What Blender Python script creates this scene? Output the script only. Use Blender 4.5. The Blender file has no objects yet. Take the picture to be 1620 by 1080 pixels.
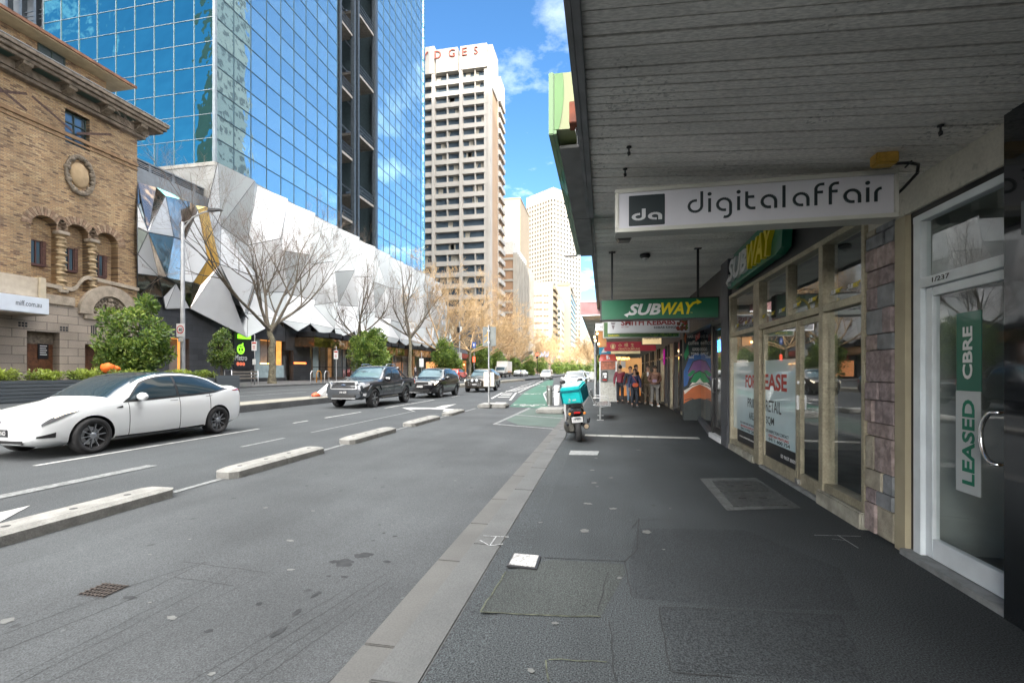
import bpy, bmesh, math, random
from mathutils import Vector, Matrix
random.seed(7)
R = math.radians
SC = bpy.context.scene
COL = SC.collection
PI = math.pi

# ---------- survey helper: turns a sighted direction and a known plane into a world point ----------
F_, VX_, H_, CX_ = 735., 955., 588., 810.
TH = math.atan((VX_ - CX_) / F_)
S_, C_ = math.sin(TH), math.cos(TH)
CZ = 1.45
def ray(u, v):
    a = (u - CX_) / F_
    return (-S_ + C_ * a, C_ + S_ * a, (H_ - v) / F_)
def G(u, v, z=0.):
    r = ray(u, v); t = (z - CZ) / r[2]
    return (r[0] * t, r[1] * t)
def W(u, v, X):
    r = ray(u, v); t = X / r[0]
    return (r[1] * t, CZ + r[2] * t)
def AY(u, v, Y):
    r = ray(u, v); t = Y / r[1]
    return (r[0] * t, CZ + r[2] * t)

# ---------- materials ----------
MATS = {}
def newmat(name):
    m = bpy.data.materials.new(name); m.use_nodes = True
    nt = m.node_tree; nt.nodes.clear()
    out = nt.nodes.new('ShaderNodeOutputMaterial')
    return m, nt, out
def noise_col(nt, coord, col, var, scale, detail=6, col2=None, lo=.35, hi=.65):
    n = nt.nodes.new('ShaderNodeTexNoise'); n.inputs['Scale'].default_value = scale
    n.inputs['Detail'].default_value = detail
    nt.links.new(coord, n.inputs['Vector'])
    r = nt.nodes.new('ShaderNodeValToRGB')
    c2 = col2 or tuple(min(1, c * (1 + var)) for c in col)
    r.color_ramp.elements[0].color = (*[c * (1 - var) for c in col], 1)
    r.color_ramp.elements[1].color = (*c2, 1)
    r.color_ramp.elements[0].position = lo; r.color_ramp.elements[1].position = hi
    nt.links.new(n.outputs['Fac'], r.inputs['Fac'])
    return r.outputs['Color']
def mixc(nt, a, b, fac=.5, mode='MIX'):
    x = nt.nodes.new('ShaderNodeMix'); x.data_type = 'RGBA'; x.blend_type = mode
    if isinstance(fac, (int, float)): x.inputs[0].default_value = fac
    else: nt.links.new(fac, x.inputs[0])
    for k, s in ((6, a), (7, b)):
        if isinstance(s, tuple): x.inputs[k].default_value = (*s[:3], 1)
        else: nt.links.new(s, x.inputs[k])
    return x.outputs[2]
def M(name, col, rough=.6, metal=0., var=.12, scale=3., bump=0., bscale=40., coat=0., spec=.5, emis=None, fine=0., stretch=None):
    """ordinary surface: two noises in the colour, a third as bump"""
    if name in MATS: return MATS[name]
    m, nt, out = newmat(name)
    p = nt.nodes.new('ShaderNodeBsdfPrincipled')
    tc = nt.nodes.new('ShaderNodeTexCoord'); co = tc.outputs['Object']
    if stretch:
        mp = nt.nodes.new('ShaderNodeMapping'); mp.inputs['Scale'].default_value = stretch
        nt.links.new(co, mp.inputs['Vector']); co = mp.outputs['Vector']
    c = noise_col(nt, co, col, var, scale)
    if fine:
        g = noise_col(nt, co, (1, 1, 1), fine, bscale, 3, (1 + fine,) * 3)
        c = mixc(nt, c, g, 1., 'MULTIPLY')
    nt.links.new(c, p.inputs['Base Color'])
    p.inputs['Roughness'].default_value = rough; p.inputs['Metallic'].default_value = metal
    p.inputs['Specular IOR Level'].default_value = spec
    p.inputs['Coat Weight'].default_value = coat; p.inputs['Coat Roughness'].default_value = .03
    if emis:
        p.inputs['Emission Color'].default_value = (*emis[:3], 1); p.inputs['Emission Strength'].default_value = emis[3]
    if bump:
        n = nt.nodes.new('ShaderNodeTexNoise'); n.inputs['Scale'].default_value = bscale; n.inputs['Detail'].default_value = 4
        nt.links.new(co, n.inputs['Vector'])
        b = nt.nodes.new('ShaderNodeBump'); b.inputs['Strength'].default_value = bump; b.inputs['Distance'].default_value = .02
        nt.links.new(n.outputs['Fac'], b.inputs['Height']); nt.links.new(b.outputs['Normal'], p.inputs['Normal'])
    nt.links.new(p.outputs[0], out.inputs[0])
    MATS[name] = m
    return m
def brickmat(name, cols, mortar, bw, bh, plane='yz', gap=.006, rough=.85, bump=.5, off=.5, var=.25):
    if name in MATS: return MATS[name]
    m, nt, out = newmat(name)
    p = nt.nodes.new('ShaderNodeBsdfPrincipled'); p.inputs['Roughness'].default_value = rough
    tc = nt.nodes.new('ShaderNodeTexCoord')
    sp = nt.nodes.new('ShaderNodeSeparateXYZ'); cb = nt.nodes.new('ShaderNodeCombineXYZ')
    nt.links.new(tc.outputs['Object'], sp.inputs[0])
    ad = nt.nodes.new('ShaderNodeMath'); ad.operation = 'ADD'
    nt.links.new(sp.outputs['X'], ad.inputs[0]); nt.links.new(sp.outputs['Y'], ad.inputs[1])
    a, b = {'yz': (sp.outputs['Y'], sp.outputs['Z']), 'xz': (sp.outputs['X'], sp.outputs['Z']), 'xy': (sp.outputs['X'], sp.outputs['Y']), 'az': (ad.outputs[0], sp.outputs['Z'])}[plane]
    nt.links.new(a, cb.inputs[0]); nt.links.new(b, cb.inputs[1])
    br = nt.nodes.new('ShaderNodeTexBrick'); br.offset = off
    nt.links.new(cb.outputs[0], br.inputs['Vector'])
    br.inputs['Scale'].default_value = 1; br.inputs['Brick Width'].default_value = bw; br.inputs['Row Height'].default_value = bh
    br.inputs['Mortar Size'].default_value = gap; br.inputs['Mortar'].default_value = (*mortar, 1)
    br.inputs['Mortar Smooth'].default_value = .3; br.inputs['Bias'].default_value = 0
    br.inputs['Color1'].default_value = (0, 0, 0, 1); br.inputs['Color2'].default_value = (1, 1, 1, 1)
    # one random tone per brick comes out as grey; a ramp turns it into the brick colours
    br.inputs['Mortar'].default_value = (.5, .5, .5, 1)
    rp = nt.nodes.new('ShaderNodeValToRGB'); rp.color_ramp.interpolation = 'LINEAR'
    els = rp.color_ramp.elements
    while len(els) < len(cols): els.new(.5)
    for i, c in enumerate(cols):
        els[i].position = i / (len(cols) - 1); els[i].color = (*c, 1)
    nt.links.new(br.outputs['Color'], rp.inputs['Fac'])
    soft = noise_col(nt, tc.outputs['Object'], (1, 1, 1), var, .7, 5, (1 + var * .6,) * 3, .3, .7)
    fine = noise_col(nt, tc.outputs['Object'], (1, 1, 1), .16, 30, 3, (1.12,) * 3)
    c = mixc(nt, rp.outputs['Color'], mortar, br.outputs['Fac'])
    c = mixc(nt, c, soft, 1., 'MULTIPLY'); c = mixc(nt, c, fine, 1., 'MULTIPLY')
    nt.links.new(c, p.inputs['Base Color'])
    if bump:
        iv = nt.nodes.new('ShaderNodeMath'); iv.operation = 'SUBTRACT'; iv.inputs[0].default_value = 1
        nt.links.new(br.outputs['Fac'], iv.inputs[1])
        bp = nt.nodes.new('ShaderNodeBump'); bp.inputs['Strength'].default_value = bump; bp.inputs['Distance'].default_value = .01
        nt.links.new(iv.outputs[0], bp.inputs['Height']); nt.links.new(bp.outputs['Normal'], p.inputs['Normal'])
    nt.links.new(p.outputs[0], out.inputs[0])
    MATS[name] = m
    return m
def glassmat(name, tint, ior=1.5, rough=.0, wave=.0, bscale=2., refl=1.):
    """thin pane: what is behind shows through the tint, what is in front reflects by Fresnel"""
    if name in MATS: return MATS[name]
    m, nt, out = newmat(name)
    tr = nt.nodes.new('ShaderNodeBsdfTransparent'); tr.inputs[0].default_value = (*tint, 1)
    gl = nt.nodes.new('ShaderNodeBsdfGlossy'); gl.inputs['Roughness'].default_value = rough
    gl.inputs[0].default_value = (refl, refl, refl, 1)
    lw = nt.nodes.new('ShaderNodeLayerWeight'); lw.inputs[0].default_value = .5
    pw = nt.nodes.new('ShaderNodeMath'); pw.operation = 'POWER'; pw.inputs[1].default_value = 3.6; nt.links.new(lw.outputs['Facing'], pw.inputs[0])
    fr = nt.nodes.new('ShaderNodeMapRange'); fr.inputs[3].default_value = .06; fr.inputs[4].default_value = 1.; nt.links.new(pw.outputs[0], fr.inputs[0])
    mx = nt.nodes.new('ShaderNodeMixShader')
    nt.links.new(fr.outputs[0], mx.inputs[0]); nt.links.new(tr.outputs[0], mx.inputs[1]); nt.links.new(gl.outputs[0], mx.inputs[2])
    if wave:
        n = nt.nodes.new('ShaderNodeTexNoise'); n.inputs['Scale'].default_value = bscale; n.inputs['Detail'].default_value = 1
        tc = nt.nodes.new('ShaderNodeTexCoord'); nt.links.new(tc.outputs['Object'], n.inputs['Vector'])
        b = nt.nodes.new('ShaderNodeBump'); b.inputs['Strength'].default_value = wave; b.inputs['Distance'].default_value = .05
        nt.links.new(n.outputs['Fac'], b.inputs['Height']); nt.links.new(b.outputs['Normal'], gl.inputs['Normal'])
    nt.links.new(mx.outputs[0], out.inputs[0])
    MATS[name] = m
    return m
def mirrormat(name, col, rough=.02, wave=.2, bscale=.6, dist=.05, base=None, mixf=1.):
    """coated glass or polished metal that mirrors, with the slow waviness of real panes"""
    if name in MATS: return MATS[name]
    m, nt, out = newmat(name)
    gl = nt.nodes.new('ShaderNodeBsdfPrincipled'); gl.inputs['Metallic'].default_value = mixf
    gl.inputs['Roughness'].default_value = rough; gl.inputs['Base Color'].default_value = (*col, 1)
    tc = nt.nodes.new('ShaderNodeTexCoord')
    n = nt.nodes.new('ShaderNodeTexNoise'); n.inputs['Scale'].default_value = bscale; n.inputs['Detail'].default_value = 2.5
    nt.links.new(tc.outputs['Object'], n.inputs['Vector'])
    b = nt.nodes.new('ShaderNodeBump'); b.inputs['Strength'].default_value = wave; b.inputs['Distance'].default_value = dist
    nt.links.new(n.outputs['Fac'], b.inputs['Height']); nt.links.new(b.outputs['Normal'], gl.inputs['Normal'])
    nt.links.new(gl.outputs[0], out.inputs[0])
    MATS[name] = m
    return m
def emit(name, col, st):
    if name in MATS: return MATS[name]
    m, nt, out = newmat(name)
    e = nt.nodes.new('ShaderNodeEmission'); e.inputs[0].default_value = (*col, 1); e.inputs[1].default_value = st
    nt.links.new(e.outputs[0], out.inputs[0]); MATS[name] = m
    return m

# ---------- mesh building ----------
class B:
    def __init__(s): s.v = []; s.f = []; s.m = []; s.sm = []
    def add(s, vs, fs, mi=0, smooth=False):
        o = len(s.v); s.v += [tuple(v) for v in vs]
        s.f += [tuple(i + o for i in f) for f in fs]; s.m += [mi] * len(fs); s.sm += [smooth] * len(fs)
        return s
    def box(s, x0, x1, y0, y1, z0, z1, mi=0):
        if x0 > x1: x0, x1 = x1, x0
        if y0 > y1: y0, y1 = y1, y0
        if z0 > z1: z0, z1 = z1, z0
        v = [(x0,y0,z0),(x1,y0,z0),(x1,y1,z0),(x0,y1,z0),(x0,y0,z1),(x1,y0,z1),(x1,y1,z1),(x0,y1,z1)]
        return s.add(v, [(0,3,2,1),(4,5,6,7),(0,1,5,4),(1,2,6,5),(2,3,7,6),(3,0,4,7)], mi)
    def bbox(s, x0, x1, y0, y1, z0, z1, b=.01, mi=0):
        """box with bevelled edges"""
        if x0 > x1: x0, x1 = x1, x0
        if y0 > y1: y0, y1 = y1, y0
        if z0 > z1: z0, z1 = z1, z0
        bm = bmesh.new(); r = bmesh.ops.create_cube(bm, size=1)
        for v in bm.verts:
            v.co = Vector(((x0+x1)/2 + v.co.x*(x1-x0), (y0+y1)/2 + v.co.y*(y1-y0), (z0+z1)/2 + v.co.z*(z1-z0)))
        bmesh.ops.bevel(bm, geom=bm.edges[:], offset=min(b, .45*min(x1-x0, y1-y0, z1-z0)), segments=2, affect='EDGES')
        bm.verts.index_update()
        s.add([v.co[:] for v in bm.verts], [[v.index for v in f.verts] for f in bm.faces], mi); bm.free()
        return s
    def quad(s, a, b, c, d, mi=0): return s.add([a, b, c, d], [(0, 1, 2, 3)], mi)
    def poly(s, pts, mi=0): return s.add(pts, [tuple(range(len(pts)))], mi)
    def prism(s, pts, ext, mi=0):
        """closed outline pts pushed along vector ext"""
        n = len(pts); e = Vector(ext)
        v = [tuple(p) for p in pts] + [tuple(Vector(p) + e) for p in pts]
        f = [tuple(range(n))[::-1], tuple(range(n, 2*n))] + [(i, (i+1) % n, n+(i+1) % n, n+i) for i in range(n)]
        return s.add(v, f, mi)
    def tube(s, path, r, n=8, mi=0, cap=True, smooth=True):
        P = [Vector(p) for p in path]; k = len(P)
        rr = r if isinstance(r, (list, tuple)) else [r] * k
        vs = []; up = None
        for i, p in enumerate(P):
            d = (P[min(i+1, k-1)] - P[max(i-1, 0)])
            if d.length < 1e-9: d = Vector((0, 0, 1))
            d.normalize()
            if up is None:
                up = Vector((0, 0, 1)) if abs(d.z) < .9 else Vector((1, 0, 0))
                up = (up - d * up.dot(d)).normalized()
            else:
                up = up - d * up.dot(d)
                up = up.normalized() if up.length > 1e-6 else d.orthogonal().normalized()
            q = d.cross(up)
            for j in range(n):
                a = 2*PI*j/n
                vs.append(p + (up*math.cos(a) + q*math.sin(a)) * rr[i])
        fs = [(i*n+j, i*n+(j+1) % n, (i+1)*n+(j+1) % n, (i+1)*n+j) for i in range(k-1) for j in range(n)]
        s.add(vs, fs, mi, smooth)
        if cap:
            s.add(vs[:n], [tuple(range(n))[::-1]], mi); s.add(vs[-n:], [tuple(range(n))], mi)
        return s
    def cyl(s, c, r, h, axis='z', n=20, mi=0, r2=None):
        d = {'x': Vector((1,0,0)), 'y': Vector((0,1,0)), 'z': Vector((0,0,1))}[axis]
        return s.tube([Vector(c), Vector(c) + d*h], [r, r if r2 is None else r2], n, mi)
    def lathe(s, prof, c, axis='z', n=24, mi=0, smooth=True):
        """profile of (radius, height) turned about an axis"""
        vs = []
        for r, h in prof:
            for j in range(n):
                a = 2*PI*j/n; p, q = r*math.cos(a), r*math.sin(a)
                vs.append({'z': (c[0]+p, c[1]+q, c[2]+h), 'x': (c[0]+h, c[1]+p, c[2]+q), 'y': (c[0]+p, c[1]+h, c[2]+q)}[axis])
        fs = [(i*n+j, i*n+(j+1) % n, (i+1)*n+(j+1) % n, (i+1)*n+j) for i in range(len(prof)-1) for j in range(n)]
        return s.add(vs, fs, mi, smooth)
    def ball(s, c, r, n=10, mi=0, sq=(1, 1, 1)):
        prof = [(max(1e-4, r*math.sin(PI*i/n)), -r*math.cos(PI*i/n)) for i in range(n+1)]
        o = len(s.v); s.lathe(prof, (0, 0, 0), 'z', n*2, mi)
        for i in range(o, len(s.v)):
            v = s.v[i]; s.v[i] = (c[0]+v[0]*sq[0], c[1]+v[1]*sq[1], c[2]+v[2]*sq[2])
        return s
    def xf(s, mat, start=0):
        for i in range(start, len(s.v)): s.v[i] = tuple(mat @ Vector(s.v[i]))
        return s
    def join(s, o, mat=None, mi=None):
        vs = [tuple(mat @ Vector(v)) for v in o.v] if mat else o.v
        k = len(s.v); s.v += vs; s.f += [tuple(i+k for i in f) for f in o.f]
        s.m += o.m if mi is None else [mi]*len(o.m); s.sm += o.sm
        return s

OFF = {}
def parent_off(p):
    return OFF.get(p.name, Vector((0, 0, 0)))
def link(o, parent=None):
    COL.objects.link(o)
    if parent is not None: o.parent = parent
    return o
def obj(name, b, mats, parent=None, world=False, angle=None, fix=False):
    """one mesh object; world=True: b is in world coordinates, shifted into the parent's frame"""
    me = bpy.data.meshes.new(name)
    vs = b.v
    if parent is not None and world:
        o = parent_off(parent); vs = [(v[0]-o.x, v[1]-o.y, v[2]-o.z) for v in vs]
    me.from_pydata(vs, [], b.f)
    if not isinstance(mats, (list, tuple)): mats = [mats]
    for m in mats: me.materials.append(m)
    me.polygons.foreach_set('material_index', b.m)
    me.polygons.foreach_set('use_smooth', b.sm)
    if fix:
        bm = bmesh.new(); bm.from_mesh(me); bmesh.ops.remove_doubles(bm, verts=bm.verts, dist=1e-4)
        bmesh.ops.recalc_face_normals(bm, faces=bm.faces); bm.to_mesh(me); bm.free()
    if angle: me.set_sharp_from_angle(angle=R(angle))
    me.update()
    ob = bpy.data.objects.new(name, me)
    link(ob, parent)
    if parent is not None and world: OFF[ob.name] = parent_off(parent)
    return ob
def tag(o, label=None, cat=None, group=None, kind=None):
    if label: o['label'] = label
    if cat: o['category'] = cat
    if group: o['group'] = group
    if kind: o['kind'] = kind
    return o
def thing(name, label, cat, loc=(0, 0, 0), rz=0., group=None):
    o = bpy.data.objects.new(name, None); o.empty_display_size = .3
    link(o); o.location = loc; o.rotation_euler = (0, 0, rz)
    OFF[o.name] = Vector(loc)
    return tag(o, label, cat, group)
def struct(name, b, m, **k):
    return tag(obj(name, b, m, **k), kind='structure')
def dup(root, loc, rz=0., label=None, group=None, scale=None):
    r = root.copy(); COL.objects.link(r); r.location = loc; r.rotation_euler = (0, 0, rz)
    if scale: r.scale = scale if isinstance(scale, tuple) else (scale,)*3
    if label: r['label'] = label
    if group: r['group'] = group
    for ch in list(root.children):
        c = ch.copy(); COL.objects.link(c); c.parent = r
        for g in ch.children:
            d = g.copy(); COL.objects.link(d); d.parent = c
    return r

# ---------- lettering ----------
def text_b(s, w=None, h=None, shear=0., bold=0., ext=.0, font=None, spacing=1.):
    """text as a flat B in the xy plane, lower left corner at 0,0, fitted to w x h"""
    cu = bpy.data.curves.new('t', 'FONT'); cu.body = s; cu.size = 1; cu.shear = shear; cu.offset = bold; cu.extrude = 0
    cu.space_character = spacing; cu.resolution_u = 3
    o = bpy.data.objects.new('t', cu); COL.objects.link(o)
    dg = bpy.context.evaluated_depsgraph_get(); dg.update()
    me = bpy.data.meshes.new_from_object(o.evaluated_get(dg))
    vs = [v.co.copy() for v in me.vertices]; fs = [tuple(p.vertices) for p in me.polygons]
    bpy.data.objects.remove(o); bpy.data.curves.remove(cu); bpy.data.meshes.remove(me)
    b = B()
    if not vs: return b
    x0 = min(v.x for v in vs); x1 = max(v.x for v in vs); y0 = min(v.y for v in vs); y1 = max(v.y for v in vs)
    sx = w/(x1-x0) if w else None; sy = h/(y1-y0) if h else None
    sx = sx or sy; sy = sy or sx
    b.add([((v.x-x0)*sx, (v.y-y0)*sy, 0) for v in vs], fs)
    return b
def place(b, o, r, up, n, ext=0.):
    """xy plane -> plane at o spanned by r (right) and up, standing off along n; ext gives thickness"""
    o, r, up, n = Vector(o), Vector(r), Vector(up), Vector(n)
    out = B()
    v = [o + r*p[0] + up*p[1] + n*(p[2]+ext) for p in b.v]
    out.add(v, b.f)
    if ext:
        # side walls along boundary edges
        cnt = {}
        for f in b.f:
            for i in range(len(f)):
                a, c = f[i], f[(i+1) % len(f)]; k = (min(a, c), max(a, c)); cnt[k] = cnt.get(k, 0)+1
        low = [o + r*p[0] + up*p[1] + n*p[2] for p in b.v]
        for (a, c), q in cnt.items():
            if q == 1: out.add([v[a], v[c], low[c], low[a]], [(0, 1, 2, 3)])
    return out
FRONT = ((1, 0, 0), (0, 0, 1), (0, -1, 0))      # faces the camera side of the street
LEFTW = ((0, 1, 0), (0, 0, 1), (1, 0, 0))       # walls on the left of the street
RIGHTW = ((0, -1, 0), (0, 0, 1), (-1, 0, 0))    # walls on the right of the street
UP = ((1, 0, 0), (0, 1, 0), (0, 0, 1))
def lettering(s, o, fr, w=None, h=None, shear=0., bold=0., ext=.003, spacing=1.):
    return place(text_b(s, w, h, shear, bold, spacing=spacing), o, *fr, ext=ext)
def flat(pts, o, fr, ext=.003):
    b = B(); b.poly([(p[0], p[1], 0) for p in pts]); return place(b, o, *fr, ext=ext)
def disc(cx, cy, r, n=24, r0=0, sx=1):
    if not r0: return [[(cx+sx*r*math.cos(2*PI*i/n), cy+r*math.sin(2*PI*i/n)) for i in range(n)]]
    out = []
    for i in range(n):
        a, b = 2*PI*i/n, 2*PI*(i+1)/n
        out.append([(cx+r0*math.cos(a)*sx, cy+r0*math.sin(a)), (cx+r*math.cos(a)*sx, cy+r*math.sin(a)), (cx+r*math.cos(b)*sx, cy+r*math.sin(b)), (cx+r0*math.cos(b)*sx, cy+r0*math.sin(b))])
    return out
def stroke(pts, w):
    """ribbon quads along a 2D polyline"""
    out = []
    for a, b in zip(pts[:-1], pts[1:]):
        d = Vector((b[0]-a[0], b[1]-a[1])); d.normalize(); n = Vector((-d.y, d.x))*w/2
        out.append([(a[0]-n.x, a[1]-n.y), (b[0]-n.x, b[1]-n.y), (b[0]+n.x, b[1]+n.y), (a[0]+n.x, a[1]+n.y)])
    return out
def flats(polys, o, fr, ext=.003):
    b = B()
    for p in polys: b.join(flat(p, o, fr, ext))
    return b
def smooth_keys(keys):
    xs = [k[0] for k in keys]; ys = [k[1] for k in keys]; n = len(xs)
    d = [(ys[i+1]-ys[i])/(xs[i+1]-xs[i]) for i in range(n-1)]
    m = [d[0]] + [0 if d[i-1]*d[i] <= 0 else 2*d[i-1]*d[i]/(d[i-1]+d[i]) for i in range(1, n-1)] + [d[-1]]
    def f(x):
        if x <= xs[0]: return ys[0]
        if x >= xs[-1]: return ys[-1]
        i = max(j for j in range(n-1) if xs[j] <= x); h = xs[i+1]-xs[i]; t = (x-xs[i])/h
        return ((2*t**3-3*t*t+1)*ys[i] + (t**3-2*t*t+t)*h*m[i] + (-2*t**3+3*t*t)*ys[i+1] + (t**3-t*t)*h*m[i+1])
    return f

# ---------- common materials ----------
m_black = M('black_paint', (.012, .012, .013), .35, var=.2)
m_blackmet = M('black_metal', (.02, .021, .023), .45, .3, var=.2)
m_dark = M('dark_interior', (.03, .03, .032), .8)
m_white = M('white_paint', (.72, .73, .73), .45, var=.05)
m_offwhite = M('aged_white', (.45, .45, .42), .6, var=.12, scale=5)
m_cream = M('cream_paint', (.40, .34, .21), .5, var=.14, scale=4, fine=.08)
m_steel = M('steel', (.45, .46, .47), .32, .9, var=.1)
m_galv = M('galvanised', (.38, .39, .40), .5, .6, var=.15)
m_conc = M('pale_concrete', (.20, .198, .185), .85, var=.16, scale=6, bump=.5, bscale=60, fine=.1)
m_rubber = M('rubber', (.018, .018, .019), .75, var=.2)
m_chrome = M('chrome', (.7, .7, .7), .12, 1, var=.03)
m_green = M('sign_green', (.006, .12, .055), .28, var=.08, coat=.6)
m_yel = M('letter_yellow', (.72, .58, .01), .4, var=.05)
m_letw = M('letter_white', (.62, .63, .63), .4, var=.04)
m_carglass = mirrormat('vehicle_glass', (.02, .035, .045), .03, .03, 1.5, mixf=0.)
m_carglass.node_tree.nodes['Principled BSDF'].inputs['Specular IOR Level'].default_value = .55
m_shopglass = glassmat('shop_glass', (.88, .91, .90), 1.55, 0, .02, 1.2)
m_headlamp = M('headlamp', (.6, .62, .65), .08, .4, var=.1, coat=1)
m_tail = M('tail_lamp', (.35, .01, .01), .12, var=.1, coat=1)
SKY_SAT = 1.22; SKY_VAL = .46; SKY_STR = .15; CLOUD = (5.2, 5.5, 5.9); FILL_CLOUD = (21, 20.4, 19.6); EXPO = 2.2
# ================= ground =================
def asphalt(name, col, rough=.8, patch=.18, speck=.25, stain=True, fine=320, bump=.35):
    m, nt, out = newmat(name)
    p = nt.nodes.new('ShaderNodeBsdfPrincipled'); p.inputs['Roughness'].default_value = rough; p.inputs['Specular IOR Level'].default_value = .3
    tc = nt.nodes.new('ShaderNodeTexCoord'); co = tc.outputs['Object']
    c = noise_col(nt, co, col, patch, .55, 5)
    mp = nt.nodes.new('ShaderNodeMapping'); mp.inputs['Scale'].default_value = (1.6, .12, 1)
    nt.links.new(co, mp.inputs[0])
    c = mixc(nt, c, noise_col(nt, mp.outputs[0], (1, 1, 1), (.07), 1.3, 3, (1.04,)*3), 1., 'MULTIPLY')   # wheel tracks
    g = noise_col(nt, co, (1, 1, 1), speck, fine, 2, (1+speck*1.6,)*3, .35, .72)
    c = mixc(nt, c, g, 1., 'MULTIPLY')
    if stain:
        v = nt.nodes.new('ShaderNodeTexVoronoi'); v.inputs['Scale'].default_value = 2.1; nt.links.new(co, v.inputs['Vector'])
        r = nt.nodes.new('ShaderNodeValToRGB'); r.color_ramp.elements[0].position = .045; r.color_ramp.elements[1].position = .075
        r.color_ramp.elements[0].color = (.62, .62, .62, 1); r.color_ramp.elements[1].color = (1, 1, 1, 1)
        nt.links.new(v.outputs['Distance'], r.inputs['Fac']); c = mixc(nt, c, r.outputs['Color'], 1., 'MULTIPLY')
        v2 = nt.nodes.new('ShaderNodeTexVoronoi'); v2.inputs['Scale'].default_value = 3.3; nt.links.new(co, v2.inputs['Vector'])
        r2 = nt.nodes.new('ShaderNodeValToRGB'); r2.color_ramp.elements[0].position = .03; r2.color_ramp.elements[1].position = .055
        r2.color_ramp.elements[0].color = (1.7, 1.7, 1.65, 1); r2.color_ramp.elements[1].color = (1, 1, 1, 1)
        nt.links.new(v2.outputs['Distance'], r2.inputs['Fac']); c = mixc(nt, c, r2.outputs['Color'], 1., 'MULTIPLY')
    nt.links.new(c, p.inputs['Base Color'])
    n = nt.nodes.new('ShaderNodeTexNoise'); n.inputs['Scale'].default_value = fine*.7; n.inputs['Detail'].default_value = 2; nt.links.new(co, n.inputs['Vector'])
    b = nt.nodes.new('ShaderNodeBump'); b.inputs['Strength'].default_value = bump; b.inputs['Distance'].default_value = .006
    nt.links.new(n.outputs['Fac'], b.inputs['Height']); nt.links.new(b.outputs['Normal'], p.inputs['Normal'])
    nt.links.new(p.outputs[0], out.inputs[0])
    return m
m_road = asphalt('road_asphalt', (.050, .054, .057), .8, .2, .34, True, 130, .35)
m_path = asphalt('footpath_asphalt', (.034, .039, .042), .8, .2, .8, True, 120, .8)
m_lane = asphalt('lane_asphalt', (.044, .048, .051), .78, .12, .45, True, 90)
m_gutter = asphalt('gutter_asphalt', (.056, .058, .057), .8, .1, .35, True, 150)
m_blue = M('bluestone', (.074, .076, .076), .75, var=.13, scale=2, fine=.12, bscale=90, bump=.25)
m_bluew = M('bluestone_worn', (.30, .28, .255), .75, var=.12, scale=2, fine=.1, bscale=90)
m_line = M('line_paint', (.34, .34, .33), .6, var=.25, scale=9, fine=.15, bscale=60)
m_line2 = M('worn_line_paint', (.14, .145, .145), .65, var=.35, scale=12, fine=.3, bscale=40)
m_bike = M('green_surfacing', (.022, .085, .056), .75, var=.16, scale=1.5, fine=.12, bscale=150)
m_bike2 = M('worn_green_surfacing', (.048, .072, .06), .75, var=.16, scale=1.5, fine=.12, bscale=150)
ZR = -.08
L0 = -40.
def strip(b, x0, z0, x1, z1, y0=L0, y1=900., n=1):
    for i in range(n):
        a = y0+(y1-y0)*i/n; c = y0+(y1-y0)*(i+1)/n
        b.quad((x0, a, z0), (x1, a, z1), (x1, c, z1), (x0, c, z0))
# the earth under everything, out to the horizon
g = B(); g.quad((-1500, -1500, -.6), (1500, -1500, -.6), (1500, 3000, -.6), (-1500, 3000, -.6)); struct('ground', g, m_road)
g = B(); strip(g, -5.3, ZR, -1.30, ZR); struct('road', g, m_road)
g = B(); strip(g, -13.4, ZR, -5.3, ZR); struct('road_traffic_lanes', g, m_lane)
g = B(); strip(g, -1.32, ZR, -.95, ZR-.02, L0, 900); struct('gutter', g, m_gutter)
# bluestone kerb in separate stones with a darker worn outer course
kb = B(); ku = B(); y = -2.
random.seed(3)
while y < 70:
    l = random.uniform(.9, 1.35)
    kb.bbox(-1.32, -1.115, y+.006, y+l-.006, -.3, ZR+.012, .006)
    y += l
y = -2.4
while y < 70:
    l = random.uniform(1.3, 1.9)
    ku.bbox(-1.11, -.86, y+.006, y+l-.006, -.3, ZR+.052, .008)
    y += l
ku.box(-1.11, -.86, 70, 900, -.3, ZR+.05); kb.box(-1.32, -1.115, 70, 900, -.3, ZR+.01)
struct('gutter_stones', kb, M('gutter_stone', (.074, .073, .070), .75, var=.13, scale=2, fine=.12, bscale=90)); struct('kerb', ku, m_blue)
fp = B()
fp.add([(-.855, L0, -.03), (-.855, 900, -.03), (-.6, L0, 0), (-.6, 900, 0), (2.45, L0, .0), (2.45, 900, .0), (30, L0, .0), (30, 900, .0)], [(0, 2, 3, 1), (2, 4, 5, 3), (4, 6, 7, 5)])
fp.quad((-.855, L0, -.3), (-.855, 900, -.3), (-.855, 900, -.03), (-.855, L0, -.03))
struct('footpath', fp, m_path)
# asphalt repair patches in the footpath
m_patch = asphalt('patch_asphalt', (.037, .042, .041), .85, .2, .6, False, 120, .8)
m_patch2 = asphalt('patch_asphalt_dark', (.027, .031, .034), .8, .2, .7, False, 115, .8)
pb = B(); pts = [G(800, 905), G(870, 885), G(985, 892), G(990, 905), G(950, 975), G(760, 968)]
pb.poly([(x, y, .0015) for x, y in pts]); struct('footpath_patch', pb, m_patch)
pb = B(); pts = [G(1008, 835), G(1180, 838), G(1330, 900), G(1360, 965), G(1180, 962), G(1000, 945), G(995, 890)]
pb.poly([(x, y, .0015) for x, y in pts]); struct('footpath_patch', pb, m_patch2)
pb = B(); pts = [G(1045, 962), G(1330, 972), G(1380, 1079), G(1070, 1060)]
pb.poly([(x, y, .003) for x, y in pts]); struct('footpath_patch', pb, m_patch2)
m_moss = M('mossy_crack', (.06, .066, .045), .9, var=.5, scale=20)
m_crack = M('crack', (.016, .017, .018), .9, var=.3, scale=20)
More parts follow.
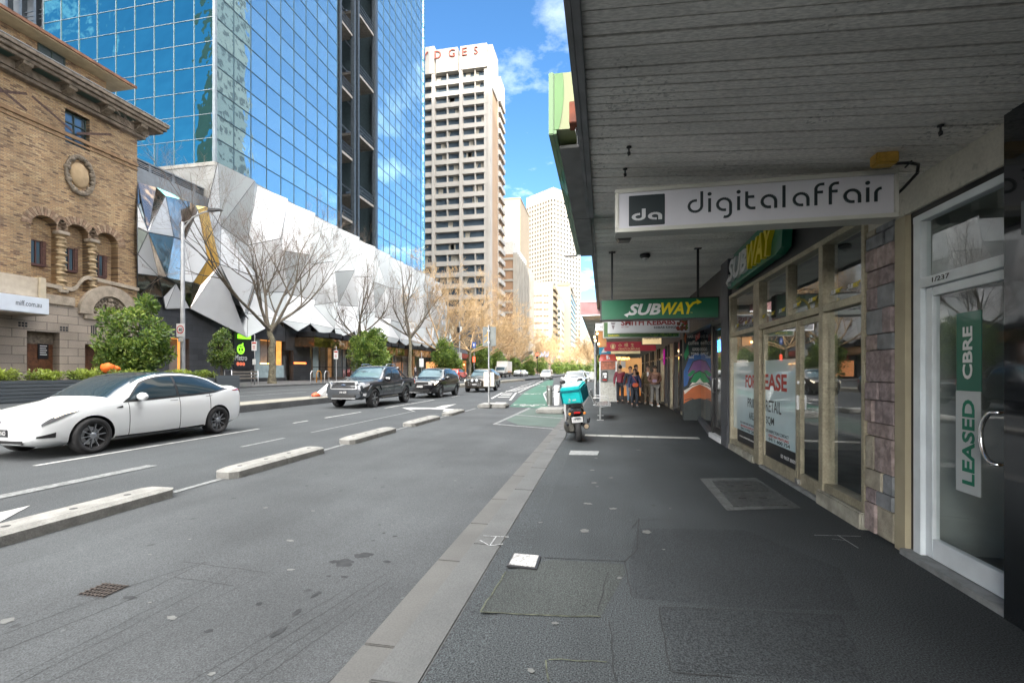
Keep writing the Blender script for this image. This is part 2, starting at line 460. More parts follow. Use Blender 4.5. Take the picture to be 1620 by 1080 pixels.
def crack(pix, w, m, z=.0042, name='footpath_crack', zg=0.):
    random.seed(len(pix)*7+int(pix[0][0])); pts = [G(u, v, zg) for u, v in pix]; q = []
    for a, b in zip(pts[:-1], pts[1:]):
        n = max(2, int(math.dist(a, b)/.06))
        for i in range(n): q.append((a[0]+(b[0]-a[0])*i/n + random.uniform(-.006, .006), a[1]+(b[1]-a[1])*i/n+random.uniform(-.006, .006)))
    q.append(pts[-1]); b = B()
    for s in stroke(q, w): b.poly([(p[0], p[1], z+zg) for p in s])
    return b
cb_ = B()
for pix, w in (([(1010, 820), (1008, 870), (992, 885), (988, 888), (860, 882)], .008), ([(988, 888), (1000, 945)], .006), ([(1043, 960), (1060, 1060)], .007),
               ([(1060, 1062), (1160, 1072)], .007), ([(1045, 960), (1180, 966), (1330, 975)], .006), ([(1010, 822), (1100, 822)], .005), ([(965, 985), (972, 1060), (975, 1079)], .006), ([(945, 968), (962, 905)], .006), ([(1010, 822), (1000, 835)], .006)):
    cb_.join(crack(pix, w*1.0, m_crack))
struct('footpath_cracks', cb_, m_crack)
cb_ = B()
for pix, w in (([(760, 968), (840, 973), (950, 976)], .014), ([(800, 905), (760, 968)], .012), ([(865, 1045), (868, 1079)], .01), ([(866, 1043), (960, 1048)], .009)):
    cb_.join(crack(pix, w*.8, m_moss, .0055))
struct('mossy_joints', cb_, m_moss)
cb_ = B()
rc = []
for k in (0, 1, 3):
    a = (90+k*22, 1079); b_ = (350+k*26, 905-k*1)
    rc.append(([(a[0]-80, a[1]), b_], .003))
for k in range(4): rc.append(([(300+k*35, 1079), (600+k*9, 900+k*8)], .005 if k == 1 else .003))
rc += [([(0, 1005), (210, 925), (310, 893)], .005), ([(0, 1030), (200, 950), (325, 888)], .006), ([(290, 888), (420, 905)], .005), ([(275, 912), (370, 926)], .005), ([(0, 897), (120, 865)], .004),
       ([(520, 1079), (700, 920), (810, 800), (870, 700), (890, 684)], .006)]
for pix, w in rc: cb_.join(crack(pix, w, m_crack, .0012, zg=ZR))
struct('road_cracks', cb_, m_crack)
# oil stains: irregular blobs
m_oil = M('oil_stain', (.020, .022, .024), .95, var=.3, scale=20)
ob_ = B(); random.seed(5)
def blob(b, cx, cy, rx, ry, z):
    n = 22; ph = [random.uniform(0, 6.3) for _ in range(3)]
    b.poly([(cx+rx*(1+.18*math.sin(2*a+ph[0])+.14*math.sin(5*a+ph[1])+.08*math.sin(9*a+ph[2]))*math.cos(a), cy+ry*(1+.18*math.sin(2*a+ph[0])+.14*math.sin(5*a+ph[1]))*math.sin(a), z) for a in [2*PI*i/n for i in range(n)]])
for i, (u, v, rx, ry) in enumerate(((545, 890, .10, .11), (575, 878, .09, .09), (530, 888, .05, .05), (612, 888, .05, .03), (625, 848, .03, .03), (607, 843, .02, .02), (545, 912, .03, .03), (520, 911, .02, .02), (410, 955, .03, .03), (330, 998, .03, .03), (635, 965, .03, .03), (655, 980, .02, .02), (205, 945, .05, .04), (590, 855, .02, .02), (470, 968, .02, .08), (440, 1000, .025, .1), (500, 940, .02, .08), (600, 830, .02, .02))):
    x, y = G(u, v, ZR); blob(ob_, x, y, rx*.85, ry*.6, ZR+.0016+i*.0001)
struct('oil_stains', ob_, m_oil)
m_gum = M('gum_spot', (.10, .103, .10), .8, var=.15, scale=20)
ob_ = B()
for i, (u, v, r) in enumerate(((930, 797, .045), (970, 805, .04), (925, 840, .05), (1023, 842, .05), (940, 764, .04), (967, 756, .03), (937, 744, .04), (1010, 712, .04), (855, 827, .02), (980, 915, .02), (943, 725, .03), (1050, 870, .015), (840, 1062, .02), (878, 987, .02), (1060, 805, .015), (945, 770, .02))):
    x, y = G(u, v); blob(ob_, x, y, r*.9, r*.8, .0065+i*.0001)
struct('gum_spots', ob_, m_gum)
ob_ = B()
for i, (u, v, r) in enumerate(((459, 855, .05), (420, 803, .04), (460, 901, .04), (272, 977, .05), (10, 982, .07), (335, 1066, .03), (495, 808, .03), (300, 853, .02), (237, 877, .02), (237, 953, .02), (720, 760, .03), (745, 716, .04), (700, 730, .03), (660, 700, .03), (790, 700, .03))):
    x, y = G(u, v, ZR); blob(ob_, x, y, r*.7, r*.42, ZR+.0032+i*.0001)
struct('worn_paint_spots', ob_, m_gum)
# painted markings
def P(pix, z=.004, zg=ZR): return [(*G(u, v, zg), zg+z) for u, v in pix]
mk = B(); mw = B()
def bar(b, x0, x1, y0, y1, z=ZR+.008): b.quad((x0, y0, z), (x1, y0, z), (x1, y1, z), (x0, y1, z))
bar(mk, -9.12, -9.02, 5.9, 10.9); bar(mk, -9.1, -9.02, 12.3, 13.0); bar(mk, -9.1, -9.0, 13.9, 16.2); bar(mk, -9.1, -9.0, 18.2, 24)
for y in range(27, 120, 6): bar(mk, -9.1, -9.0, y, y+1.6)
bar(mw, -7.34, -7.12, .5, 6.3); bar(mw, -7.28, -7.18, 8.2, 9.5); bar(mw, -7.26, -7.18, 10.5, 17); bar(mw, -5.4, -5.3, 4.9, 5.7); bar(mw, -5.4, -5.3, 8, 8.9); bar(mw, -5.4, -5.32, 11.1, 12.1); bar(mw, -5.38, -5.3, 14.3, 15.3); bar(mw, -5.3, -5.2, 17, 18.7)
mk.poly(P([(0, 826), (48, 800), (0, 811)], .008))
# straight-and-turn arrow
mk.poly([(*p, ZR+.009) for p in [G(636, 645, ZR), G(659, 652, ZR), G(648, 647.5, ZR), G(700, 646.5, ZR), G(722, 639, ZR), G(700, 641.5, ZR), G(688, 645, ZR), G(650, 644.5, ZR)]])
mk.poly([(*p, ZR+.010) for p in [G(690, 645, ZR), G(727, 648, ZR), G(700, 651, ZR), G(703, 648, ZR), G(680, 647, ZR)]])
# buffer hatching either side of the bike lane
mk.poly(P([(776, 630), (793, 621), (796, 621), (779, 631)], .008)); mk.poly(P([(805, 633), (815, 621), (818, 621), (809, 633)], .008))
for a, b_, v in ((787, 806, 628), (791, 808, 625), (794, 810, 622.5), (783, 800, 637)):
    mk.poly(P([(a, v+.6), (b_, v+.6), (b_+1, v-.5), (a+1.5, v-.5)], .012))
for i in range(9):
    t = i/9.; mk.poly(P([(800+t*55, 619-t*13), (817+t*42, 619-t*13), (817.8+t*42, 618.4-t*13), (801+t*55, 618.4-t*13)], .012))
mk.poly(P([(818, 621), (858, 602), (859.5, 602), (821, 621)], .008)); mk.poly(P([(798, 620), (845, 604), (846, 604), (800.5, 620)], .009))
mk.poly(P([(859, 623), (867, 642), (869.5, 642), (861, 623)], .008)); mk.poly(P([(859, 622), (874, 613), (875, 613.5), (861, 623)], .009))
for v in (620, 624): mk.poly(P([(863, v+.5), (876, v+.5), (876, v-.4), (864, v-.4)], .010))
mk.poly(P([(865, 632), (876, 626), (877, 627), (866, 633)], .011))
mw.poly(P([(779, 671), (836, 645), (840, 646), (785, 671)], .008)); mw.poly(P([(781, 670), (887, 679), (887, 680), (780, 671.5)], .009)); mw.poly(P([(816, 656), (892, 661.5), (892, 662.5), (818, 657)], .009))
struct('lane_markings', mk, m_line); struct('worn_lane_markings', mw, m_line2)
bl = B(); bl.poly(P([(806, 643), (829, 621), (866, 601), (876, 601), (873, 614), (859, 623), (868, 645), (862, 646)], .004)); struct('bike_lane', bl, m_bike)
bl = B(); bl.poly(P([(800, 664), (835, 646), (888, 648), (893, 664), (886, 676), (820, 672)], .004)); struct('faded_bike_lane', bl, m_bike2)
def bike_symbol(cx, cy, w, h):
    """bicycle outline lying on the lane, seen upright by an approaching rider"""
    q = []
    for s in (-1, 1): q += disc(s*.3, -.12, .2, 16, .15)
    q += stroke([(-.3, -.12), (-.1, .22), (.18, .22), (0, -.12), (-.3, -.12)], .05) + stroke([(0, -.12), (-.12, .28)], .05) + stroke([(.3, -.12), (.16, .3), (.26, .34)], .05) + stroke([(-.2, .29), (-.04, .29)], .05)
    return [[(cx+p[0]*w, cy-p[1]*h) for p in s] for s in q]
bs = B()
for k, (u, v) in enumerate(((836, 641), (838, 623), (862, 611))):
    x, y = G(u, v, ZR)
    for j, s in enumerate(bike_symbol(x, y, 1.5, 2.2)): bs.poly([(p[0], p[1], ZR+.0085+j*.00015) for p in s])
struct('bike_lane_symbols', bs, m_line)
# opposite carriageway and far side footpath, on slightly higher ground
g = B(); strip(g, -22.35, .42, -15.0, .02); struct('far_road', g, m_lane)
g = B(); strip(g, -22.5, .55, -22.35, .53); g.quad((-22.35, L0, .3), (-22.35, 900, .3), (-22.35, 900, .53), (-22.35, L0, .53)); struct('far_kerb', g, m_blue)
m_fpath = brickmat('bluestone_paving', [(.08, .083, .084), (.11, .11, .11)], (.05, .05, .05), .9, .5, 'xy', .01, .7, .2)
g = B(); strip(g, -27.9, .66, -22.5, .55); strip(g, -60, .66, -27.9, .66); struct('far_footpath', g, m_fpath)
g = B(); pts = [G(394, 608, .42), G(460, 612.5, .38), G(540, 609, .42), (-21, 60), (-24, 60), (-24, 26)]
# traffic island between the carriageways
g = B(); g.bbox(-14.98, -13.42, -30, 26, -.3, .19, .03); g.bbox(-14.98, -13.42, 26.1, 80, -.3, .19, .03)
struct('traffic_island', g, M('island_concrete', (.19, .18, .15), .85, var=.15, scale=3, fine=.1))
g = B(); g.bbox(-13.42, -13.34, -30, 26, -.3, .175, .02); g.bbox(-15.06, -14.98, -30, 26, -.3, .175, .02); struct('island_kerb', g, M('dark_bluestone', (.085, .087, .088), .7, var=.15, scale=2, fine=.2))
mk = B()
def fz(x): return .02+(-15.0-x)/(7.35)*.40
for (x0, x1, y0, y1) in ((-18.3, -18.2, 10, 26), (-19.9, -19.8, 16, 34)):
    mk.quad((x0, y0, fz(x0)+.006), (x1, y0, fz(x1)+.006), (x1, y1, fz(x1)+.006), (x0, y1, fz(x0)+.006))
struct('far_lane_markings', mk, m_line2)
mk = B(); mk.quad((-16.6, 10, fz(-16.6)+.006), (-16.2, 10, fz(-16.2)+.006), (-16.2, 16, fz(-16.2)+.006), (-16.6, 16, fz(-16.6)+.006)); struct('yellow_edge_marking', mk, M('yellow_paint', (.5, .35, .05), .6, var=.2, scale=9))
# separator kerbs between bike lane and traffic: each concrete unit pair is a thing
def separator(y0, y1, label):
    L = y1-y0; t = thing('lane_separator', label, 'lane separator', (-5.35, y0, ZR), 0, 'concrete lane separators')
    n = 2 if L > 2.4 or L > 2.0 else 1; b = B(); hw = .19
    for k in range(n):
        a = L*k/n+(.006 if k else 0); c = L*(k+1)/n-(.006 if k < n-1 else 0)
        fa = .16 if k == 0 else 0; fc = .16 if k == n-1 else 0
        low = [(-hw, a+fa*.6), (-hw*.55, a), (hw*.55, a), (hw, a+fa*.6), (hw, c-fc*.6), (hw*.55, c), (-hw*.55, c), (-hw, c-fc*.6)]
        ts = .68
        top = [(x*ts, a+fa*.8+(y-a)*(1-(fa*.8+fc*.8)/(c-a))) for x, y in low]
        v = [(x, y, 0) for x, y in low]+[(x, y, .095) for x, y in low]+[(x, y, .13) for x, y in top]
        f = [tuple(range(16, 24))]+[(i, (i+1) % 8, 8+(i+1) % 8, 8+i) for i in range(8)]+[(8+i, 8+(i+1) % 8, 16+(i+1) % 8, 16+i) for i in range(8)]
        b.add(v, f)
    obj('block', b, m_conc, t)
    h = B()
    for k in range(max(3, int(L/.55))):
        yy = .3+k*.55
        if yy < L-.2: h.cyl((0.02, yy, .1295), .035, .003, n=10)
    obj('bolt_holes', h, m_dark, t)
separator(.75, 4.85, 'long concrete separator kerb nearest the camera, cut by the left edge')
separator(5.72, 7.98, 'two-piece concrete separator kerb, second from the camera')
separator(8.92, 11.08, 'concrete separator kerb third from the camera, past the dark ute lane')
separator(12.12, 14.3, 'short concrete separator kerb fourth from the camera')
separator(15.33, 16.98, 'farthest small concrete separator kerb just before the sign island')
# kerb island with the sign pole
t = thing('kerb_island', 'squat concrete kerb island holding the thin grey sign pole', 'kerb island', (-4.65, 19.4, ZR))
b = B(); b.bbox(-.58, -.03, -.5, .5, 0, .16, .04); b.bbox(.0, .62, -.35, .5, 0, .16, .04); obj('block', b, m_conc, t)
b = B(); b.bbox(-.5, .55, -.3, .42, .162, .175, .005); obj('top_slab', b, M('slab_grey', (.28, .28, .27), .8), t)
t = thing('kerb_island', 'low cream concrete kerb island beside the parked scooter in the bike lane', 'kerb island', (-2.15, 17.3, ZR))
b = B(); b.bbox(-.3, .7, -.45, .9, 0, .16, .04); obj('block', b, m_conc, t)
# covers in the ground
t = thing('service_cover', 'large twin steel service cover in a concrete surround before the doorway', 'service cover', (1.66, 6.05, 0))
fr_ = [G(1107, 757), G(1196, 756), G(1268, 804), G(1150, 808)]
b = B(); b.poly([(x-1.66, y-6.05, .006) for x, y in fr_]); obj('surround', b, M('cover_surround', (.085, .09, .09), .8, var=.2, scale=8, fine=.2), t)
cc = M('cover_plate', (.06, .064, .066), .55, .3, var=.25, scale=10, fine=.3)
lr = [G(1127, 762), G(1195, 761), G(1246, 800), G(1160, 802)]
def lerp2(a, b_, t_): return (a[0]+(b_[0]-a[0])*t_, a[1]+(b_[1]-a[1])*t_)
for k, (s0, s1) in enumerate(((0, .46), (.5, 1))):
    q = [lerp2(lr[0], lr[3], s0), lerp2(lr[1], lr[2], s0), lerp2(lr[1], lr[2], s1), lerp2(lr[0], lr[3], s1)]
    b = B(); b.prism([(x-1.66, y-6.05, .008) for x, y in q], (0, 0, .006)); o = obj('plate', b, cc, t)
    b = B()
    for s in (.3, .7):
        m_ = lerp2(lerp2(q[0], q[1], s), lerp2(q[3], q[2], s), .5); b.box(m_[0]-1.70, m_[0]-1.62, m_[1]-6.07, m_[1]-6.03, .0145, .017)
    obj('lifting_hole', b, m_dark, o)
t = thing('pit_lid', 'small square white stone pit lid with black frame beside the kerb', 'pit lid', (-.56, 3.62, 0))
q = [G(812, 877), G(856, 881), G(849, 902), G(801, 897)]
b = B(); b.prism([(x+.56, y-3.62, .002) for x, y in q], (0, 0, .012)); obj('frame', b, m_black, t)
cx = sum(p[0] for p in q)/4; cy = sum(p[1] for p in q)/4
b = B(); b.prism([((x-cx)*.86+cx+.56, (y-cy)*.86+cy-3.62, .016) for x, y in q], (0, 0, .004)); obj('lid', b, M('lid_stone', (.32, .32, .315), .7, var=.25, scale=30, fine=.3, bscale=60), t)
q = [G(903, 713), G(948, 714), G(945, 720), G(900, 719)]
b = B(); b.prism([(x, y, .001) for x, y in q], (0, 0, .008)); tag(obj('pit_lid', b, M('lid_grey', (.2, .21, .21), .7, var=.2, scale=20)), 'flat grey metal pit lid in the footpath behind the scooter', 'pit lid')
q = [G(882, 706), G(960, 701), G(962, 706), G(880, 711)]
t = thing('drain_grate', 'rusty square drain grate in the near road asphalt', 'drain grate', (-3.43, 2.64, ZR)); t.scale = (.8, .8, 1)
b = B()
for i in range(7):
    b.box(-.13+i*.04, -.115+i*.04, -.11, .11, .003, .009)
for i in range(5): b.box(-.14, .14, -.1+i*.045, -.09+i*.045, .0095, .0125)
obj('bars', b, M('rust_iron', (.05, .04, .035), .8, .3, var=.3, scale=30), t)
b = B(); b.box(-.14, .14, -.12, .12, .0005, .0025); obj('recess', b, m_dark, t)
# pale tactile strip across the footpath
b = B()
for i in range(9):
    b.box(-.42+i*.275, -.42+i*.275+.265, 10.62, 10.86, .002, .009)
struct('paving_strip', b, M('strip_stone', (.36, .36, .34), .7, var=.12, scale=4))
# chalk survey marks
ck = B()
for s in stroke([G(764, 848, -.03), G(805, 850, -.03)], .012)+stroke([G(785, 849, -.03), G(775, 864, -.03)], .012)+stroke([G(759, 855, -.03), G(775, 864, -.03), G(796, 861, -.03)], .012): ck.poly([(p[0], p[1], -.0225) for p in s])
for s in stroke([G(1288, 849), G(1362, 851)], .012)+stroke([G(1325, 849), G(1358, 870)], .012)+stroke([G(1316, 855), G(1340, 858)], .010): ck.poly([(p[0], p[1], .0185) for p in s])
struct('chalk_marks', ck, M('chalk', (.26, .27, .275), .9, var=.4, scale=60))
# ================= right-hand shops =================
XW = 2.37
def soffit_z(x): return 2.956+.0615*(2.37-x)
m_soff = M('soffit_boards', (.78, .755, .70), .6, var=.22, scale=.9, fine=.16, bscale=60, stretch=(.5, 1.6, 1), bump=.2)
m_soffd = M('soffit_groove', (.035, .032, .028), .9)
m_bronze = M('bronze_frame', (.36, .325, .235), .42, .35, var=.18, scale=5, fine=.1)
m_headb = M('header_beam', (.52, .50, .43), .65, var=.1, scale=3, fine=.06)
m_wframe = M('white_frame', (.68, .73, .75), .4, var=.08, scale=4)
m_pil = M('pilaster_grey', (.075, .08, .09), .6, var=.2, scale=3, bump=.2, bscale=30)
m_facia = M('shop_fascia_black', (.028, .028, .03), .5, var=.3, scale=3)
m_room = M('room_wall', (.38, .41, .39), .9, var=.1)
m_roomf = M('room_floor', (.12, .125, .125), .7, var=.2)
m_poster = M('poster_blue', (.50, .66, .69), .3, var=.04, coat=1.)
m_postk = M('poster_black', (.012, .013, .016), .4)
m_red = M('letter_red', (.42, .03, .02), .5, var=.05)
m_stoneA = brickmat('cut_stone', [(.17, .11, .10), (.26, .19, .17), (.20, .16, .16), (.30, .24, .16), (.22, .15, .13)], (.06, .055, .05), .33, .14, 'yz', .008, .85, .8, .37)

def mould(m, amt=.5, sc=26):
    nt = m.node_tree; p = nt.nodes['Principled BSDF']; src = p.inputs['Base Color'].links[0].from_socket
    tc = nt.nodes.new('ShaderNodeTexCoord'); n = nt.nodes.new('ShaderNodeTexNoise'); n.inputs['Scale'].default_value = sc; n.inputs['Detail'].default_value = 2
    k = nt.nodes.new('ShaderNodeTexNoise'); k.inputs['Scale'].default_value = 1.3; mu = nt.nodes.new('ShaderNodeMath'); mu.operation = 'MULTIPLY'
    for q in (n, k): nt.links.new(tc.outputs['Object'], q.inputs['Vector'])
    nt.links.new(n.outputs['Fac'], mu.inputs[0]); nt.links.new(k.outputs['Fac'], mu.inputs[1])
    r = nt.nodes.new('ShaderNodeValToRGB'); r.color_ramp.elements[0].position = .36; r.color_ramp.elements[1].position = .40; nt.links.new(mu.outputs[0], r.inputs['Fac'])
    f = nt.nodes.new('ShaderNodeMath'); f.operation = 'MULTIPLY'; f.inputs[1].default_value = amt; nt.links.new(r.outputs['Color'], f.inputs[0])
    nt.links.new(mixc(nt, src, (.08, .075, .07), f.outputs[0]), p.inputs['Base Color'])
mould(m_soff, .38, 34); mould(m_headb, .25, 14); mould(m_bronze, .3, 30)
def room(parent, x0, x1, y0, y1, z0, z1, mw, mf, name='room'):
    b = B()
    b.quad((x1, y0, z0), (x1, y1, z0), (x1, y1, z1), (x1, y0, z1))
    b.quad((x0, y0, z0), (x1, y0, z0), (x1, y0, z1), (x0, y0, z1)); b.quad((x0, y1, z0), (x1, y1, z0), (x1, y1, z1), (x0, y1, z1))
    b.quad((x0, y0, z1), (x1, y0, z1), (x1, y1, z1), (x0, y1, z1)); b.quad((x0, y0, z0), (x1, y0, z0), (x1, y1, z0), (x0, y1, z0), 1)
    return obj(name, b, [mw, mf], parent, world=True)
def panes(name, parent, y0, y1, z0, z1, x=XW+.03, m=None):
    b = B(); b.quad((x, y0, z0), (x, y1, z0), (x, y1, z1), (x, y0, z1)); return obj(name, b, m or m_shopglass, parent, world=True)
def fbar(b, y0, y1, z0, z1, d=.05, proud=.0, x=XW):
    b.bbox(x-proud, x+d, y0, y1, z0, z1, .004)

# ---- awnings: boards across the footpath with open joints between them ----
def soffit(name, x0, x1, y0, y1, zf, pitch, parent):
    b = B(); y = y0; zf0 = zf; rs_ = random.Random(5)
    while y < y1:
        a, c = y+.0055, min(y+pitch-.0055, y1); dz = rs_.uniform(-.003, .003); zf = (lambda g0, dz: lambda x: g0(x)+dz)(zf0, dz)
        b.quad((x0, a, zf(x0)), (x1, a, zf(x1)), (x1, c, zf(x1)), (x0, c, zf(x0)))
        b.quad((x0, a, zf(x0)), (x1, a, zf(x1)), (x1, a, zf(x1)+.012), (x0, a, zf(x0)+.012))
        b.quad((x0, c, zf(x0)), (x1, c, zf(x1)), (x1, c, zf(x1)+.012), (x0, c, zf(x0)+.012))
        y += pitch
    o = obj(name, b, m_soff, parent, world=True)
    zf = zf0; b = B(); b.prism([(x0, y0, zf(x0)+.016), (x1, y0, zf(x1)+.016), (x1, y0, zf(x1)+.3), (x0, y0, zf(x0)+.2)], (0, y1-y0, 0))
    obj('roof_deck', b, m_soffd, parent, world=True)
    return o
aw = thing('street_awning', 'low grey board awning overhead above the footpath at the top right', 'awning', (1.1, 1., 3.0))
soffit('soffit', -.137, 2.5, -6., 5.0, soffit_z, .085, aw)
b = B(); b.bbox(-.175, -.14, -6, 5, 3.085, 3.42, .006); b.bbox(-.14, -.10, -6, 5., 3.075, 3.112, .004); obj('edge_trim', b, M('awning_trim', (.2, .205, .21), .6, .3, var=.2, scale=4), aw, world=True)
aw2 = thing('street_awning', 'higher board awning over the footpath beyond the hanging lightbox sign', 'awning', (1.1, 10., 3.6))
sz2 = lambda x: 3.60+.02*(2.4-x)
soffit('soffit', -.18, 2.75, 5.0, 16.4, sz2, .11, aw2)
b = B(); b.bbox(-.22, -.18, 5.0, 16.4, 3.60, 3.95, .006); b.bbox(-.18, -.14, 5., 16.4, 3.625, 3.655, .004); b.box(-.175, 2.5, 4.96, 5.0, 3.12, 3.9); obj('edge_trim', b, M('awning_trim_light', (.3, .3, .29), .6, .2, var=.2, scale=4), aw2, world=True)
aw3 = thing('street_awning', 'wide pale-edged awning farther down the row of shops beyond the green sign', 'awning', (1.0, 25., 3.5))
soffit('soffit', -.72, 2.9, 16.45, 60., lambda x: 3.42, .16, aw3)
b = B(); b.bbox(-.76, -.72, 16.45, 60, 3.40, 3.80, .006); b.bbox(-.76, 2.6, 16.40, 16.44, 3.42, 3.5, .006); obj('edge_trim', b, m_offwhite, aw3, world=True)
t = thing('awning_sign', 'faded pink box sign on the end of the far awning', 'sign', (-.3, 16.3, 3.4))
b = B(); b.bbox(-.80, .12, 16.3, 16.38, 3.43, 3.86, .005); obj('panel', b, M('faded_pink', (.42, .22, .22), .6, var=.15), t, world=True)
b = B(); b.bbox(-.83, .15, 16.28, 16.39, 3.39, 3.428, .005); b.bbox(-.83, .15, 16.28, 16.39, 3.862, 3.89, .005); obj('frame', b, m_steel, t, world=True)
obj('lettering', lettering('M', (-.2, 16.295, 3.56), FRONT, h=.12), m_letw, t, world=True)

# green fascia box bolted to the awning edge
t = thing('fascia_lightbox', 'bright green and cream box sign bolted along the awning edge', 'sign', (-.3, 5, 3.2))
m_gf = M('fascia_green', (.05, .19, .022), .35, var=.08, coat=.3)
m_gcream = M('fascia_pale', (.26, .30, .13), .4, var=.06)
b = B(); b.bbox(-.40, -.36, 3.42, 7.05, 3.20, 3.66, .006); b.bbox(-.36, -.34, 3.42, 7.05, 3.20, 3.23, .003); obj('front_panel', b, m_gf, t, world=True)
b = B(); b.box(-.358, -.20, 3.43, 7.05, 3.235, 3.65); obj('end_panel', b, m_gcream, t, world=True)
# green curved wave on the end panel
pts = [(-.358, 3.236)]+[(-.358+.07*math.sin(PI*(i/14.)*.5+.5), 3.236+.413*i/14) for i in range(15)][::1]+[(-.358, 3.649)]
b = B(); b.poly([(x, 3.426, z) for x, z in pts]); obj('wave_stripe', b, M('fascia_mid_green', (.07, .22, .03), .35), t, world=True)
b = B(); b.bbox(-.335, -.145, 3.6, 5.3, 3.175, 3.2, .004); b.bbox(-.335, -.145, 5.31, 6.2, 3.175, 3.2, .004); b.bbox(-.335, -.145, 6.21, 7.03, 3.178, 3.2, .004); obj('underside_panel', b, M('fascia_grey', (.22, .22, .215), .7, var=.15, scale=4), t, world=True)
b = B(); b.bbox(-.24, -.185, 3.30, 3.42, 3.21, 3.36, .004); obj('bracket', b, M('rust_red', (.20, .05, .02), .7, var=.3, scale=14), t, world=True)
b = B()
for z0 in (3.42, 3.22):
    b.tube([(-.19, 3.38, z0), (-.20, 3.37, z0-.03), (-.19, 3.38, z0-.07), (-.18, 3.39, z0-.03), (-.19, 3.38, z0)], .004, 6)
    b.tube([(-.188, 3.38, z0-.07), (-.184, 3.4, z0-.13)], .003, 5)
obj('carabiner', b, m_steel, t, world=True)

# ---- small fittings on the soffit ----
t = thing('junction_box', 'small yellow junction box with a black cable on the awning boards', 'junction box', (1.94, 3.72, 2.93))
b = B(); b.bbox(-.07, .07, -.05, .05, -.03, .06, .012); obj('box', b, M('old_yellow', (.42, .25, .04), .6, var=.15, scale=20), t)
b = B(); b.tube([(.05, .0, -.02), (.14, -.02, -.03), (.22, .02, -.03), (.26, .1, -.06), (.24, .22, -.12), (.17, .27, -.2)], .011, 8); obj('cable', b, m_black, t)
b = B(); b.tube([(.14, -.05, -.03), (.14, .02, -.045)], .006, 6); b.tube([(.24, .06, -.08), (.27, .1, -.05)], .006, 6); obj('cable_clip', b, m_black, t)
for i, (u, v) in enumerate(((995, 238), (989, 272), (1488, 205))):
    r = ray(u, v); x = .5; 
    for _ in range(20):
        tt = (soffit_z(x)-.03-CZ)/r[2]; x = r[0]*tt
    b = B(); b.lathe([(.001, .03), (.018, .03), (.018, .022), (.006, .018), (.006, -.005), (.012, -.01), (.012, -.024), (.005, -.03), (.001, -.034)], (x, r[1]*tt, soffit_z(x)-.034), n=10)
    b.tube([(x, r[1]*tt, soffit_z(x)-.04), (x+.01, r[1]*tt, soffit_z(x)-.06), (x-.008, r[1]*tt, soffit_z(x)-.07)], .004, 6)
    tag(obj('ceiling_hook', b, m_blackmet), ['short dark hook in the boards above the left of the lettered lightbox', 'bent thin hook just above the black logo square of the lightbox', 'dark twisted hook near the yellow junction box'][i], 'hook', 'hooks left in the awning boards')
t = thing('awning_light', 'square grey light fitting under the awning behind the white lightbox', 'light fitting', (.30, 7.2, 3.62))
b = B(); b.bbox(-.13, .13, -.13, .13, -.14, .03, .015); obj('housing', b, M('lamp_housing', (.28, .27, .23), .6, var=.1), t)
b = B(); b.add([(-.12, -.12, -.142), (.12, -.12, -.142), (.12, .12, -.142), (-.12, .12, -.142), (-.08, -.08, -.21), (.08, -.08, -.21), (.08, .08, -.21), (-.08, .08, -.21)], [(0, 1, 5, 4), (1, 2, 6, 5), (2, 3, 7, 6), (3, 0, 4, 7), (4, 5, 6, 7)]); obj('lens', b, M('lamp_lens', (.12, .115, .10), .3, coat=.5), t)
t = thing('awning_light', 'small black round spotlight on the boards above the green sign', 'light fitting', (.75, 8.9, 3.6))
b = B(); b.lathe([(.001, 0), (.09, 0), (.1, -.04), (.07, -.07), (.001, -.07)], (0, 0, .02), n=16); obj('housing', b, m_black, t)
b = B(); b.ball((0, 0, -.05), .05, 8); obj('bulb', b, M('bulb_white', (.6, .6, .58), .3), t)

# ---- lightbox with the lettered name ----
Z0, Z1 = 2.59, 2.935; YS = 3.89
t = thing('lightbox_sign', 'long pale hanging lightbox lettered in black above the footpath, nearest the camera', 'sign', (1.1, YS, 2.76))
b = B(); b.box(.12, 2.10, YS+.012, YS+.15, Z0+.02, Z1-.02); obj('panel', b, M('lightbox_face', (.56, .56, .60), .35, var=.03, coat=.2), t, world=True)
b = B()
fw = .028
b.bbox(.093, 2.125, YS-.004, YS+.17, Z0-.004, Z0+fw, .004); b.bbox(.093, 2.125, YS-.004, YS+.17, Z1-fw, Z1+.004, .004)
b.bbox(.093, .093+fw, YS-.003, YS+.169, Z0+fw+.002, Z1-fw-.002, .004); b.bbox(2.125-fw, 2.125, YS-.003, YS+.169, Z0+fw+.002, Z1-fw-.002, .004)
obj('frame', b, M('lightbox_frame', (.50, .50, .45), .4, .1, var=.06), t, world=True)
m_ink = M('letter_ink', (.008, .018, .022), .4, var=.05)
def zof(u, v):  # point on the sign face
    x, z = AY(u, v, YS); return x, z
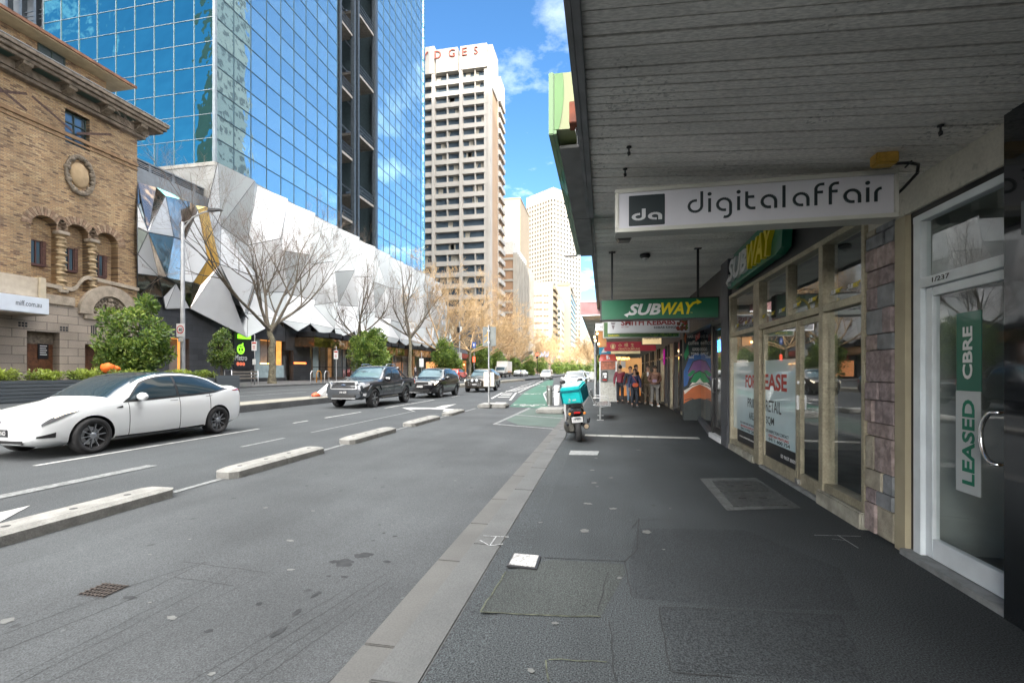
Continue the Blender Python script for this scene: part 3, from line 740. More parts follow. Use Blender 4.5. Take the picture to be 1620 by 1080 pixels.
# logo square and its letters
x0, z0 = zof(995, 356); x1, _ = zof(1052, 300)
b = B(); b.bbox(x0, x1, YS+.005, YS+.0115, Z0+.045, Z1-.055, .004); lg = obj('logo_square', b, m_ink, t, world=True)
def round_letter(kind, x, y, s, w):
    """geometric rounded lower-case letters drawn as strokes: x-height s, pen width w"""
    q = []; r = s/2
    def arc(cx, cy, r_, a0, a1, n=20):
        return [(cx+r_*math.cos(R(a0+(a1-a0)*i/n)), cy+r_*math.sin(R(a0+(a1-a0)*i/n))) for i in range(n+1)]
    asc = s*1.55
    if kind == 'd': q = [arc(x+r, y+r, r-w/2, 78, 360), [(x+s-w/2, y+r), (x+s-w/2, y+asc)], [(x+r, y+s-w/2), (x+r+.2*r, y+s-w/2)]]; adv = s
    elif kind == 'a': q = [arc(x+r, y+r, r-w/2, 0, 282), [(x+s-w/2, y), (x+s-w/2, y+r)], [(x+r, y+w/2), (x+r+.25*r, y+w/2)]]; adv = s
    elif kind == 'g': q = [arc(x+r, y+r, r-w/2, 0, 282), [(x+r, y+w/2), (x+r+.25*r, y+w/2)], [(x+s-w/2, y+r), (x+s-w/2, y-.1*s)], arc(x+s-w/2-.32*s, y-.1*s, .32*s, 0, -110)]; adv = s
    elif kind == 'i': q = [[(x+w/2, y), (x+w/2, y+s)]]; adv = w
    elif kind == 't': q = [[(x+w/2, y+.32*s), (x+w/2, y+s*1.3)], arc(x+w/2+.32*s, y+w/2+.32*s, .32*s, 180, 270, 10), [(x+w/2+.32*s, y+w/2), (x+.62*s, y+w/2)], [(x, y+s-w/2), (x+.55*s, y+s-w/2)]]; adv = .62*s
    elif kind == 'l': q = [[(x+w/2, y), (x+w/2, y+asc)]]; adv = w
    elif kind == 'f': q = [[(x+w/2, y), (x+w/2, y+asc-.34*s)], arc(x+w/2+.34*s, y+asc-.34*s-w/2, .34*s, 180, 90, 10), [(x+w/2+.34*s, y+asc-w/2), (x+.58*s, y+asc-w/2)], [(x, y+s-w/2), (x+.5*s, y+s-w/2)]]; adv = .56*s
    elif kind == 'r': q = [[(x+w/2, y), (x+w/2, y+s-.34*s)], arc(x+w/2+.34*s, y+s-.34*s-w/2, .34*s, 180, 95, 10)]; adv = .48*s
    out = []
    for l in q: out += stroke(l, w)
    if kind == 'i': out += disc(x+w/2, y+s*1.32, w*.72, 14)
    return out, adv
def round_word(word, o, fr, x, y, s, w, gap, ext):
    b = B(); k = 0
    for ch in word:
        if ch == ' ': x += gap*1.2; continue
        qs, adv = round_letter(ch, x, y, s, w)
        for q in qs: b.join(flat(q, o, fr, ext+k*.00004)); k += 1
        x += adv+gap
    return b, x
Xa = AY(1088, 330, YS)[0]
s_ = .108; w_ = .0195
bb, xe = round_word('digital', (0, YS+.012, 0), FRONT, Xa, Z0+.12, s_, w_, .034, .003)
full = AY(1398, 300, YS)[0]
bb2, xe2 = round_word('affair', (0, YS+.012, 0), FRONT, xe+.012, Z0+.12, s_, w_, .03, .003)
sc_ = (full-Xa)/(xe2-.03-Xa)
for q in (bb, bb2):
    for i, v in enumerate(q.v): q.v[i] = (Xa+(v[0]-Xa)*sc_, v[1], v[2])
bb.join(bb2); obj('lettering', bb, m_ink, t, world=True)
bb, _ = round_word('da', (0, YS+.0045, 0), FRONT, x0+.025, Z0+.085, .06, .016, .01, .002)
w2 = max(v[0] for v in bb.v)-(x0+.025)
for i, v in enumerate(bb.v): bb.v[i] = (x0+.022+(v[0]-x0-.025)*(x1-x0-.044)/w2, v[1], v[2])
obj('logo_letters', bb, M('logo_letters', (.45, .46, .47), .4), lg, world=True)

# ---- green sandwich shop lightbox ----
def arrow_word(o, fr, x, y, h, L, green=False, ext=.004, tm=True):
    """SUB in white and WAY in yellow, heavy slanted letters with arrow ends; returns two meshes"""
    wS = L*.46; wW = L*.54
    a = text_b('SUB', wS*.97, h*.86, shear=.28, bold=.035); b_ = text_b('WAY', wW*.86, h*.9, shear=.28, bold=.035)
    A = place(a, o, *fr, ext=ext); o2 = Vector(o)
    for i in range(len(A.v)): A.v[i] = tuple(Vector(A.v[i])+Vector(fr[0])*(x+.03*L)+Vector(fr[1])*y)
    Wb = place(b_, o, *fr, ext=ext)
    for i in range(len(Wb.v)): Wb.v[i] = tuple(Vector(Wb.v[i])+Vector(fr[0])*(x+wS*1.04)+Vector(fr[1])*y)
    t1 = [[(x-.03*L, y+.06*h), (x+.02*L, y-.14*h), (x+.03*L, y+.02*h), (x+.09*L, y+.04*h), (x+.10*L, y+.2*h), (x+.04*L, y+.14*h), (x+.045*L, y+.22*h)]]
    t2 = [[(x+.88*L, y+.78*h), (x+.93*L, y+.92*h), (x+.955*L, y+.95*h), (x+.95*L, y+1.1*h), (x+1.02*L, y+.86*h), (x+.955*L, y+.68*h), (x+.955*L, y+.8*h), (x+.91*L, y+.72*h)]]
    A.join(flats(t1, o, fr, ext*1.02)); Wb.join(flats(t2, o, fr, ext*1.02))
    return A, Wb
YB = 8.54; zb, zt = 2.37, 2.75
t = thing('lightbox_sign', 'dark green hanging lightbox with a white and yellow slanted sandwich shop name', 'sign', (.95, YB, 2.56))
b = B(); b.bbox(-.06, 1.96, YB, YB+.2, zb, zt, .008); obj('case', b, m_black, t, world=True)
b = B(); b.box(-.035, 1.935, YB-.004, YB+.001, zb+.022, zt-.022); obj('panel', b, m_green, t, world=True)
xs_ = AY(985, 490, YB)[0]; xe_ = AY(1104, 490, YB)[0]
A, Wb = arrow_word((0, YB-.004, 0), FRONT, xs_+.06, zb+.085, .235, xe_-xs_-.02)
obj('white_letters', A, m_letw, t, world=True); obj('yellow_letters', Wb, m_yel, t, world=True)
obj('trade_mark', lettering('TM', (AY(1092, 500, YB)[0], YB-.004, zb+.1), FRONT, h=.018), m_yel, t, world=True)
for x in (.15, 1.62):
    b = B(); b.bbox(x-.018, x+.018, YB+.06, YB+.1, zt, 3.63, .003); b.bbox(x-.06, x+.06, YB+.04, YB+.12, 3.6, 3.62, .003); obj('hanger', b, m_blackmet, t, world=True)
# ---- the other hanging signs ----
YK = 11.75
t = thing('hanging_sign', 'white kebab shop hanging sign with red lettering behind the green lightbox', 'sign', (1.05, YK, 2.6))
b = B(); b.bbox(.10, 2.02, YK, YK+.14, 2.40, 2.79, .008); obj('frame', b, m_steel, t, world=True)
b = B(); b.box(.12, 2.0, YK-.003, YK, 2.42, 2.77); obj('panel', b, M('kebab_panel', (.45, .46, .47), .5, var=.06), t, world=True)
obj('lettering', lettering('SMITH KEBABS', (.42, YK-.004, 2.585), FRONT, w=1.28, h=.15, bold=.03), M('letter_maroon', (.22, .02, .02), .5), t, world=True)
obj('sub_lettering', lettering('KEBAB KINGS', (1.2, YK-.004, 2.50), FRONT, w=.52, h=.055, bold=.02), m_black, t, world=True)
obj('small_lettering', lettering('EST.1987', (.43, YK-.004, 2.535), FRONT, w=.18, h=.03), M('letter_maroon', (.22, .02, .02), .5), t, world=True)
random.seed(4); b = B()
for i in range(40): 
    for q in disc(1.74+random.random()*.22, 2.45+random.random()*.28, random.uniform(.02, .045), 8): b.join(flat(q, (0, YK-.004, 0), FRONT, .002+i*.0002))
for k in range(len(b.f)): b.m[k] = random.choice((0, 1, 2, 0))
obj('food_picture', b, [M('meat_brown', (.13, .04, .02), .6), M('salad_green', (.06, .13, .02), .6), M('tomato', (.3, .03, .02), .6)], t, world=True)
b = B()
for q in [[(.16, 2.73), (.3, 2.73), (.27, 2.68), (.18, 2.69)], [(.17, 2.67), (.29, 2.66), (.26, 2.61), (.19, 2.62)], [(.19, 2.60), (.27, 2.59), (.23, 2.48)]]: b.join(flat(q, (0, YK-.004, 0), FRONT, .002))
obj('cone_picture', b, M('cone_grey', (.16, .13, .14), .6), t, world=True)
YG = 13.2
t = thing('hanging_sign', 'green hanging sign with pale border peeking out below the kebab sign', 'sign', (1.0, YG, 2.6))
b = B(); b.bbox(-.02, 2.02, YG, YG+.12, 2.38, 2.85, .008); obj('frame', b, m_offwhite, t, world=True)
b = B(); b.box(.01, 1.99, YG-.003, YG, 2.41, 2.82); obj('panel', b, M('deep_green', (.05, .12, .035), .5, var=.1), t, world=True)
obj('lettering', lettering('GARDEN', (.12, YG-.004, 2.43), FRONT, w=.3, h=.05), m_yel, t, world=True)
b = B(); random.seed(9)
for i in range(26):
    x = 1.2+random.random()*.75; z = 2.42+random.random()*.07; a = random.random()*3
    b.join(flat([(x, z), (x+.05*math.cos(a), z+.02), (x+.09*math.cos(a), z+.05*math.sin(a)), (x+.03, z-.01)], (0, YG-.004, 0), FRONT, .002+i*.0003))
obj('leaf_picture', b, M('leaf_print', (.2, .36, .05), .5), t, world=True)
YY = 16.1
t = thing('hanging_sign', 'small lit cream sign hanging between the kebab sign and the shopfronts', 'sign', (1.57, YY, 2.53))
b = B(); b.bbox(1.25, 1.90, YY, YY+.1, 2.35, 2.69, .006); obj('case', b, m_blackmet, t, world=True)
b = B(); b.box(1.27, 1.88, YY-.003, YY, 2.37, 2.67); obj('panel', b, M('lit_cream', (.8, .62, .35), .5, emis=(1, .75, .4, .12)), t, world=True)
obj('lettering', lettering('HANA SUSHI', (1.34, YY-.004, 2.53), FRONT, w=.46, h=.07, bold=.01), M('brown_ink', (.25, .1, .03), .5), t, world=True)
YD = 20.75
t = thing('hanging_sign', 'red dumpling shop hanging sign with a round gold emblem and gold lettering', 'sign', (1.1, YD, 2.5))
b = B(); b.bbox(.03, 2.20, YD, YD+.16, 2.36, 2.76, .008); obj('panel', b, M('dumpling_red', (.58, .03, .06), .45, var=.06), t, world=True)
m_gold = M('gold_letter', (.85, .66, .35), .5)
obj('lettering', lettering("YANG'S DUMPLING", (.62, YD-.003, 2.40), FRONT, w=.92, h=.09, bold=.015), m_gold, t, world=True)
def glyphs(chars, x, z, s, gap):
    P_ = {'小': [[(.5, 1), (.5, .05), (.38, .12)], [(.25, .65), (.08, .25)], [(.75, .65), (.95, .25)]],
          '楊': [[(.22, 1), (.22, 0)], [(0, .72), (.42, .72)], [(.2, .7), (0, .3)], [(.24, .6), (.4, .42)], [(.52, .98), (.9, .98), (.9, .62), (.52, .62), (.52, .98)], [(.52, .8), (.9, .8)], [(.42, .48), (1, .48)], [(.6, .46), (.44, .12)], [(.56, .32), (.96, .32), (.9, 0)], [(.74, .3), (.6, 0)]],
          '生': [[(.3, .95), (.12, .55)], [(.2, .72), (.88, .72)], [(.54, 1), (.54, .02)], [(.22, .4), (.86, .4)], [(.04, .03), (.96, .03)]]}
    out = []
    for c in chars:
        for l in P_[c]: out += stroke([(x+p[0]*s, z+p[1]*s) for p in l], s*.1)
        x += s+gap
    return out
obj('characters', flats(glyphs('小楊生', .62, 2.53, .16, .1), (0, YD-.003, 0), FRONT, .002), m_gold, t, world=True)
q = disc(.40, 2.57, .115, 20, .10)+disc(.40, 2.53, .06, 12)+[[(.33, 2.57), (.40, 2.66), (.47, 2.57)]]+stroke([(.34, 2.6), (.4, 2.64), (.46, 2.6)], .02)+stroke([(.31, 2.43), (.49, 2.43)], .012)
b = B()
for i, p in enumerate(q): b.join(flat(p, (0, YD-.003, 0), FRONT, .002+i*.0001))
obj('emblem', b, m_gold, t, world=True)
YU = 23.4
t = thing('hanging_sign', 'blue and cream hanging sign behind the red dumpling sign', 'sign', (.8, YU, 2.5))
b = B(); b.bbox(-.22, .35, YU, YU+.12, 2.32, 2.75, .006); obj('blue_panel', b, M('sky_blue', (.02, .28, .45), .5, var=.1), t, world=True)
b = B(); b.bbox(.352, 1.75, YU+.002, YU+.12, 2.34, 2.74, .006); obj('cream_panel', b, M('lit_yellow', (.7, .6, .35), .5, emis=(1, .85, .5, .08)), t, world=True)
obj('white_mark', flats([[(-.12, 2.38), (.0, 2.62), (.06, 2.5), (.16, 2.42), (.02, 2.4)]], (0, YU-.002, 0), FRONT, .003), m_white, t, world=True)
t = thing('hanging_sign', 'small white square sign with a letter M by the awning edge', 'sign', (-.1, 12.8, 2.7))
b = B(); b.bbox(-.25, .0, 14.6, 14.68, 2.72, 2.95, .005); obj('panel', b, m_white, t, world=True)
obj('lettering', lettering('M', (-.12, 14.597, 2.78), FRONT, h=.09), m_black, t, world=True)
t = thing('string_lights', 'cluster of glowing warm bulbs hanging at the awning edge', 'lights', (-.2, 17, 2.4))
random.seed(2)
for i in range(5):
    b = B(); b.ball((-.32+i*.02+random.uniform(-.05, .08), 17+i*.06, 2.95-i*.12), .04, 6); obj('bulb', b, emit('bulb_glow', (1, .55, .18), 5), t, world=True)
b = B(); b.box(-.2, .1, 17.3, 17.4, 2.35, 3.0); obj('backing', b, M('copper_backing', (.25, .13, .05), .4, .5), t, world=True)
t = thing('neon_sign', 'glowing orange scribbled neon sign beyond the red phone booth canopy', 'neon sign', (1., 26, 2.2))
b = B(); pts = []
for i in range(29): pts.append((.66+.026*i+.03*math.sin(i*.2), 26., 2.12+.11*(i % 2)+.02*math.sin(i)))
b.tube(pts, .013, 6); obj('tube', b, emit('neon_orange', (1, .42, .08), 4), t, world=True)

# ---- tenancy beside the camera: black stone edge, white door frame ----
t = thing('shop_surround', 'black polished stone shop surround with a letter at the right edge', 'shop surround', (XW, 1.5, 0))
b = B(); b.bbox(XW-.06, XW+.3, -4, 3.245, -.2, 3.0, .004); obj('stone', b, M('polished_black', (.012, .014, .016), .06, var=.3, scale=2, coat=.5), t, world=True)
obj('letter', lettering('n', (XW-.062, 3.12, 2.22), RIGHTW, h=.19, bold=.03), M('letter_dim', (.10, .11, .12), .5), t, world=True)
shop = thing('door_shopfront', 'leased shopfront with white frame, stone pilaster and street number', 'shopfront', (XW, 3.8, 0))
b = B(); b.bbox(XW-.02, XW+.1, 3.248, 3.298, -.02, 2.72, .004); obj('corner_post', b, M('rusty_bronze', (.22, .17, .10), .6, .4, var=.3, scale=20, fine=.2), shop, world=True)
b = B(); b.bbox(XW+.005, XW+.4, 3.24, 4.86, 2.705, 3.3, .006); obj('header_beam', b, m_headb, shop, world=True)
b = B(); b.bbox(XW-.01, XW+.12, 4.24, 4.385, -.05, 2.70, .006); obj('column', b, M('cream_column', (.36, .32, .22), .6, var=.1, scale=3), shop, world=True)
b = B(); fbar(b, 4.11, 4.20, 0.02, 2.64, .09, -.02); fbar(b, 3.30, 4.20, 2.605, 2.66, .09, -.018); fbar(b, 3.30, 4.11, 2.09, 2.165, .09, -.012); obj('door_frame', b, m_wframe, shop, world=True)
b = B(); b.box(XW+.03, XW+.09, 3.3, 4.24, 2.66, 2.705); b.box(XW+.03, XW+.09, 4.2, 4.24, 0, 2.66); obj('seal', b, m_black, shop, world=True)
panes('transom_pane', shop, 3.30, 4.11, 2.165, 2.605, XW+.06)
b = B(); b.bbox(XW-.05, XW+.2, 3.25, 4.25, -.05, .045, .006); obj('threshold', b, M('threshold_stone', (.22, .23, .23), .6, var=.2, scale=12), shop, world=True)
dr = B(); X_ = XW+.055
for (a, c, z0, z1) in ((4.03, 4.105, .05, 2.085), (3.302, 3.36, .05, 2.085), (3.36, 4.03, .05, .20), (3.36, 4.03, 2.02, 2.085)): dr.bbox(X_-.005, X_+.045, a, c, z0, z1, .004)
door = obj('door', dr, m_wframe, shop, world=True)
panes('door_pane', door, 3.36, 4.03, .20, 2.02, X_+.02)
b = B(); pts = []
for i in range(15):
    a = PI/2-PI*i/14; pts.append((X_-.06-.0*i, 3.40+.10*math.cos(a) if False else 3.385+.11*math.cos(a), 1.04+.16*math.sin(a)))
pts = [(X_, pts[0][1], pts[0][2])]+pts+[(X_, pts[-1][1], pts[-1][2])]
b.tube(pts, .014, 10); obj('handle', b, m_chrome, door, world=True)
obj('street_number', lettering('1/237', (X_-.066, 3.93, 2.105), RIGHTW, w=.17, h=.035), m_black, shop, world=True)
b = B(); b.box(XW+.0705, XW+.0735, 3.60, 3.82, 1.32, 1.86); ps = obj('agent_poster', b, M('poster_green', (.0, .12, .075), .4, coat=.4), door, world=True)
b = B(); b.box(XW+.070, XW+.0733, 3.605, 3.825, .62, 1.318); obj('leased_poster', b, M('poster_white', (.48, .52, .52), .5, var=.04), door, world=True)
VR = ((0, 0, 1), (0, 1, 0), (-1, 0, 0))   # reading upwards
def vtext(s, y, z, w, h, m, par, name):   # letters turned to read from bottom to top
    o = obj(name, place(text_b(s, w, h, bold=.025), (XW+.0698, y, z), (0, 0, 1), (0, 1, 0), (-1, 0, 0), .002), m, par, world=True); return o
vtext('LEASED', 3.655, .68, .58, .11, M('letter_green', (.0, .16, .09), .5), door, 'leased_lettering')
vtext('CBRE', 3.675, 1.40, .36, .085, m_white, door, 'agent_lettering')
room(shop, XW+.12, 6.2, 3.31, 4.2, .03, 2.7, m_room, m_roomf)
st = B()
random.seed(12); z = 0.02; rowh = [.26, .13, .17, .30, .12, .2, .16, .28, .14, .22, .2, .15, .19, .12, .2]
cols_ = 5; k = 0
for h in rowh:
    if z > 2.72: break
    z1 = min(z+h, 2.72); cut = [4.39]+([4.39+random.uniform(.12, .3)] if random.random() < .75 else [])+[4.795]
    for a, c in zip(cut[:-1], cut[1:]):
        mi = random.choice((0, 0, 1, 1, 2, 3, 0, 2)); pr = random.uniform(.0, .022)
        st.bbox(XW-.01-pr, XW+.1, a+.004, c-.004, z+.004, z1-.004, .006, mi)
    z = z1
obj('stone_cladding', st, [M('stone_rose', (.31, .25, .235), .9, var=.22, scale=9, bump=.9, bscale=18, fine=.12), M('stone_mauve', (.27, .22, .22), .9, var=.22, scale=9, bump=.9, bscale=18, fine=.12), M('stone_slate', (.22, .23, .24), .85, var=.2, scale=9, bump=.7, bscale=18), M('stone_tan', (.33, .30, .235), .9, var=.2, scale=9, bump=.8, bscale=18)], shop, world=True)
b = B(); b.box(XW+.02, XW+.12, 4.385, 4.80, -.1, 2.72); obj('mortar_bed', b, M('mortar', (.05, .045, .04), .95), shop, world=True)

# ---- sandwich shop ----
ss = thing('corner_glazed_shopfront', 'empty sandwich shop front in bronze frames with for-lease posters', 'shopfront', (XW, 7.2, 0))
b = B()
ZT = 2.10; TT = 2.83
for (a, c) in ((4.80, 4.85), (5.62, 5.72), (7.74, 7.99), (9.38, 9.46)): fbar(b, a, c, .02 if a > 5.5 else .16, TT, .12, .03)
fbar(b, 4.80, 9.46, TT, TT+.06, .12, .034); fbar(b, 4.86, 9.36, ZT, ZT+.075, .12, .026)
for y in (5.67, 6.66, 8.02): fbar(b, y-.035, y+.035, ZT+.075, TT, .1, .02)
fbar(b, 4.86, 5.6, .16, .24, .12, .022); fbar(b, 8.02, 9.36, .12, .2, .12, .022)
obj('frame', b, m_bronze, ss, world=True)
for q in ((XW-.06, 4.81, 5.72, .155), (XW-.05, 8.0, 9.46, .11)):
    b = B(); b.bbox(q[0], XW+.2, q[1], q[2], -.1, q[3], .015); obj('plinth', b, M('plinth_render', (.30, .29, .24), .85, var=.25, scale=7, bump=.4), ss, world=True)
for k, (a, c) in enumerate(((4.86, 5.6), (8.02, 9.36))): panes('window_pane', ss, a, c, .2, ZT)
for k, (a, c) in enumerate(((4.86, 5.635), (5.705, 6.625), (6.695, 7.985), (8.055, 9.36))): panes('transom_pane', ss, a, c, ZT+.075, TT)
for (a, c, nm) in ((6.40, 7.69, 'wide'), (5.75, 6.385, 'narrow')):
    d = B(); X_ = XW+.01
    for (y0, y1, z0, z1) in ((a, a+.06, .04, ZT-.01), (c-.07, c, .04, ZT-.01), (a+.06, c-.07, .04, .2), (a+.06, c-.07, ZT-.08, ZT-.01)): d.bbox(X_, X_+.05, y0, y1, z0, z1, .004)
    dd = obj('door', d, m_bronze, ss, world=True); panes('door_pane', dd, a+.06, c-.07, .2, ZT-.08, X_+.025)
    if nm == 'narrow':
        b = B(); b.bbox(X_-.03, X_, c-.045, c-.02, .98, 1.16, .004); b.bbox(X_-.02, X_, c-.045, c-.02, 1.3, 1.34, .004); b.bbox(X_-.03, X_, c-.06, c+.02, .06, .12, .004); obj('lock', b, m_steel, dd, world=True)
b = B(); b.box(XW+.02, XW+.3, 4.8, 9.5, TT+.06, 3.7); obj('fascia', b, m_facia, ss, world=True)
b = B(); b.bbox(XW-.04, XW+.2, 5.74, 7.72, -.05, .035, .01); obj('threshold', b, M('threshold_stone', (.22, .23, .23), .6, var=.2, scale=12), ss, world=True)
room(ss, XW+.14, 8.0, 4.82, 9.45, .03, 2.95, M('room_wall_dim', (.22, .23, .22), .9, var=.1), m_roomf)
# posters behind the glass
def poster(y0, y1, z0, z1, x=XW+.0255): 
    b = B(); b.box(x, x+.003, y0, y1, z0, z1); return b
obj('lease_poster', poster(8.0, 9.37, .42, 1.62), m_poster, ss, world=True)
obj('lease_poster', poster(6.46, 7.62, .42, 1.62), m_poster, ss, world=True)
obj('poster_footer', poster(8.03, 9.1, .2, .418), m_postk, ss, world=True)
obj('poster_footer', poster(6.46, 7.62, .2, .418), m_postk, ss, world=True)
XP = XW+.0252
def plet(s, y, z, w, h, m, bold=.01): obj('poster_lettering', lettering(s, (XP, y, z), RIGHTW, w=w, h=h, bold=bold, ext=.001), m, ss, world=True)
plet('FOR', 8.62, 1.18, .56, .22, m_red, .03); plet('LEASE', 7.9, 1.18, 1.12, .24, m_red, .03)
plet('PRIM', 8.5, .86, .44, .15, m_ink); plet('RETAIL', 7.60, .86, .62, .17, m_ink)
plet('AREA:', 8.43, .66, .36, .12, m_ink); plet('SQM', 7.60, .66, .34, .13, m_ink)
plet('FOR FURTHER DETAILS OR', 8.93, .47 if False else .545, .88, .035, m_ink); plet('SITE INSPECTION CONTACT', 7.60, .555, .88, .045, m_ink)
plet('BRONSON SHELDON', 8.9, .49, .8, .035, m_red, .02); plet('KRISTIAN PEATLING', 7.48, .50, .76, .038, m_red, .02)
plet('0413 933 209', 8.9, .435, .8, .045, m_ink, .02); plet('0411 600 754', 7.48, .44, .8, .05, m_ink, .02)
plet('www.commercial.com.au', 8.98, .30, .85, .035, m_letw); plet('03 9657 8000', 7.0, .27, .5, .05, m_letw)
# little two-colour names along the transom panes
for i, (yc, zz_) in enumerate(((9.15, 2.27), (8.65, 2.27), (8.25, 2.27), (7.75, 2.27), (7.35, 2.27), (6.95, 2.27), (6.45, 2.27), (6.0, 2.27), (5.45, 2.27), (5.1, 2.27))):
    A, Wb = arrow_word((XW+.0245, 0, 0), RIGHTW, -yc-.12, zz_, .055, .24, ext=.001)
    obj('name_sticker', A, m_letw, ss, world=True); obj('name_sticker', Wb, m_yel, ss, world=True)
t = thing('wall_sign', 'raised green-edged white and yellow name sign mounted on the black fascia', 'sign', (XW, 7.7, 3.2))
pts = [(-9.12, 2.98), (-9.02, 3.12), (-8.7, 3.50), (-6.6, 3.56), (-6.42, 3.46), (-6.5, 3.05), (-6.7, 3.0), (-8.6, 2.96), (-8.95, 2.93)]
b = B(); b.poly([(p[0], p[1], 0) for p in pts]); obj('backing', place(b, (XW-.02, 0, 0), *RIGHTW, ext=.12), M('sign_edge_green', (.01, .16, .09), .4, coat=.4), t, world=True)
A, Wb = arrow_word((XW-.141, 0, 0), RIGHTW, -8.93, 3.03, .42, 2.42, ext=.06)
obj('white_letters', A, m_letw, t, world=True); obj('yellow_letters', Wb, m_yel, t, world=True)
# pilaster between shops
t = thing('pilaster', 'dark grey painted pilaster with a white sill between the two shopfronts', 'pilaster', (XW, 9.75, 0))
b = B(); b.bbox(XW-.05, XW+.3, 9.48, 10.02, -.1, 3.64, .01); obj('shaft', b, m_pil, t, world=True)
b = B(); b.bbox(XW-.075, XW-.05, 9.46, 9.62, 0, .42, .006); obj('skirting', b, m_pil, t, world=True)
# dark cafe front with mural
cf = thing('cafe_shopfront', 'dark cafe front with black-framed door, slanting glass and a painted end wall', 'shopfront', (2.5, 12.5, 0))
b = B(); fbar(b, 10.02, 10.10, .1, 2.5, .1, .0); fbar(b, 10.98, 11.12, .1, 2.5, .1, .0); fbar(b, 10.02, 11.12, 2.45, 2.56, .1, .0)
X_ = XW+.04
for (y0, y1, z0, z1) in ((10.1, 10.2, .1, 2.45), (10.88, 10.98, .1, 2.45), (10.2, 10.88, .1, .25), (10.2, 10.88, 2.36, 2.45)): b.bbox(X_, X_+.04, y0, y1, z0, z1, .004)
obj('door_frame', b, m_black, cf, world=True); panes('door_pane', cf, 10.2, 10.88, .25, 2.36, X_+.02)
b = B(); b.tube([(X_, 10.86, 1.0), (X_-.06, 10.86, 1.0), (X_-.06, 10.86, 1.3), (X_, 10.86, 1.3)], .012, 8); obj('door_handle', b, m_steel, cf, world=True)
b = B(); b.bbox(XW-.06, XW+.1, 10.02, 11.1, -.03, .1, .008); obj('sill', b, m_white, cf, world=True)
b = B(); b.quad((2.39, 11.14, .12), (2.80, 14.6, .12), (2.80, 14.6, 2.9), (2.39, 11.14, 2.9)); obj('slanting_pane', b, m_shopglass, cf, world=True)
b = B(); b.prism([(2.33, 11.12, -.05), (2.75, 14.62, -.05), (2.85, 14.62, -.05), (2.43, 11.12, -.05)], (0, 0, .17)); obj('plinth', b, m_pil, cf, world=True)
b = B(); b.box(2.42, 2.6, 10.0, 14.9, 2.56, 3.64); obj('fascia', b, m_facia, cf, world=True)
obj('window_lettering', lettering('kebab kebab', (2.55, 13.9, 2.3), ((-.117, -.993, 0), (0, 0, 1), (-1, 0, 0)), w=1.6, h=.2), m_red, cf, world=True)
room(cf, 3.0, 7.5, 10.0, 14.8, .03, 3.1, M('cafe_wall', (.16, .14, .12), .9), m_roomf)
b = B(); b.bbox(2.36, 2.86, 14.7, 15.0, 0, 3.6, .02); mw_ = obj('mural_wall', b, M('mural_dark', (.035, .045, .045), .6, var=.2, scale=6), cf, world=True)
def mq(pts, m, z, nm='mural_paint'):
    b = flat([(2.36+p[0]*.49, p[1]) for p in pts], (0, 14.7, 0), FRONT, z); return obj(nm, b, m, mw_, world=True)
ml = M('mural_orange', (.55, .15, .05), .6, var=.1); mb = M('mural_blue', (.05, .14, .38), .6, var=.15); mp_ = M('mural_purple', (.24, .11, .27), .6); mg = M('mural_green', (.03, .28, .10), .6); mwh = M('mural_white', (.78, .74, .66), .6)
mq([(.0, .50), (.4, .62), (1, .66), (1, 1.12), (.5, 1.05), (0, .9)], ml, .002)
mq([(0, .9), (.3, 1.0), (.6, 1.2), (1, 1.28), (1, 1.1), (.5, .98), (.05, .78)], mwh, .004)
mq([(0, 1.0), (0, 1.5), (.3, 1.9), (.7, 2.02), (1, 1.98), (1, 1.75), (.6, 1.6), (.35, 1.3), (.2, 1.05)], mb, .003)
mq([(.25, 1.45), (.55, 1.75), (1, 1.82), (1, 1.5), (.6, 1.35), (.3, 1.25)], mp_, .006)
mq([(.35, 1.15), (.6, 1.4), (1, 1.5), (1, 1.3), (.7, 1.12)], mg, .008); mq([(.2, 1.35), (.5, 1.5), (.7, 1.48), (.4, 1.3)], mg, .009)
mq([(0, 1.95), (.25, 2.3), (.3, 2.0), (.1, 1.8)], mg, .007); mq([(0, 2.45), (.2, 2.8), (.12, 2.3)], ml, .006)
for i, l in enumerate(([(.0, .9), (.5, 1.05), (1, 1.12)], [(.05, .6), (.45, .66), (.6, .62), (1, .66)], [(.25, 1.45), (.55, 1.76), (1, 1.83)], [(.35, 1.15), (.6, 1.4), (1, 1.5)], [(0, 1.5), (.3, 1.9), (.7, 2.02), (1, 1.98)])):
    b = B()
    for s in stroke([(2.36+p[0]*.49, p[1]) for p in l], .022): b.join(flat(s, (0, 14.7, 0), FRONT, .011+i*.0005))
    obj('mural_outline', b, m_black, mw_, world=True)
for s, x, z, w, h in (("THAT'S", .25, 2.62, .4, .09), ('HAIR SNA', .22, 2.46, .72, .09), ('coffee', .25, 2.26, .62, .13), ('GOOD', .5, 2.08, .4, .09), ('TONS', .42, 1.95, .45, .08), ('food', .28, 1.80 if False else 1.99, .3, .1)):
    obj('mural_lettering', lettering(s, (2.36+x*.49, 14.698, z-(0.14 if s == 'food' else 0)), FRONT, w=w*.49, h=h, bold=.01, ext=.013), mwh, mw_, world=True)
t = thing('neon_sign', 'small blue and green neon window sign behind the slanting cafe glass', 'neon sign', (2.9, 12.6, 2.))
b = B()
for i in range(5): b.tube([(2.82, 12.2+i*.14, 1.95), (2.82, 12.26+i*.14, 2.25)], .012, 6, i % 2)
obj('tubes', b, [emit('neon_blue', (.05, .2, 1), 3), emit('neon_green', (.05, 1, .2), 2)], t, world=True)
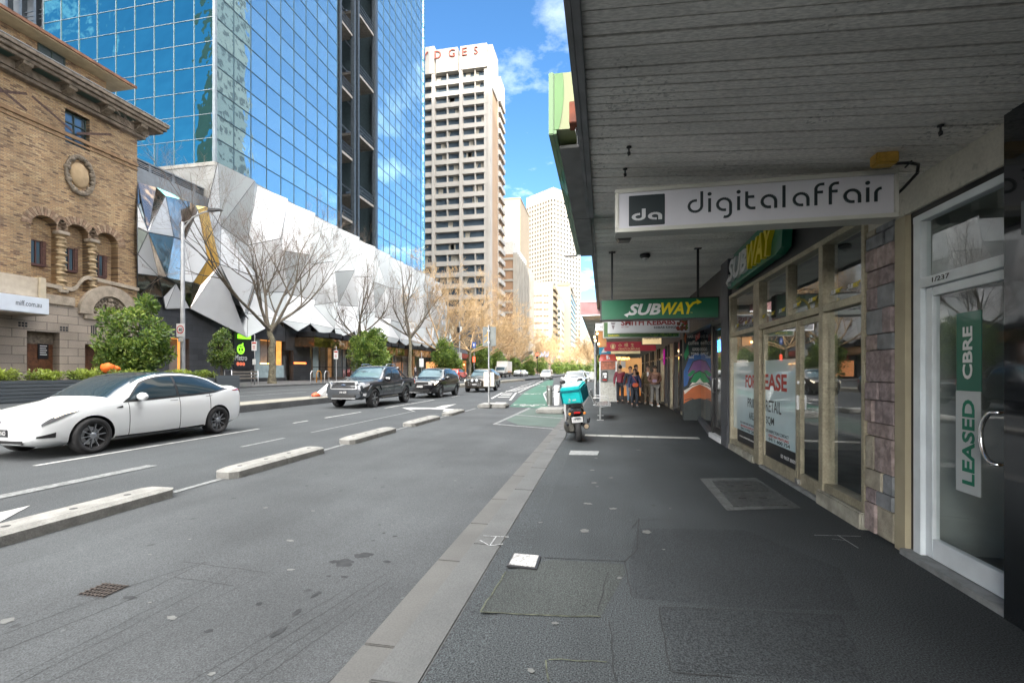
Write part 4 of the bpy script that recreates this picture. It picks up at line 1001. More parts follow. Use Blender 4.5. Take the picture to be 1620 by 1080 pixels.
# ---- row of further shops: posts and glass with warm interiors ----
m_warm = M('warm_room', (.45, .30, .16), .8, var=.2, scale=2)
rw = thing('shop_row', 'row of narrow glazed shopfronts with cream and black posts down the footpath', 'shopfront', (2.6, 24, 0))
ys = 15.02; i = 0
X2 = 2.62
while ys < 46:
    wv = (.55, .9, 1.2, .8)[i % 4]
    b = B(); b.bbox(X2-.06, X2+.08, ys, ys+.14+(.16 if i % 3 == 0 else 0), 0, 2.55, .006); obj('post', b, (m_black, m_bronze, m_blackmet)[i % 3], rw, world=True)
    b = B(); b.quad((X2+.02, ys+.14, .1), (X2+.02, ys+wv+.14, .1), (X2+.02, ys+wv+.14, 2.5), (X2+.02, ys+.14, 2.5)); obj('pane', b, m_shopglass, rw, world=True)
    b = B(); b.bbox(X2-.04, X2+.08, ys+.14, ys+wv+.14, 0, .1, .005); b.bbox(X2-.04, X2+.08, ys+.14, ys+wv+.14, 2.0, 2.06, .005); obj('rail', b, m_bronze if i % 2 else m_black, rw, world=True)
    ys += wv+.14; i += 1
b = B(); b.box(X2-.02, X2+.2, 15.0, 60, 2.55, 3.4); obj('fascia', b, m_facia, rw, world=True)
room(rw, X2+.1, 8, 15.02, 46, .02, 2.6, m_warm, m_roomf)
for k in range(7):
    b = B(); b.box(3.4, 3.9, 17+k*4, 17.6+k*4, 2.5, 2.55); obj('ceiling_light', b, emit('warm_lamp', (1, .75, .45), 3), rw, world=True)
b = B(); b.box(X2-.1, X2-.085, 20.5, 20.9, 1.75, 2.4); obj('banner', b, emit('magenta_banner', (.8, .02, .45), .1), rw, world=True)
b = B(); b.box(X2+.03, X2+.045, 16.9, 17.3, 1.0, 2.2); obj('green_poster', b, M('lime_poster', (.2, .36, .05), .5), rw, world=True)
t = thing('display_counter', 'orange-lit shop counter jutting onto the footpath beyond the walkers', 'counter', (1.5, 29, 0))
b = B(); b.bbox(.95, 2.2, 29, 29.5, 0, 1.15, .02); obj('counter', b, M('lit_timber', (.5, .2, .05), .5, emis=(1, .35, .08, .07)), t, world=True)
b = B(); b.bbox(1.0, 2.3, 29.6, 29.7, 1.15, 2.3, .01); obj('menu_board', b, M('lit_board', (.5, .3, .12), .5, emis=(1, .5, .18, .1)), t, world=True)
b = B(); b.bbox(1.02, 1.3, 28.95, 28.99, 1.7, 2.1, .01); obj('price_card', b, m_white, t, world=True)
b = B(); b.box(3, 9, 60, 60.2, 0, 8); 
# storeys above the awnings
m_brk = brickmat('painted_brick', [(.20, .10, .07), (.27, .15, .10), (.23, .12, .09)], (.2, .18, .16), .24, .085, 'yz', .008)
def upper(y0, y1, z0, h, m, label, rows=3, X=2.45, nm='upper_storeys', dx=16, base=None):
    t = thing(nm, label, 'building', (X, (y0+y1)/2, z0))
    b = B(); b.box(X, X+dx, y0, y1, z0, h); obj('wall', b, m, t, world=True)
    b = B(); b.box(X-.15, X+dx, y0, y1, h, h+.35); obj('parapet', b, m_offwhite, t, world=True)
    n = int((y1-y0)/2.6); rh = (h-z0)/rows
    for r_ in range(rows):
        for k in range(n):
            yy = y0+(k+.5)*(y1-y0)/n; zz_ = z0+rh*(r_+.28)
            b = B(); b.box(X-.03, X+.02, yy-.65, yy+.65, zz_, zz_+rh*.55); w_ = obj('window', b, m_carglass, t, world=True)
            b = B(); b.box(X-.1, X, yy-.75, yy+.75, zz_-.12, zz_-.005); obj('sill', b, m_offwhite, w_, world=True)
    return t
upper(-6, 9.6, 3.75, 10.5, m_brk, 'red brick upper floors above the nearest awning', 2)
upper(9.7, 27, 3.75, 13.5, m_offwhite, 'white rendered upper floors above the farther awning', 3)
upper(27.1, 60, 3.85, 11.5, m_brk, 'brick upper floors above the row of narrow shops', 2)
# ================= left side of the street =================
XL = -27.8
def LW(u, v, X=XL): return W(u, v, X)
m_brick = brickmat('tan_brick', [(.11, .065, .04), (.27, .165, .085), (.39, .265, .14), (.33, .205, .10), (.44, .32, .175), (.19, .12, .07)], (.19, .15, .11), .25, .078, 'yz', .010, .85, .6)
m_stone = brickmat('ashlar', [(.29, .245, .195), (.35, .295, .24), (.27, .23, .19)], (.12, .105, .085), .95, .42, 'yz', .016, .85, .6, .5, .2)
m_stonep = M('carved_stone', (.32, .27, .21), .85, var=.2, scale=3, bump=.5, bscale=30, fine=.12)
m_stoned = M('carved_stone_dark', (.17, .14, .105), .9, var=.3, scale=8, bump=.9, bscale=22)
m_terra = M('terracotta', (.26, .10, .05), .8, var=.2, scale=5)
m_door = M('timber_door', (.11, .045, .02), .5, var=.3, scale=6, fine=.2)
m_win = mirrormat('window_glass', (.05, .065, .07), .04, .2, .8, mixf=.3)
m_winb = mirrormat('window_glass_blue', (.18, .24, .28), .05, .2, .8, mixf=.7)
bk = thing('brick_building', 'tan brick building with arched windows, medallion and bracketed cornice', 'building', (XL, 10, .6))
yc = LW(217, 400)[0]
zc0 = 15.6
def arch_pts(y0, y1, z0, ztop, n=14):
    """outline of a round-headed opening in the wall plane"""
    r = (y1-y0)/2; zs = ztop-r; cy = (y0+y1)/2
    return [(y0, z0)]+[(cy-r*math.cos(PI*i/n), zs+r*math.sin(PI*i/n)) for i in range(n+1)]+[(y1, z0)]
ops = []
for (u0, u1, vt, vb) in ((49, 93, 341, 452), (103, 142, 356, 452), (151.5, 187, 369, 452)):
    uc = (u0+u1)/2; y0 = LW(u0, 400)[0]; y1 = LW(u1, 400)[0]; ops.append((y0, y1, LW(uc, vb)[1], LW(uc, vt)[1]))
zb_ = min(o[2] for o in ops); ops = [(o[0], o[1], zb_, sum(p[3] for p in ops)/3) for o in ops]
yd0, yd1 = LW(40, 560)[0], LW(92, 560)[0]; yg0, yg1 = LW(132, 560)[0], LW(196, 560)[0]; zdt = LW(60, 524)[1]; zgt = LW(150, 545)[1]
zband = LW(100, 484)[1]; zcourse = LW(90, 454)[1]
zwin = [LW(103, 173)[1]]; fz0, fz1 = LW(122, 232)[1], LW(122, 180)[1]; fy0, fy1 = LW(103, 200)[0], LW(142, 200)[0]
# wall strips with real openings, X from XL back
w = B(); D = .5
def wallbox(b, y0, y1, z0, z1): b.quad((XL, y0, z0), (XL, y1, z0), (XL, y1, z1), (XL, y0, z1))
zt_arch = ops[0][3]+.05
edges = [-14]+[q for o in ops for q in (o[0], o[1])]+[yc]
for i in range(0, len(edges)-1, 2): wallbox(w, edges[i], edges[i+1], zband, zt_arch)
for o in ops:
    wallbox(w, o[0], o[1], zband, o[2])
    pts = arch_pts(o[0], o[1], o[2], o[3])[1:-1]
    w.add([(XL, p[0], p[1]) for p in pts]+[(XL, p[0], zt_arch) for p in pts], [(i, i+1, len(pts)+i+1, len(pts)+i) for i in range(len(pts)-1)])
    full = arch_pts(o[0], o[1], o[2], o[3])
    w.add([(XL, p[0], p[1]) for p in full]+[(XL-D, p[0], p[1]) for p in full], [(i, (i+1) % len(full), len(full)+(i+1) % len(full), len(full)+i) for i in range(len(full))])
    w.add([(XL-D, p[0], p[1]) for p in full], [tuple(range(len(full)))])
for (a, c, z0, z1) in ((-14, fy0, zt_arch, zc0), (fy1, yc, zt_arch, zc0), (fy0, fy1, zt_arch, fz0), (fy0, fy1, fz1, zc0)): wallbox(w, a, c, z0, z1)
w.quad((XL, fy0, fz0), (XL-.35, fy0, fz0), (XL-.35, fy0, fz1), (XL, fy0, fz1)); w.quad((XL, fy1, fz0), (XL-.35, fy1, fz0), (XL-.35, fy1, fz1), (XL, fy1, fz1)); w.quad((XL, fy0, fz0), (XL, fy1, fz0), (XL-.35, fy1, fz0), (XL-.35, fy0, fz0))
w.box(XL-16, XL-.52, -14, yc, .5, zc0)
w.quad((XL, yc, .5), (XL-.6, yc, .5), (XL-.6, yc, zc0), (XL, yc, zc0))
obj('wall', w, m_brick, bk, world=True)
# ashlar base with door and gateway openings
w = B()
for (a, c, z0, z1) in ((-14, yd0, .5, zband), (yd0, yd1, zdt, zband), (yd1, yg0, .5, zband), (yg1, yc, .5, zband), (yg0, yg1, zgt, zband)):
    w.box(XL-.45, XL+.10, a, c, z0, z1)
obj('stone_base', w, m_stone, bk, world=True)
w = B(); w.bbox(XL-.1, XL+.18, -14, yg0-.5, zband+.002, zband+.5, .04); obj('base_cornice', w, m_stonep, bk, world=True)
# doors
for (a, c, zt_, nm, n) in ((yd0, yd1, zdt, 'door', 2), (yg0, yg1, zgt, 'gateway_door', 6)):
    b = B(); b.box(XL-.42, XL-.36, a, c, .5, zt_)
    d = obj(nm, b, m_door, bk, world=True)
    for i in range(n):
        for z0, z1 in ((.75, 1.7), (1.85, zt_-.75 if nm == 'door' else zt_-.2)):
            wv = (c-a)/n; b = B(); b.bbox(XL-.358, XL-.34, a+wv*i+.08, a+wv*(i+1)-.08, z0, z1, .01); obj('door_panel', b, m_door, d, world=True)
    if nm == 'door':
        b = B(); b.bbox(XL-.36, XL-.3, a, c, zt_-.62, zt_, .02); obj('door_lintel', b, m_stoned, d, world=True)
        b = B(); b.box(XL-.338, XL-.32, a+(c-a)*.52, a+(c-a)*.85, 2.1, 2.9); obj('black_notice', b, m_postk, d, world=True)
        b = B()
        for k in range(5): b.box(XL-.319, XL-.316, a+(c-a)*.58, a+(c-a)*(.8-.03*(k % 2)), 2.75-k*.11, 2.79-k*.11)
        obj('notice_lines', b, m_letw, d, world=True)
for (u, v) in ((34, 513), (99, 520)):
    y, z = LW(u, v)
    for i in range(3):
        for j in range(2):
            b = B(); b.box(XL+.095, XL+.103, y-.19+i*.13, y-.09+i*.13, z-.12+j*.13, z-.02+j*.13); obj('vent_hole', b, m_dark, bk, world=True)
for i in range(3):
    y, z = LW(143+i*3.3, 524); b = B(); b.box(XL+.095, XL+.103, y-.05, y+.03, z-.32, z+.32); obj('vent_slot', b, m_dark, bk, world=True)
# gateway arch: carved half-round panel with a stone ring
ya, yb_ = LW(121, 490)[0], LW(216, 490)[0]; ri0, ri1 = LW(138, 490)[0], LW(196, 490)[0]
cy = (ya+yb_)/2; zs = LW(165, 500)[1]; Ro = LW(165, 452)[1]-zs; Ri = Ro*.66
b = B(); n = 20; a_ = [PI*i/n for i in range(n+1)]
ringpts = [(cy-(yb_-ya)/2*math.cos(t_), zs+Ro*math.sin(t_)) for t_ in a_]+[(cy+(ri1-ri0)/2*math.cos(t_), zs+Ri*math.sin(t_)) for t_ in a_]
b.prism([(XL+.0, p[0], p[1]) for p in ringpts], (.24, 0, 0)); obj('gateway_arch', b, m_stonep, bk, world=True)
b = B(); b.prism([(XL-.02, cy-(ri1-ri0)/2*math.cos(t_), zs+Ri*math.sin(t_)) for t_ in a_], (.08, 0, 0)); ty = obj('tympanum', b, m_stonep, bk, world=True)
random.seed(8); b = B()
for i in range(5):   # carved scrolls and central shield
    for s in (-1, 1):
        pts = [(XL+.09+.03*math.sin(k*.8), cy+s*(.25+i*.3+.16*math.cos(k*.75)*(1-k/14)), zs+.22+.34*abs(math.cos(i*.5))+.16*math.sin(k*.75)*(1-k/14)) for k in range(10)]
        b.tube(pts, .055, 6)
b.ball((XL+.1, cy, zs+Ri*.48), .3, 6, sq=(.5, .8, 1.1)); b.ball((XL+.14, cy, zs+Ri*.78), .14, 6)
for i in range(14):
    t_ = PI*(i+.5)/14; b.ball((XL+.08, cy-(ri1-ri0)/2*.78*math.cos(t_), zs+Ri*.78*math.sin(t_)+.06), .09, 4)
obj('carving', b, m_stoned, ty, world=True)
b = B(); b.bbox(XL+.0, XL+.2, ya+.25, yb_-.2, zs-.28, zs-.02, .03); obj('gateway_lintel', b, m_stonep, bk, world=True)
# string course with an S-curve over the gateway
b = B(); cs = [LW(u, v) for u, v in ((72, 450.5), (95, 455), (111, 458), (119, 455), (124, 448), (130, 441), (136, 439), (150, 442), (180, 449), (217.5, 458))]
cs = [(-14, cs[0][1])]+cs
for p, q in zip(cs[:-1], cs[1:]):
    b.prism([(XL, p[0], p[1]-.1), (XL, q[0], q[1]-.1), (XL, q[0], q[1]+.1), (XL, p[0], p[1]+.1)], (.14, 0, 0))
obj('string_course', b, m_stonep, bk, world=True)
# arched window surrounds, barley-twist columns, barred windows
m_vous = M('voussoir_brick', (.20, .13, .085), .85, var=.3, scale=7)
m_vous2 = M('voussoir_brick_pale', (.27, .195, .13), .85, var=.3, scale=7)
for k, o in enumerate(ops):
    cy_ = (o[0]+o[1])/2; r = (o[1]-o[0])/2; zc_ = o[3]-r; b = B(); nb = 17
    for i in range(nb):
        a0, a1 = PI*(i+.08)/nb, PI*(i+.92)/nb
        b.prism([(XL, cy_-q*math.cos(t_), zc_+q*math.sin(t_)) for q, t_ in ((r+.005, a0), (r+.42, a0), (r+.42, a1), (r+.005, a1))], (.03, 0, 0), i % 2)
    obj('brick_arch', b, [m_vous, m_vous2], bk, world=True)
    (wu0, wu1, wv0, wv1) = ((56, 71, 377, 415), (109, 124, 391, 427), (157, 169, 402, 436))[k]
    wy0, wy1 = o[0]+.28*(o[1]-o[0])*.6, o[0]+.62*(o[1]-o[0]); wz0, wz1 = LW(64, 415)[1], LW(64, 378)[1]
    b = B(); b.box(XL-D+.01, XL-D+.03, wy0, wy1, wz0, wz1); wn = obj('window', b, m_win, bk, world=True)
    b = B()
    for y in (wy0, (wy0+wy1)/2-.03, wy1-.06): b.box(XL-D+.031, XL-D+.07, y, y+.06, wz0, wz1)
    b.box(XL-D+.031, XL-D+.07, wy0, wy1, wz1-.06, wz1); b.bbox(XL-D+.0, XL-D+.12, wy0-.1, wy1+.1, wz0-.14, wz0, .01); obj('window_frame', b, M('dark_red_frame', (.07, .03, .025), .6), wn, world=True)
    b = B()
    for i in range(12):
        z = wz0+(wz1-wz0)*i/11
        for y in (wy0-.12, wy1+.12): b.bbox(XL-D, XL-D+.05, y-.09, y+.09, z-.07, z+.03, .004)
    obj('brick_quoins', b, M('quoin_brick', (.10, .05, .04), .85, var=.3, scale=9), wn, world=True)
for k in range(2):
    yy = (ops[k][1]+ops[k+1][0])/2; z0 = zb_-.05; z1 = ops[0][3]-(ops[0][1]-ops[0][0])/2-.15; b = B()
    n = 14; prof = []
    for i in range(n*4+1):
        h = (z1-z0)*i/(n*4); prof.append((.19+.045*math.cos(2*PI*(i % 4)/4.), h))
    b.lathe(prof, (XL-.05, yy, z0), 'z', 14)
    o_ = len(b.v)-len(prof)*14
    for i in range(len(prof)):
        for j in range(14):
            v = b.v[o_+i*14+j]; tw = .045*math.sin(2*PI*j/14+i*.9); dx, dy = v[0]-(XL-.05), v[1]-yy; q = math.hypot(dx, dy)
            b.v[o_+i*14+j] = (XL-.05+dx*(1+tw/q), yy+dy*(1+tw/q), v[2])
    col_ = obj('twisted_column', b, M('column_stone', (.32, .24, .14), .8, var=.2, scale=6), bk, world=True)
    b = B(); b.bbox(XL-.3, XL+.2, yy-.26, yy+.26, z1, z1+.18, .03); b.bbox(XL-.3, XL+.16, yy-.22, yy+.22, z0-.18, z0, .03); obj('capital', b, m_stonep, col_, world=True)
# medallion
my, mz = LW(125, 278); b = B()
for i in range(28):
    t_ = 2*PI*i/28; b.ball((XL+.06, my+.62*math.cos(t_), mz+.95*math.sin(t_)+.0), .13+.04*math.sin(i*2.1), 4)
obj('medallion_wreath', b, m_stoned, bk, world=True)
b = B(); b.ball((XL+.02, my, mz), .5, 10, sq=(.35, .95, 1.35)); obj('medallion_shield', b, M('shield_stone', (.36, .26, .15), .85, var=.15), bk, world=True)
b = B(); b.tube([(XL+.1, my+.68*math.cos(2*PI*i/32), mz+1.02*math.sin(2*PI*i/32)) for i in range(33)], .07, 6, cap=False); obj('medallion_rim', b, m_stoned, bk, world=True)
# frieze: diaper brick and upper string
b = B()
z = LW(217, 262)[1]; b.bbox(XL-.02, XL+.09, -14, yc+.02, z-.1, z+.1, .02); b.bbox(XL-.02, XL+.05, -14, yc+.02, z-.32, z-.22, .01); obj('frieze_course', b, M('course_brick', (.24, .15, .08), .85, var=.2), bk, world=True)
m_dia = M('diaper_brick', (.09, .055, .045), .85, var=.3, scale=8)
b = B(); dz0, dz1 = z+.3, zc0-.5
for y0 in (LW(150, 240)[0]+k*2.0 for k in range(-9, 4)):
    for s in (-1, 1):
        if fy0-1.2 < y0+s < fy1+.2 or y0+1 > yc-.1: continue
        pts = [(y0-s*.9, dz0), (y0+s*.9, dz1)]
        for q in stroke(pts, .12): b.join(flat(q, (XL, 0, 0), LEFTW, .004 if s > 0 else .006))
obj('diaper_pattern', b, m_dia, bk, world=True)
# frieze window
b = B(); b.box(XL-.34, XL-.3, fy0, fy1, fz0, fz1); wn = obj('window', b, m_winb, bk, world=True)
b = B()
for y in (fy0, (fy0+fy1)/2-.03, fy1-.06): b.box(XL-.3, XL-.24, y, y+.06, fz0, fz1)
for z_ in (fz0, fz0+(fz1-fz0)*.33, fz0+(fz1-fz0)*.66, fz1-.06): b.box(XL-.3, XL-.245, fy0, fy1, z_, z_+.06)
obj('window_frame', b, M('green_frame', (.03, .05, .045), .6), wn, world=True)
# bracketed cornice
b = B(); ye = yc+.75
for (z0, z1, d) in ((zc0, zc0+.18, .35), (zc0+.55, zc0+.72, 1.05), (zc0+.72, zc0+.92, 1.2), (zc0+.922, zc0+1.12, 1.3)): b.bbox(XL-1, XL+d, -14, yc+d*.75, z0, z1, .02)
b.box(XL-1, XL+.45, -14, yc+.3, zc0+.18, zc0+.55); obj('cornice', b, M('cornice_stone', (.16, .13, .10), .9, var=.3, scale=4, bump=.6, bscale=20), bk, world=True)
b = B(); b.box(XL-1, XL+1.32, -14, yc+1.0, zc0+1.122, zc0+1.15); obj('cornice_flashing', b, M('lead_flashing', (.35, .36, .37), .5, .4), bk, world=True)
for k in range(14):
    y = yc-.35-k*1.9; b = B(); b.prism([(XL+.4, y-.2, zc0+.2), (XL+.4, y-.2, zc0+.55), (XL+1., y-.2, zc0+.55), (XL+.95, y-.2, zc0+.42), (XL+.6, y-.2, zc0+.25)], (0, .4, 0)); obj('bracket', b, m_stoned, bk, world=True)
    b = B(); b.bbox(XL+.5, XL+.95, y-1.5, y-.5, zc0+.535, zc0+.549, .003); obj('soffit_coffer', b, M('coffer_green', (.02, .05, .045), .7), bk, world=True)
# attic storey and tiled roof
XA = XL-.8; ya1 = LW(168, 150, XA)[0]; za0 = zc0+1.15; za1 = LW(168, 128, XA)[1]
b = B(); b.box(XA-14, XA, -14, ya1, za0-.2, za1); obj('attic_wall', b, m_brick, bk, world=True)
ay0, az0 = LW(59, 112, XA); ay1, az1 = LW(102, 85, XA)
az0, az1 = LW(80, 112, XA)[1], LW(80, 80, XA)[1]
b = B(); b.box(XA, XA+.02, ay0, ay1, az0, az1); wn = obj('attic_window', b, m_winb, bk, world=True)
b = B()
for y in (ay0, (ay0+ay1)/2-.03, ay1-.06): b.box(XA+.02, XA+.07, y, y+.06, az0, az1)
for z_ in (az0, (az0+az1)/2, az1-.06): b.box(XA+.02, XA+.065, ay0, ay1, z_, z_+.06)
obj('window_frame', b, M('green_frame', (.03, .05, .045), .6), wn, world=True)
b = B(); b.prism([(XA-14, -14, za1), (XA+.95, -14, za1), (XA+.95, -14, za1+.12), (XA-6, -14, za1+2.2)], (0, ya1+14+.9, 0)); obj('roof', b, m_terra, bk, world=True)
b = B(); b.box(XA-1, XA+.93, -14, ya1+.88, za1-.08, za1-.002); obj('eave_lining', b, M('eave_cream', (.36, .29, .18), .7), bk, world=True)
b = B(); b.box(XA+.93, XA+1.03, -14, ya1+.98, za1-.02, za1+.13); obj('gutter', b, M('rust_gutter', (.16, .07, .035), .7, var=.3), bk, world=True)
# projecting awning box with web address, hoarding above
y1, z1 = LW(78, 473, -26.2); z0 = LW(78, 498, -26.2)[1]
t = thing('awning_lightbox', 'pale blue-white awning fascia box lettered with a web address on the brick building', 'awning', (-26.2, y1-3, z0))
b = B(); b.bbox(-27.6, -26.2, -6, y1, z0, z1, .02); obj('box', b, M('fascia_white', (.58, .63, .70), .4, var=.03), t, world=True)
ly0, lz0 = LW(25, 487, -26.2); ly1 = LW(66, 487, -26.2)[0]
obj('lettering', lettering('miff.com.au', (-26.198, ly0, z0+.30), LEFTW, w=ly1-ly0, h=.24, bold=.01), M('letter_grey', (.12, .13, .15), .5), t, world=True)
b = B(); b.box(-27.6, -26.25, -6, y1-.05, z0-.05, z0-.003); obj('soffit', b, m_stonep, t, world=True)
t = thing('hoarding', 'cream plywood hoarding standing on the awning of the brick building', 'hoarding', (-27.2, 12, z1))
y2, zh = LW(60, 440, -27.2); b = B(); b.bbox(-27.4, -27.2, -6, y2, z1+.0, zh, .01); obj('board', b, M('hoarding_cream', (.42, .36, .28), .7, var=.12), t, world=True)
b = B(); b.bbox(-27.5, -27.1, y2+.02, LW(71, 440, -27.2)[0], z1, zh+.05, .02); obj('end_post', b, M('hoarding_post', (.48, .41, .30), .7), t, world=True)
b = B(); b.bbox(-27.2, -27.1, y2-2.6, y2-2.2, zh-.5, zh-.2, .01); b.box(-27.2, -27.19, -6, y2, zh-.95, zh-.92); obj('fixings', b, m_stonep, t, world=True)

# ================= faceted podium =================
pod = thing('faceted_building', 'shopping podium wrapped in folded white triangular panels with a gold recess', 'building', (XL, 50, .6))
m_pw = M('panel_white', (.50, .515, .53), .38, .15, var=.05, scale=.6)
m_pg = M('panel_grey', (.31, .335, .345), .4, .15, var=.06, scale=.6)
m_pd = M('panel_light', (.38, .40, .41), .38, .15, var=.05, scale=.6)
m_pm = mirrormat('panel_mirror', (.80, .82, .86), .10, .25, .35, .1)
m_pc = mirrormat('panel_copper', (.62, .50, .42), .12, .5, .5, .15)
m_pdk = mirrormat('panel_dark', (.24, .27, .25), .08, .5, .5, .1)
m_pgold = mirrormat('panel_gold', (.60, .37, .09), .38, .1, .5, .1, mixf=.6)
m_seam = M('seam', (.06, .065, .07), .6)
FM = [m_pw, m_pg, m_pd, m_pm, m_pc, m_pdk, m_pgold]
facets = []
def facet(pts, mi, name='panel'):
    """one folded panel, shrunk a little so the seam shows"""
    c = sum((Vector(p) for p in pts), Vector())/len(pts)
    q = [c+(Vector(p)-c)*(1-.045/max(.3, (Vector(p)-c).length)) for p in pts]
    nrm = (q[1]-q[0]).cross(q[2]-q[0]).normalized()
    if nrm.x < 0: q = q[::-1]
    facets.append((q, mi)); backs.append([Vector(p)-Vector((.05, 0, 0)) for p in pts])
backs = []
def PT(u, v, d=0.): 
    y, z = W(u, v, XL+d); return (XL+d, y, z)
n_ = {}
def nd(k, u, v, d): n_[k] = PT(u, v, d)
for k, u, v, d in (('a', 217.6, 287, 0), ('b', 247, 296, .1), ('c', 262, 310, .7), ('e', 301, 319, .1), ('f', 309, 325, .1), ('g', 328, 327, .3), ('h', 240.7, 333, .3), ('i', 234.5, 367.5, .9),
    ('j', 275, 375, .6), ('k', 217.6, 325, .3), ('l', 217.6, 360, .5), ('m', 217.6, 402, .4), ('n', 217.6, 433, .2), ('o', 251, 437, .3), ('p', 264, 439, .7), ('q', 287, 382, .2), ('r', 313, 332, .7), ('s', 291.5, 381, .3),
    ('t', 329, 411, .8), ('u', 306, 447, .6), ('w', 287, 448, .3), ('x', 348, 418, 1.0), ('y', 317, 451, .5), ('z', 278.7, 448.5, .5), ('A', 258, 470, .2), ('B', 262, 489, .2), ('C', 300.5, 488, .3), ('D', 391, 534, .9), ('E', 345, 257, .8), ('F', 345, 345, .2), ('G', 217.6, 470, .0), ('H', 292, 385, .4)): nd(k, u, v, d)
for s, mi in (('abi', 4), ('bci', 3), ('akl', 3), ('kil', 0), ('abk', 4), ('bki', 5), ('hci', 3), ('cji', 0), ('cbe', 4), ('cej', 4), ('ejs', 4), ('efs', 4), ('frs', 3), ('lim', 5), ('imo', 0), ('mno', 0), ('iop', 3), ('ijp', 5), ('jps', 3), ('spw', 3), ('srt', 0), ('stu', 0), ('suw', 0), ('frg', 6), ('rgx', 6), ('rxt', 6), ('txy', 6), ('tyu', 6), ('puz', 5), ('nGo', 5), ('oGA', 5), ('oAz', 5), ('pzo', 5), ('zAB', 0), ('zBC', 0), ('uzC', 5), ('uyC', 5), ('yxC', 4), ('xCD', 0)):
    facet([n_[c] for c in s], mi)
# folded screen along the street
random.seed(21)
ys_ = [W(u, 400, XL)[0] for u in (337, 361, 382)]
y0 = W(345, 300, XL)[0]
rows = [(16.75, 0), (12.0, 1), (8.3, 0), (5.9, 1)]
cols_n = 25; dy = 1.93
grid = []
for r_, (z, par) in enumerate(rows):
    line = []
    for j in range(-1, cols_n+1):
        y = y0+(j+(.5 if par else 0))*dy
        zz_ = z
        if r_ == 0: zz_ += (.0, -.55, -.15, -.6)[j % 4] if j > 0 else 0.
        if r_ == 3: zz_ += (-.1, .2, -.15, .1)[j % 4]
        if r_ in (1, 2): zz_ += random.uniform(-.5, .5)
        d = (.0, 1.5)[(j+r_) % 2]+random.uniform(-.12, .12)
        line.append((XL+d, y+random.uniform(-.15, .15), zz_))
    grid.append(line)
grid[0][1] = n_['E']; grid[1][1] = (n_['g'][0], n_['g'][1]+1.2, n_['g'][2]-1.0); grid[2][1] = n_['x']
for r_ in range(3):
    par = rows[r_][1]; A_, B_ = grid[r_], grid[r_+1]
    for j in range(1, cols_n):
        ym = A_[j][1]
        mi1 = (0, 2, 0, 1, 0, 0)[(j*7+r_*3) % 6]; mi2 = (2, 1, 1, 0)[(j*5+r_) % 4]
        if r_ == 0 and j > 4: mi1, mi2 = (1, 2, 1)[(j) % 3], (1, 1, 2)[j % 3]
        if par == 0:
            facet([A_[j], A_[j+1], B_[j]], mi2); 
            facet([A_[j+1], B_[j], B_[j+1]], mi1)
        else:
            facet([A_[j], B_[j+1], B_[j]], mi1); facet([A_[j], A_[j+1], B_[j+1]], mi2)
facet([n_['g'], n_['E'], grid[1][1]], 0); facet([n_['g'], grid[1][1], n_['x']], 2)
# hanging points along the lower edge
low = grid[3]
for j in range(1, cols_n):
    a, c = low[j], low[j+1]; m = ((a[0]+c[0])/2+.3, (a[1]+c[1])/2, min(a[2], c[2])-(.75, .35, 1.0, .5)[j % 4])
    if j == 2: m = n_['D']
    if j == 8: m = (XL+.9, W(482, 548, XL)[0], 3.75)
    facet([a, c, m], (1, 0)[j % 2]); facet([a, m, (XL, m[1]-.4, m[2]+1.0)], 2)
# the faceted skin is one folded surface per group: keep the hundred largest as panels
facets_sorted = sorted(range(len(facets)), key=lambda i: -((facets[i][0][1]-facets[i][0][0]).cross(facets[i][0][2]-facets[i][0][0]).length)/(abs(facets[i][0][0].y)+10)**2)
for i in facets_sorted[:100]:
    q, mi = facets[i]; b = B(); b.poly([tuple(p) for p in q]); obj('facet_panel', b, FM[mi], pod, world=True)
b = B()
for i in facets_sorted[100:]:
    q, mi = facets[i]; b.add([tuple(p) for p in q], [tuple(range(len(q)))], mi)
o = obj('facet_panels', b, FM, pod, world=True); tag(o, kind='stuff')
b = B()
for p in backs: b.add([tuple(v) for v in p], [(0, 1, 2)])
obj('backing_frame', b, m_seam, pod, world=True)
yE = 77.5
b = B(); b.box(XL-30, XL-1.0, yc+.05, yE, .5, 13.0); b.box(XL-30, XL-1.6, yc+.05, yE, 13, 14.6); obj('body', b, M('podium_wall', (.16, .18, .20), .7), pod, world=True)
b = B(); b.box(XL-3.2, XL-2.4, yc+.05, 31.5, 13.0, 14.55)
for k in range(4): b.box(XL-2.4, XL-2.395, yc+.6+k*1.8, yc+.62+k*1.8, 13, 14.5)
obj('terrace_wall', b, M('terrace_blue', (.16, .20, .235), .5, .2, var=.08), pod, world=True)
b = B()
for k in range(7): b.box(XL-2.9, XL-2.6, yc+.05, 31.4, 14.62+k*.13, 14.68+k*.13)
for k in range(5): b.box(XL-2.98, XL-2.58, yc+1.2+k*1.75, yc+1.4+k*1.75, 14.55, 15.62)
b.box(XL-3, XL-2.55, yc+.05, 31.5, 15.55, 15.65); obj('terrace_louvres', b, M('louvre_grey', (.17, .185, .2), .45, .4), pod, world=True)
